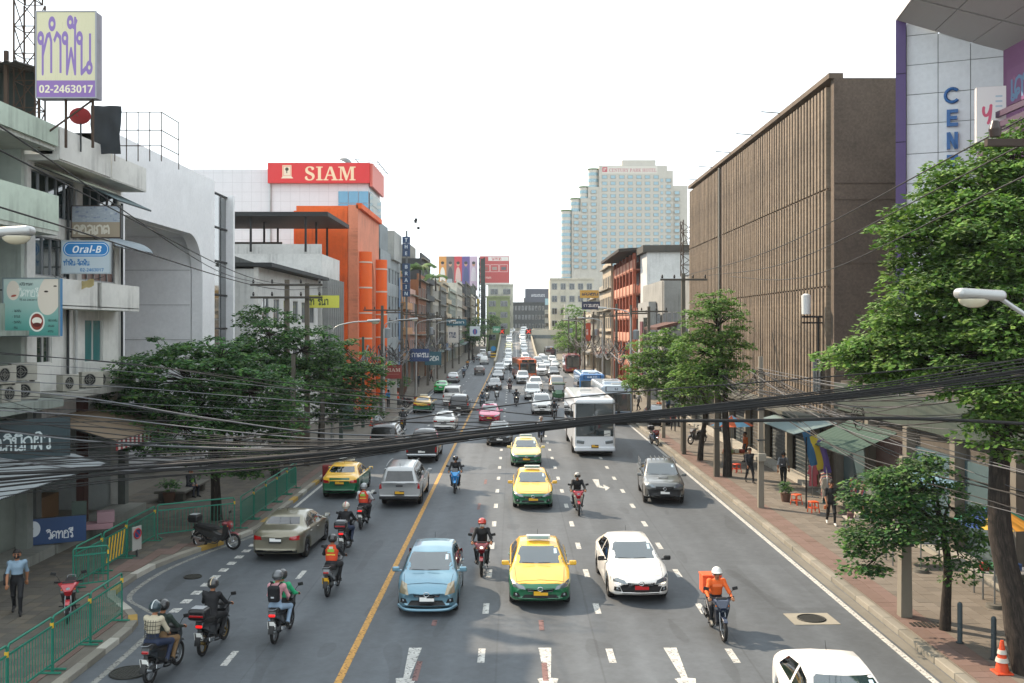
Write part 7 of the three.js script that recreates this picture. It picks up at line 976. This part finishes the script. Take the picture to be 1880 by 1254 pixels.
bus({ label: 'blue city bus with orange destination line behind bus 62', x: 7.95, d: 100, L: 10.5, H: 3.15, color: 0x3f78b4, band: 0xb98a2a, wsLow: 1.1, wsTop: 2.5, dest: led('4-4E 511', '#dfe6ea', '#3a6ca2'), roofM: M(0xb9c9d6, .6) });
bus({ label: 'orange city bus standing alone in the middle lanes', x: 1.6, d: 143, yaw: .1, L: 11, H: 3.25, color: 0xd2622a, wsLow: 1.2, wsTop: 2.7, dest: led('ปอ 77'.slice(3), '#d9a03a') });
bus({ label: 'red and black city bus by the far right kerb', x: 10.1, d: 168, L: 10.5, H: 3.2, color: 0x8a2a24, wsLow: 1.0, wsTop: 2.9, dest: led('529', '#d8d2c4') });
bus({ label: 'dark city bus with glowing orange destination sign under the flyover edge', x: 8.6, d: 226, L: 10.5, H: 3.3, color: 0x77797a, wsLow: 1.0, wsTop: 2.8, dest: led('140', '#ff8a3a') });
{ const t = thing('tuk_tuk', 'green three-wheeler taxi squeezed beside the coach', 'tuk-tuk', [4.85, 0, -106.6]), P0 = (n, g, m) => part(n, g, m, t), gr = paint(0x1f5a34, .05); P0('cab', rbox(1.3, .55, 1.9, .1, 3).translate(0, .65, -.4), gr); P0('nose', shapeG([[.6, .35], [1.25, .45], [1.3, .8], [1.0, 1.15], [.5, 1.15]], .62, .05).translate(0, 0, -.31).rotateY(-Math.PI / 2), gr); P0('roof', rbox(1.4, .14, 2.4, .06, 3).translate(0, 1.82, -.2), M(0x23402c, .7)); for (const s of [-1, 1]) { P0('roof_post', new MB().bar([s * .62, .9, -1.3], [s * .62, 1.8, -1.3], .04).bar([s * .45, 1.1, .72], [s * .58, 1.8, .7], .04).geo(), chromeM); wheel(t, s * .56, .25, -.9, .14); P0('mirror', rbox(.12, .16, .05, .02).translate(s * .66, 1.4, .75), blackP); } wheel(t, 0.01, .25, 1.05, .12); P0('windscreen', rbox(1.0, .55, .03, .04).rotateX(-.12).translate(0, 1.44, .74), glassM); P0('headlight', new THREE.SphereGeometry(.1, 12, 8).translate(0, .98, 1.08), lampM); P0('bench', rbox(1.1, .5, .3, .08).translate(0, 1.05, -1.1), M(0x30343a, .8)); person({ pose: 'sit', label: 'person in a dark shirt driving the green three-wheeler', pos: V(4.85, .38, -106.4), turn: 0, shirt: 0x2a3438, fine: false }); }
// ---------- railings, poles, lamps ----------
const railM = M(0x1f745f, .5, .1), clipM = M(0xc9a227, .6);
function barrier(label, a, b, o = {}) {                                // a, b: [x, d]
  const L = Math.hypot(b[0] - a[0], b[1] - a[1]), t = thing('railing_panel', label, 'railing', [a[0], .146, -a[1]], Math.atan2(b[1] - a[1], b[0] - a[0]), 'green pavement railings'), P0 = (n, g, m) => part(n, g, m, t);
  P0('top_rail', new MB().tube([[.05, 1.06, 0], [L - .05, 1.06, 0]], .024).tube([[0, .98, 0], [.012, 1.03, 0], [.06, 1.06, 0]], .024).tube([[L, .98, 0], [L - .012, 1.03, 0], [L - .06, 1.06, 0]], .024).geo(), railM); for (const x of [0, L]) P0('post', new THREE.CylinderGeometry(.024, .024, .99, 8).translate(x, .49, 0), railM); P0('middle_rail', new MB().bar([.02, .88, 0], [L - .02, .88, 0], .034).geo(), railM); P0('bottom_rail', new MB().bar([.02, .16, 0], [L - .02, .16, 0], .034).geo(), railM);
  const n = Math.round(L / .13); for (let i = 1; i < n; i++) P0('bar', new THREE.CylinderGeometry(.011, .011, .72, 6).translate(i * L / n, .52, 0), railM); for (const x of [.1, L - .1]) P0('foot', boxG(.05, .03, .5).translate(x, .02, 0), railM); P0('clip', boxG(.05, .1, .07).translate(L, .9, 0), clipM);
  if (o.hatch) for (let i = 0; i < 6; i++) P0('hazard_stripe', new MB().bar([.2 + i * .25, .2, .02], [.45 + i * .25, .86, .02], .04, .012).geo(), clipM); t.scale.y = 1.17; return t;
}
const run = (pts, label) => { for (let i = 0; i + 1 < pts.length; i++) { const [a, b] = [pts[i], pts[i + 1]], L = Math.hypot(b[0] - a[0], b[1] - a[1]), n = Math.max(1, Math.round(L / 2)); for (let k = 0; k < n; k++) barrier(label, [lerp(a[0], b[0], k / n), lerp(a[1], b[1], k / n)], [lerp(a[0], b[0], (k + .97) / n), lerp(a[1], b[1], (k + .97) / n)]); } };
run([[-10.35, 18.4], [-10.35, 26.4]], 'green tubular railing panel along the near kerb before the parked red motorcycle'); run([[-12.9, 29.2], [-12.05, 29.7]], 'short green railing panel set crosswise at the kerb bay'); run([[-12.95, 29.5], [-12.95, 31.4]], 'green railing panel behind the crosswise panel');
barrier('green railing panel with yellow hatching and a no parking board', [-12.95, 31.5], [-12.98, 33.4], { hatch: 1 }); run([[-12.98, 33.5], [-13.0, 36.2]], 'green railing panel between the hatched panel and the tree'); run([[-13.0, 36.4], [-10.55, 38]], 'green railing panel behind the sideways parked motorcycle'); run([[-10.45, 38.2], [-10.45, 48]], 'green railing panel along the kerb beside the gold sedan');
{ const t = thing('no_parking_board', 'small no parking board leaning on the hatched railing', 'sign', [-12.7, .146, -33.6], 1.2); part('board', boxG(.42, .8, .03).translate(0, .62, 0), M(0x9c9d98, .6), t); part('disc', new THREE.CylinderGeometry(.17, .17, .02, 22).rotateX(Math.PI / 2).translate(0, .78, .025), M(0x24406e, .5), t); part('ring', new THREE.TorusGeometry(.16, .025, 6, 22).translate(0, .78, .036), M(0x9c2a2a, .5), t); part('slash', boxG(.3, .035, .01).rotateZ(-.78).translate(0, .78, .04), M(0x9c2a2a, .5), t); part('leg', boxG(.05, .24, .05).translate(0, .12, 0), signM, t); }
const poleM = wall(0x8a857b), poleD = wall(0x5f5b54);
function pole(label, x, d, h, o = {}) {
  const t = thing('utility_pole', label, 'pole', [x, .13, -d], 0, o.group), w = o.w ?? .24; const g = new THREE.CylinderGeometry(w * .5, w * .72, h, 4).rotateY(Math.PI / 4).translate(0, h / 2, 0); part('post', g.toNonIndexed(), o.m ?? poleM, t).geometry.computeVertexNormals();
  for (const [y, s, ry = 0] of o.arms ?? []) { part('crossarm', boxG(s, .12, .12).rotateY(ry).translate(0, y, .14), M(0x4a4640, .9), t); for (const k of [-.46, -.2, .2, .46]) part('insulator', new MB().cyl(0, .1, 0, .05, .07, .12, 8).cyl(0, .22, 0, .07, .03, .1, 8).geo().translate(k * s, y + .04, .14), M(0x22201f, .4), t); }
  if (o.meter) part('meter_box', rbox(.34, .34, .2, .03).translate(0, o.meter, .22), wall(0x9b9990), t); if (o.drum) { part('transformer', new MB().cyl(.45, o.drum, 0, .3, .3, .8, 14).cyl(.45, o.drum + .45, 0, .3, .12, .12, 14).geo(), M(0x7d8386, .6), t); } for (let i = 0; i < (o.bands ?? 2); i++) part('band', boxG(w * 1.25, .05, w * 1.25).translate(0, h * (.45 + .2 * i), 0), signM, t); return t;
}
pole('square concrete pole before the small leaning tree', 10.5, 26.7, 4.3, { w: .3 }); pole('slim concrete pole with a meter box on the pavement by the stalls', 10.62, 42.7, 6.5, { meter: 2.2 }); pole('dark pole beside the dark trunk before the brown hall', 10.55, 51.6, 5.6, { w: .28, m: poleD }); pole('pole with crossarm below the brown hall front', 10.6, 62, 11.1, { w: .3, arms: [[10.7, 2.9]], m: poleD }); pole('pole before the blue parked motorcycle', 10.4, 60.6, 5.2, { m: poleD }); pole('pole behind the slanting pale trunk', 10.5, 69.5, 6);
pole('tall wooden pole with double crossarms before the low white building', -12.6, 55.5, 10.4, { w: .32, arms: [[10.1, 4], [9.4, 4]], m: wall(0x6a6258) }); pole('wooden pole paired with the double crossarm pole', -11.5, 55.6, 10.2, { w: .3, m: wall(0x6a6258) }); pole('dark pole under the left trees beside the railings end', -10.9, 49.4, 6.4, { m: poleD }); pole('dark pole under the trees beside the taxi', -11.0, 57.5, 6, { m: poleD }); pole('steel pole beside the tan kiosk on the left pavement', -11.4, 66, 6.5, { m: M(0x3d4a44, .7) }); pole('green steel pole with a wide base on the left pavement', -11.6, 77, 7, { m: M(0x2f4a40, .7) });
[86, 101, 116, 132, 148, 166, 186, 208].forEach((d, i) => pole(i % 3 ? 'utility pole loaded with cables on the left pavement down the street' : 'utility pole with a drum transformer on the left pavement down the street', -11.3, d, 9.6 + (i % 3) * .4, { group: 'utility poles down the left side', w: .32, arms: [[9.2, 3.2], ...(i % 2 ? [[8.4, 2.6]] : [])], drum: i % 3 === 0 ? 7.2 : 0, m: poleD }));
[80, 92, 105, 119, 135, 152, 172, 195].forEach((d, i) => pole(i % 3 !== 1 ? 'utility pole loaded with cables on the right pavement down the street' : 'utility pole with a drum transformer on the right pavement down the street', 10.9, d, 9.4 + (i % 3) * .4, { group: 'utility poles down the right side', w: .3, arms: [[9, 3]], drum: i % 3 === 1 ? 7 : 0, m: poleD }));
const lampG = M(0xa9abaa, .4, .5), bowlM = M(0xb9b39c, .15, 0, { clearcoat: 1 });
function streetLamp(label, x, d, h, reach, dir, o = {}) {              // cobra-head lamp; dir: heading of the arm
  const t = thing('street_lamp', label, 'street lamp', [x, .13, -d], dir, o.group); part('post', new THREE.CylinderGeometry(.07, .11, h - (o.rise ? 2.5 : .6), 10).translate(0, (h - (o.rise ? 2.5 : .6)) / 2, 0), lampG, t); part('arm', new MB().tube(o.rise ? [[0, h - 2.6, 0], [.3, h - 1.7, 0], [reach * .62, h - .45, 0], [reach, h + .2, 0]] : [[0, h - .7, 0], [.15, h - .2, 0], [reach * .5, h + .12, 0], [reach, h + .2, 0]], .04, 8).geo(), lampG, t);
  const hd = part('lamp_head', rbox(.78, .17, .3, .08, 4).rotateZ(.06).translate(reach + .3, h + .24, 0), lampG, t); part('lamp_bowl', new THREE.SphereGeometry(.2, 16, 8, 0, 6.283, Math.PI / 2, Math.PI / 2).scale(1.25, .75, .68).translate(reach + .4, h + .17, 0), bowlM, hd); return t;
}
streetLamp('grey street lamp head with glass bowl reaching over the left pavement', -11.3, 17, 9.15, 2.42, 0); streetLamp('grey street lamp head reaching over the road in front of the big tree', 10.2, 16, 8.05, 2.4, Math.PI, { rise: 1 });
[[-10.9, 60, 7.9, 0], [-10.9, 84, 8.2, 0], [-10.9, 112, 8.4, 0], [-10.9, 140, 8.4, 0], [10.4, 88, 9.2, Math.PI], [10.4, 116, 8.6, Math.PI], [10.4, 150, 8.6, Math.PI]].forEach(([x, d, h, r]) => streetLamp(r ? 'street lamp on a curved arm over the oncoming lanes down the street' : 'street lamp on a curved arm over the left lanes down the street', x, d, h, 2.2, r, { group: r ? 'street lamps on the right' : 'street lamps on the left' }));
// ---------- overhead cables ----------
const cabM = M(0x0d0e0f, .7), cabG = M(0x55575a, .6);
function cable(label, pts, r, group, m = cabM, name = 'overhead_cable') { return tag((() => { const o = new MB().tube(pts, r, 6, pts.length * 6).build(numbered(name), m, scene); return o; })(), label, 'cable', group); }
const px = (list, d0, d1 = d0) => list.map(([x, y], i) => at(x, y, lerp(d0, d1, i / (list.length - 1))));
const X1 = 'black cable in the thick bundle crossing the road', G1 = 'cables of the bundle crossing the road';
cable('thickest black cable crossing the road from the left shops to the right pavement', px([[-60, 872], [180, 862], [420, 846], [700, 822], [860, 802], [1000, 786], [1120, 775], [1400, 772], [1640, 768], [1950, 781]], 18), .034);
for (const [k, r] of [[0, .024], [6, .018], [-7, .016], [12, .02], [-15, .013], [18, .012], [-22, .015], [3, .014], [25, .01]]) cable(X1, px([[-60, 884 + k * 1.4], [240, 858 + k + rr(-4, 4)], [560, 838 + k * .8 + rr(-4, 4)], [800, 806 + k * .5 + rr(-3, 3)], [1000, 782 + k * .35 + rr(-2, 2)], [1160, 764 + k * .3 + rr(-2, 2)], [1420, 738 + k * .4], [1650, 712 + k * .6], [1950, 668 + k]], 18.6, 17.4), r, G1);
cable('black cable rising across the coach to the big tree', px([[-60, 836], [400, 806], [700, 776], [870, 752], [1130, 722], [1420, 700], [1950, 655]], 19), .014); cable('thin straight cable in front of the pink taxi', px([[-60, 778], [400, 772], [700, 775], [900, 775], [1200, 772]], 21), .012); cable('thin cable sagging over the white sedan', px([[-60, 642], [300, 676], [560, 716], [760, 738], [1000, 764], [1130, 776]], 22, 20), .01);
for (let i = 0; i < 7; i++) cable('thin grey wire in the fan of wires before the left shophouses', px([[-60, 646 + i * 17], [200, 664 + i * 15], [420, 690 + i * 12], [640, 716 + i * 9], [900, 742 + i * 7]], 23 + i * .4), i % 3 ? .007 : .011, 'fan of wires before the left shophouses', i % 2 ? cabG : cabM);
for (let i = 0; i < 16; i++) { const s = rr(-18, 26), q = rr(-16, 16); cable('loose black wire sagging from the left shops to the cable bundle', px([[-60, 700 + i * 12 + q], [160, 740 + i * 8 + s], [380, 776 + i * 5 + s], [600, 800 + i * 2.5 + s * .5], [860, 800 + i * .6]], rr(19, 25), 18.6), rr(.007, .016), 'loose wires on the left', i % 4 ? cabM : cabG); }
for (let i = 0; i < 6; i++) cable('black wire in the tangle before the left awnings', px([[-60, 790 + i * 19 + (i % 2) * 6], [220, 806 + i * 12], [440, 812 + i * 6], [680, 806 + i * 5]], 24), .012, 'tangle of wires before the left awnings');
for (const [a, b] of [[[-40, 205], [484, 521]], [[-40, 255], [550, 524]], [[-40, 368], [600, 528]]]) { const p = at(a[0], a[1], 11), q = at(b[0], b[1], 55.3), m = p.clone().lerp(q, .5); m.y -= .5; cable('long power wire from beside the footbridge to the double crossarm pole', [p, m, q], .012, 'power wires on the left'); }
for (const [a, b, s] of [[[1930, 190], [1262, 505], .5], [[1930, 238], [1300, 506], .7], [[1930, 300], [1340, 508], .9]]) { const p = at(a[0], a[1], 13.5), q = at(b[0], b[1], 61.8), m = p.clone().lerp(q, .4); m.y -= s; cable('power wire slanting across the brown hall to its crossarm', [p, m, q], .014, 'power wires across the hall'); }
{ const t = thing('pole_crossarm', 'rusty crossarm with a dark insulator among the big tree leaves', 'crossarm', at(1868, 262, 14.2)); part('beam', boxG(.9, .1, .1), M(0x3a302a, .9), t); part('insulator', new MB().cyl(-.32, .14, 0, .07, .09, .12, 10).cyl(-.32, .25, 0, .09, .05, .12, 10).geo(), M(0x2a1c18, .3), t); part('post', boxG(.22, 12, .22).translate(.7, -6.2 + .4, -.2), poleD, t); }
const span = (n, label, group, a, b, ra, rb, sag, r = .014) => { for (let i = 0; i < n; i++) { const p = a.clone().add(V(rr(-ra, ra), rr(-ra, ra) * 1.4, 0)), q = b.clone().add(V(rr(-rb, rb), rr(-rb, rb) * 1.4, 0)), m = p.clone().lerp(q, rr(.4, .6)); m.y -= sag * rr(.5, 1.5); m.x += rr(-.15, .15); cable(label, [p, m, q], r * rr(.6, 1.5), group, i % 3 ? cabM : cabG); } };
span(30, 'grey wire in the tangle strung along the right pavement to the big tree', 'tangle along the right pavement', V(10.6, 5.4, -42.7), V(11.2, 5.5, -20), .6, 1.1, .6, .014); span(22, 'wire in the tangle between the slim pole and the dark pole', 'tangle before the brown hall', V(10.6, 5.3, -42.7), V(10.55, 5.3, -51.6), .5, .5, .6, .014); span(12, 'wire in the tangle behind the round topped tree', 'tangle behind the round topped tree', V(10.55, 5.2, -51.6), V(10.5, 5.6, -69.5), .4, .4, .6); span(10, 'wire in the tangle before the bus stop side of the pavement', 'tangle at the end of the hall', V(10.5, 5.6, -69.5), V(10.9, 6, -80), .4, .5, .5, .016);
{ const L = [66, 77, 86, 101, 116, 132, 148, 166, 186, 208], R = [80, 92, 105, 119, 135, 152, 172, 195]; L.slice(0, -1).forEach((d, i) => span(i < 6 ? 12 : 7, 'black cable sagging between the poles down the left side', 'cables between the left poles', V(-11, 5.7, -d), V(-11, 5.7, -L[i + 1]), .6, .6, 1, .034)); R.slice(0, -1).forEach((d, i) => span(i < 5 ? 12 : 6, 'black cable sagging between the poles down the right side', 'cables between the right poles', V(10.8, 5.8, -d), V(10.8, 5.8, -R[i + 1]), .6, .6, 1, .034)); }
for (const [x, y, d] of [[1395, 690, 41], [1575, 760, 32], [1300, 700, 50]]) { const t = thing('cable_coil', 'coil of spare black cable hanging among the wires of the right pavement', 'cable', at(x, y, d), .4, 'cable coils'); for (let i = 0; i < 3; i++) part('loop', new THREE.TorusGeometry(.26 + i * .03, .014, 5, 22).rotateY(.2 * i).translate(0, -.1 * i, .03 * i), cabM, t); }
// ---------- signs down the street ----------
sign('siam_sign', 'small red sign lettered SIAM on the left pavement beside the parked motorcycles', V(-11.2, 3.7, -93), 0, 1.6, 1.3, .25, printM(canvasTex(192, 168, (x, w, h) => { x.fillStyle = '#8a3430'; x.fillRect(0, 0, w, h); txt(x, 'SIAM', w / 2, 62, 62, '#cbbcae', 'bold', 'serif'); x.fillStyle = '#a86a5e'; x.fillRect(30, 110, 132, 8); })), {}); { const t = thing('sign_post', 'white clad post carrying the small red SIAM sign', 'post', [-11.2, .14, -93.3]); part('cladding', boxG(.6, 2.9, .3).translate(0, 1.45, 0), wall(0xb5b3ae), t); part('cap', boxG(.7, .1, .4).translate(0, 2.95, 0), signM, t); }
[[872, 608, 190, '#b9c4c8', 'white and blue sign board with a round symbol', 3.2], [770, 652, 106, '#27406a', 'dark blue hanging sign', 3.4], [795, 658, 118, '#2c5a66', 'teal picture sign', 3.2], [832, 615, 158, '#c2c0b8', 'white vertical sign', 2.8], [838, 592, 170, '#1f5a6a', 'teal fascia sign', 5.5], [912, 605, 230, '#3a7a5a', 'green road sign', 3], [1082, 540, 150, '#c9a04a', 'blue and orange double sign', 4.6], [1085, 561, 148, '#2c3a52', 'dark blue double line sign', 4.4], [1080, 610, 150, '#b04a30', 'narrow orange upright sign', 1.2]].forEach(([x, y, d, bg, lb, w], i) => sign('hanging_sign', lb + (i < 6 ? ' among the cables on the left side' : ' above the right side shopfronts'), at(x, y, d), 0, w * .62, [3, 2.2, 2.6, 4, 1.8, 2.4, 1.9, 1.9, 4.4][i] * .62, .2, printM(canvasTex(96, 72, (c, a, b) => { c.fillStyle = bg; c.fillRect(0, 0, a, b); if (i === 0) { c.fillStyle = '#3a5a9a'; c.beginPath(); c.arc(48, 40, 22, 0, 7); c.fill(); c.fillStyle = '#b04a4a'; c.fillRect(44, 22, 8, 36); } else thai(c, ['', 'กาตรน', 'คลอด', 'รานอ', 'ทนตก', 'ลาดก', 'เดลอน', 'กวมอน', 'ตด'][i], 10, 24, 24, 1.1, .16, i === 3 || i === 6 ? '#33405a' : '#d2d4d0'); }))));
// ---------- stalls and small things on the pavements ----------
function stool(label, x, d, c, group) { const t = thing('plastic_stool', label, 'stool', [x, .146, -d], rr(0, 1), group), m = M(c, .45); part('seat', rbox(.34, .05, .34, .03).translate(0, .44, 0), m, t); for (const [a, b] of [[-1, -1], [1, -1], [1, 1], [-1, 1]]) part('leg', new MB().bar([a * .13, .43, b * .13], [a * .18, 0, b * .18], .05, .03).geo(), m, t); part('brace', new MB().bar([-.15, .2, .15], [.15, .2, .15], .03).bar([-.15, .2, -.15], [.15, .2, -.15], .03).bar([.15, .2, -.15], [.15, .2, .15], .03).bar([-.15, .2, -.15], [-.15, .2, .15], .03).geo(), m, t); }
stool('orange plastic stool beside the potted plant and pole', 12.35, 43.4, 0xd9501c, 'orange stools'); stool('orange plastic stool nearer the clothes rail', 12.55, 41.6, 0xd9501c, 'orange stools'); stool('red orange stool stacked by the food stall', 11.9, 53, 0xc8401c); stool('green plastic stool under the red umbrella stall', 14.4, 27, 0x1f8a4a); stool('teal plastic stool beside the green one', 14.0, 26.4, 0x2a8a84);
function umbrella(label, x, d, h, r, cols, tilt = 0) { const t = thing('market_umbrella', label, 'umbrella', [x, .146, -d], 0); part('pole', new THREE.CylinderGeometry(.025, .025, h, 8).translate(0, h / 2, 0), steelM, t); const n = cols.length * 4 > 8 ? cols.length * 2 : 8; for (let i = 0; i < n; i++) { const g = new THREE.ConeGeometry(r, .55, 5, 2, true, i * 6.2832 / n, 6.2832 / n); part('canopy_panel', g.rotateZ(tilt).translate(0, h - .1, 0), M(cols[i % cols.length], .8), t); part('rib', new MB().bar([0, h + .15, 0], [Math.sin(i * 6.2832 / n) * r, h - .37, Math.cos(i * 6.2832 / n) * r], .015).geo().rotateZ(0), steelM, t); } part('base', new THREE.CylinderGeometry(.22, .25, .1, 14).translate(0, .05, 0), wall(0x66645e), t); }
umbrella('pale blue market umbrella behind the small leaning tree', 12.9, 31.5, 3.2, 1.2, [0x8fb0bc, 0x86a8b4]); umbrella('orange green and blue panelled market umbrella', 13.3, 27.5, 2.7, 1.1, [0xc98a2a, 0x1f7a5a, 0x2a4a8a, 0xc9a23a]); umbrella('blue and orange umbrella over the food stall', 12.3, 56, 2.6, 1.2, [0x6a9ab4, 0xb5532a]); umbrella('red market umbrella by the shop step', 14.6, 24.6, 2.5, 1.2, [0x9a2026, 0x8a1a20]);
awning('tarp_awning', 'green tarpaulin awning stretched over the clothes stalls', [14.9, 3.8, -33.5], -Math.PI / 2, 5.4, 2.0, .9, wall(0x2c4a3f, .8, T.clean), { pitch: .5 }).position.z = -44; awning('shop_awning', 'striped teal and white corrugated awning above the shutter', [14.8, 3.5, -52.5], -Math.PI / 2, 7, 2, .5, wall(0x8fa6a6, .6, T.metal));
{ const t = thing('coloured_cloth', 'blue yellow and purple cloth hanging from a pole at the clothes stall', 'cloth', [13.0, 1.6, -42.6], .2); part('pole', boxG(.05, 3.2, .05).translate(-.5, 0, 0), blackSteel, t); [0x2f5a7a, 0xb5a23a, 0x6a5a9a].forEach((c, i) => { const g = new THREE.PlaneGeometry(.34, 1.5, 4, 8), p = g.attributes.position; for (let k = 0; k < p.count; k++) p.setZ(k, .06 * P.noise(p.getX(k) * 5 + i, p.getY(k) * 2, i)); g.computeVertexNormals(); part('cloth_panel', g.rotateZ(.25).translate(-.32 + i * .33, 1.1 - i * .18, 0), M(c, .9), t); }); }
function clothesRail(label, x, d, len, turn) { const t = thing('clothes_rail', label, 'clothes rail', [x, .146, -d], turn); part('frame', new MB().tube([[0, 0, 0], [0, 1.5, 0], [len, 1.5, 0], [len, 0, 0]], .02, 6, 30).bar([0, .03, -.3], [0, .03, .3], .04).bar([len, .03, -.3], [len, .03, .3], .04).geo(), steelM, t); const n = Math.round(len / .11), cs = [0x5a2a34, 0x8a8478, 0x22304a, 0xa8886a, 0x2c2c30, 0x9a4a52, 0xb9b0a0, 0x3a5a58]; for (let i = 0; i < n; i++) { const h = rr(.7, 1.05); part('garment', shapeG([[-.2, 0], [-.16, -.1], [-.24, -.35], [-.17, -.38], [-.15, -.25], [-.17, -h], [.17, -h], [.15, -.25], [.17, -.38], [.24, -.35], [.16, -.1], [.2, 0], [.08, .05], [-.08, .05]], .04, .01).rotateY(Math.PI / 2 + rr(-.3, .3)).translate((i + .5) * len / n, 1.42, 0), M(cs[(i * 3 + (d | 0)) % 8], .9), t); } }
clothesRail('clothes rail with dark and pale garments behind the orange stools', 13.0, 41.2, 2.4, 1.3); clothesRail('clothes rail hung under the green tarpaulin', 14.0, 38.8, 2.6, 1.5); clothesRail('short clothes rail with pink garments by the shutter', 13.6, 45.2, 1.6, 1.0);
function table(label, x, d, w, dp, c, items, h = .75) { const t = thing('stall_table', label, 'table', [x, .146, -d], -.1); part('table_top', boxG(w, .04, dp).translate(0, h, 0), M(c, .7), t); for (const [a, b] of [[-1, -1], [1, -1], [1, 1], [-1, 1]]) part('leg', boxG(.04, h, .04).translate(a * (w / 2 - .05), h / 2, b * (dp / 2 - .05)), steelM, t); items.forEach((k, i) => { const g = thing('goods_box', 'small ' + colourWord(k) + ' box of goods on the ' + label.split(' ').slice(0, 8).join(' '), 'box', [x - w / 2 + .18 + i * .3, .146 + h + .022, -d], rr(-.3, .3), 'goods on the ' + label.slice(0, 24)); part('box', rbox(.22, .16, .3, .02).translate(0, .08, 0), M(k, .7), g); part('lid', rbox(.23, .03, .31, .01).translate(0, .175, 0), M(k, .6), g); }); }
table('blue folding table beside the traffic cone', 12.9, 23.2, .8, .6, 0x2a4a8a, [0xb04a2a, 0xb5b2a8]); table('wooden food stall table under the blue and orange umbrella', 12.4, 55.2, 1.6, .8, 0x8a6a44, [0xb5532a, 0x6a7a4a, 0xb9b3a0, 0x8a3a2a]); table('cloth covered stall table under the pale blue umbrella', 13.2, 32.6, 1.8, .9, 0x55606a, [0xb5b0a4, 0x7a3a4a, 0x3a5a6a, 0xc2a24a, 0x9a9a92]); table('pale stall table between the clothes rails', 13.0, 36.4, 1.7, .8, 0x9a948a, [0x5a3a3a, 0xb0a898, 0x2c3a4a, 0xa86a3a]); table('white stall table beside the green stool', 14.2, 28.6, 1.7, .8, 0xb5b3ae, [0xa82a2a, 0x2a6a4a, 0xb5b2a8, 0x2a4a7a]);
function cone(label, x, d, y = .146) { const t = thing('traffic_cone', label, 'traffic cone', [x, y, -d], 0), m = M(0xc8451e, .6); part('cone', new THREE.CylinderGeometry(.035, .15, .7, 16).translate(0, .38, 0), m, t); part('base', rbox(.38, .04, .38, .02).translate(0, .02, 0), m, t); for (const [h, r] of [[.48, .098], [.3, .136]]) part('white_band', new THREE.CylinderGeometry(r - .012, r + .008, .09, 16).translate(0, h, 0), M(0xb9b5ac, .5), t); }
cone('orange traffic cone at the foot of the big trunk', 10.95, 22.3); cone('orange traffic cone at the end of the green railings', -9.0, 48.2, .004); cone('orange and white cone beside the red barrier', -8.7, 50.5, .004); cone('orange cone beside the green steel pole', -11.1, 78); cone('orange cone near the far plants on the left pavement', -12.5, 108);
{ const t = thing('red_barrier', 'low red barrier block beside the traffic cones', 'barrier', [-9.3, .004, -51]); part('block', rbox(.9, .8, .35, .06).translate(0, .42, 0), M(0x7a2222, .6), t); part('foot', boxG(1, .08, .5).translate(0, .04, 0), M(0x55181a, .6), t); }
for (const [x, d, l] of [[10.95, 24.4, 'short grey bollard before the small tree'], [11.2, 23.2, 'short grey bollard beside the folding table']]) { const t = thing('bollard', l, 'bollard', [x, .146, -d]); part('post', new THREE.CylinderGeometry(.06, .06, .95, 12).translate(0, .475, 0), M(0x3a474c, .6), t); part('cap', new THREE.SphereGeometry(.06, 12, 6, 0, 6.283, 0, 1.57).translate(0, .95, 0), M(0x3a474c, .6), t); part('foot', new THREE.CylinderGeometry(.09, .09, .03, 12).translate(0, .015, 0), M(0x2c3538, .6), t); }
for (const [x, d, l, c] of [[-12.4, 74.5, 'green street cabinet on the left pavement beside the steel pole', 0x3c5c50], [-13.2, 62, 'tan kiosk box under the left trees', 0x7a6a52]]) { const t = thing('street_cabinet', l, 'cabinet', [x, .146, -d], .1); part('cabinet', rbox(.9, 2.2, .7, .03).translate(0, 1.1, 0), wall(c, .7), t); part('door', boxG(.76, 1.8, .03).translate(0, 1.1, .36), wall(c, .6), t); part('plinth', boxG(1, .12, .8).translate(0, .06, 0), wall(0x77746c), t); }
function pot(label, x, d, s = 1) { const t = thing('potted_plant', label, 'plant', [x, .146, -d]); part('pot', new THREE.CylinderGeometry(.18 * s, .13 * s, .28 * s, 14).translate(0, .14 * s, 0), wall(0x6a5044), t); const cl = []; for (let i = 0; i < 8; i++) cl.push([V(rr(-.16, .16) * s, (.38 + rr(0, .35)) * s, rr(-.16, .16) * s), .16 * s, 1]); part('foliage', leaves(cl, GREEN, .1 * s, 26), leafM, t); part('stems', new MB().bar([0, .2 * s, 0], [.05 * s, .6 * s, 0], .015).bar([0, .2 * s, 0], [-.06 * s, .55 * s, .04], .015).geo(), barkM, t); }
pot('potted plant beside the orange stools', 12.1, 44.2, 1.3); pot('potted shrub before the far left shopfront', -13, 118, 2.6); pot('tall potted shrub by the blue hanging sign', -12.7, 113, 3); pot('leafy pot on the ledge under the left tree', -15.2, 44, 1.6);
{ const t = thing('stone_bench', 'low stone bench ledge under the left tree', 'bench', [-15.2, .146, -45.8]); part('seat', rbox(1.4, .12, 3.6, .03).translate(0, .42, 0), wall(0x6a6862), t); for (const z of [-1.4, 1.4]) part('support', boxG(1.1, .36, .4).translate(0, .18, z), wall(0x5a5852), t); }
{ const t = thing('display_boxes', 'stacked pale pink boxes on the left shop step', 'boxes', [-15.3, .5, -36.6], .4); part('box', rbox(1.1, .2, .7, .02).translate(0, .1, 0), M(0xa8848a, .8), t); part('box', rbox(.6, .4, .5, .02).translate(.3, .41, 0), M(0xa08288, .8), t); part('poster_stand', boxG(.5, .8, .05).translate(-.6, .6, -.2), M(0x4a5a52, .7), t); }
// ---------- finish ----------
scene.traverse((o) => { if (o.isMesh) { o.castShadow = true; o.receiveShadow = true; } });
renderer.render(scene, camera);
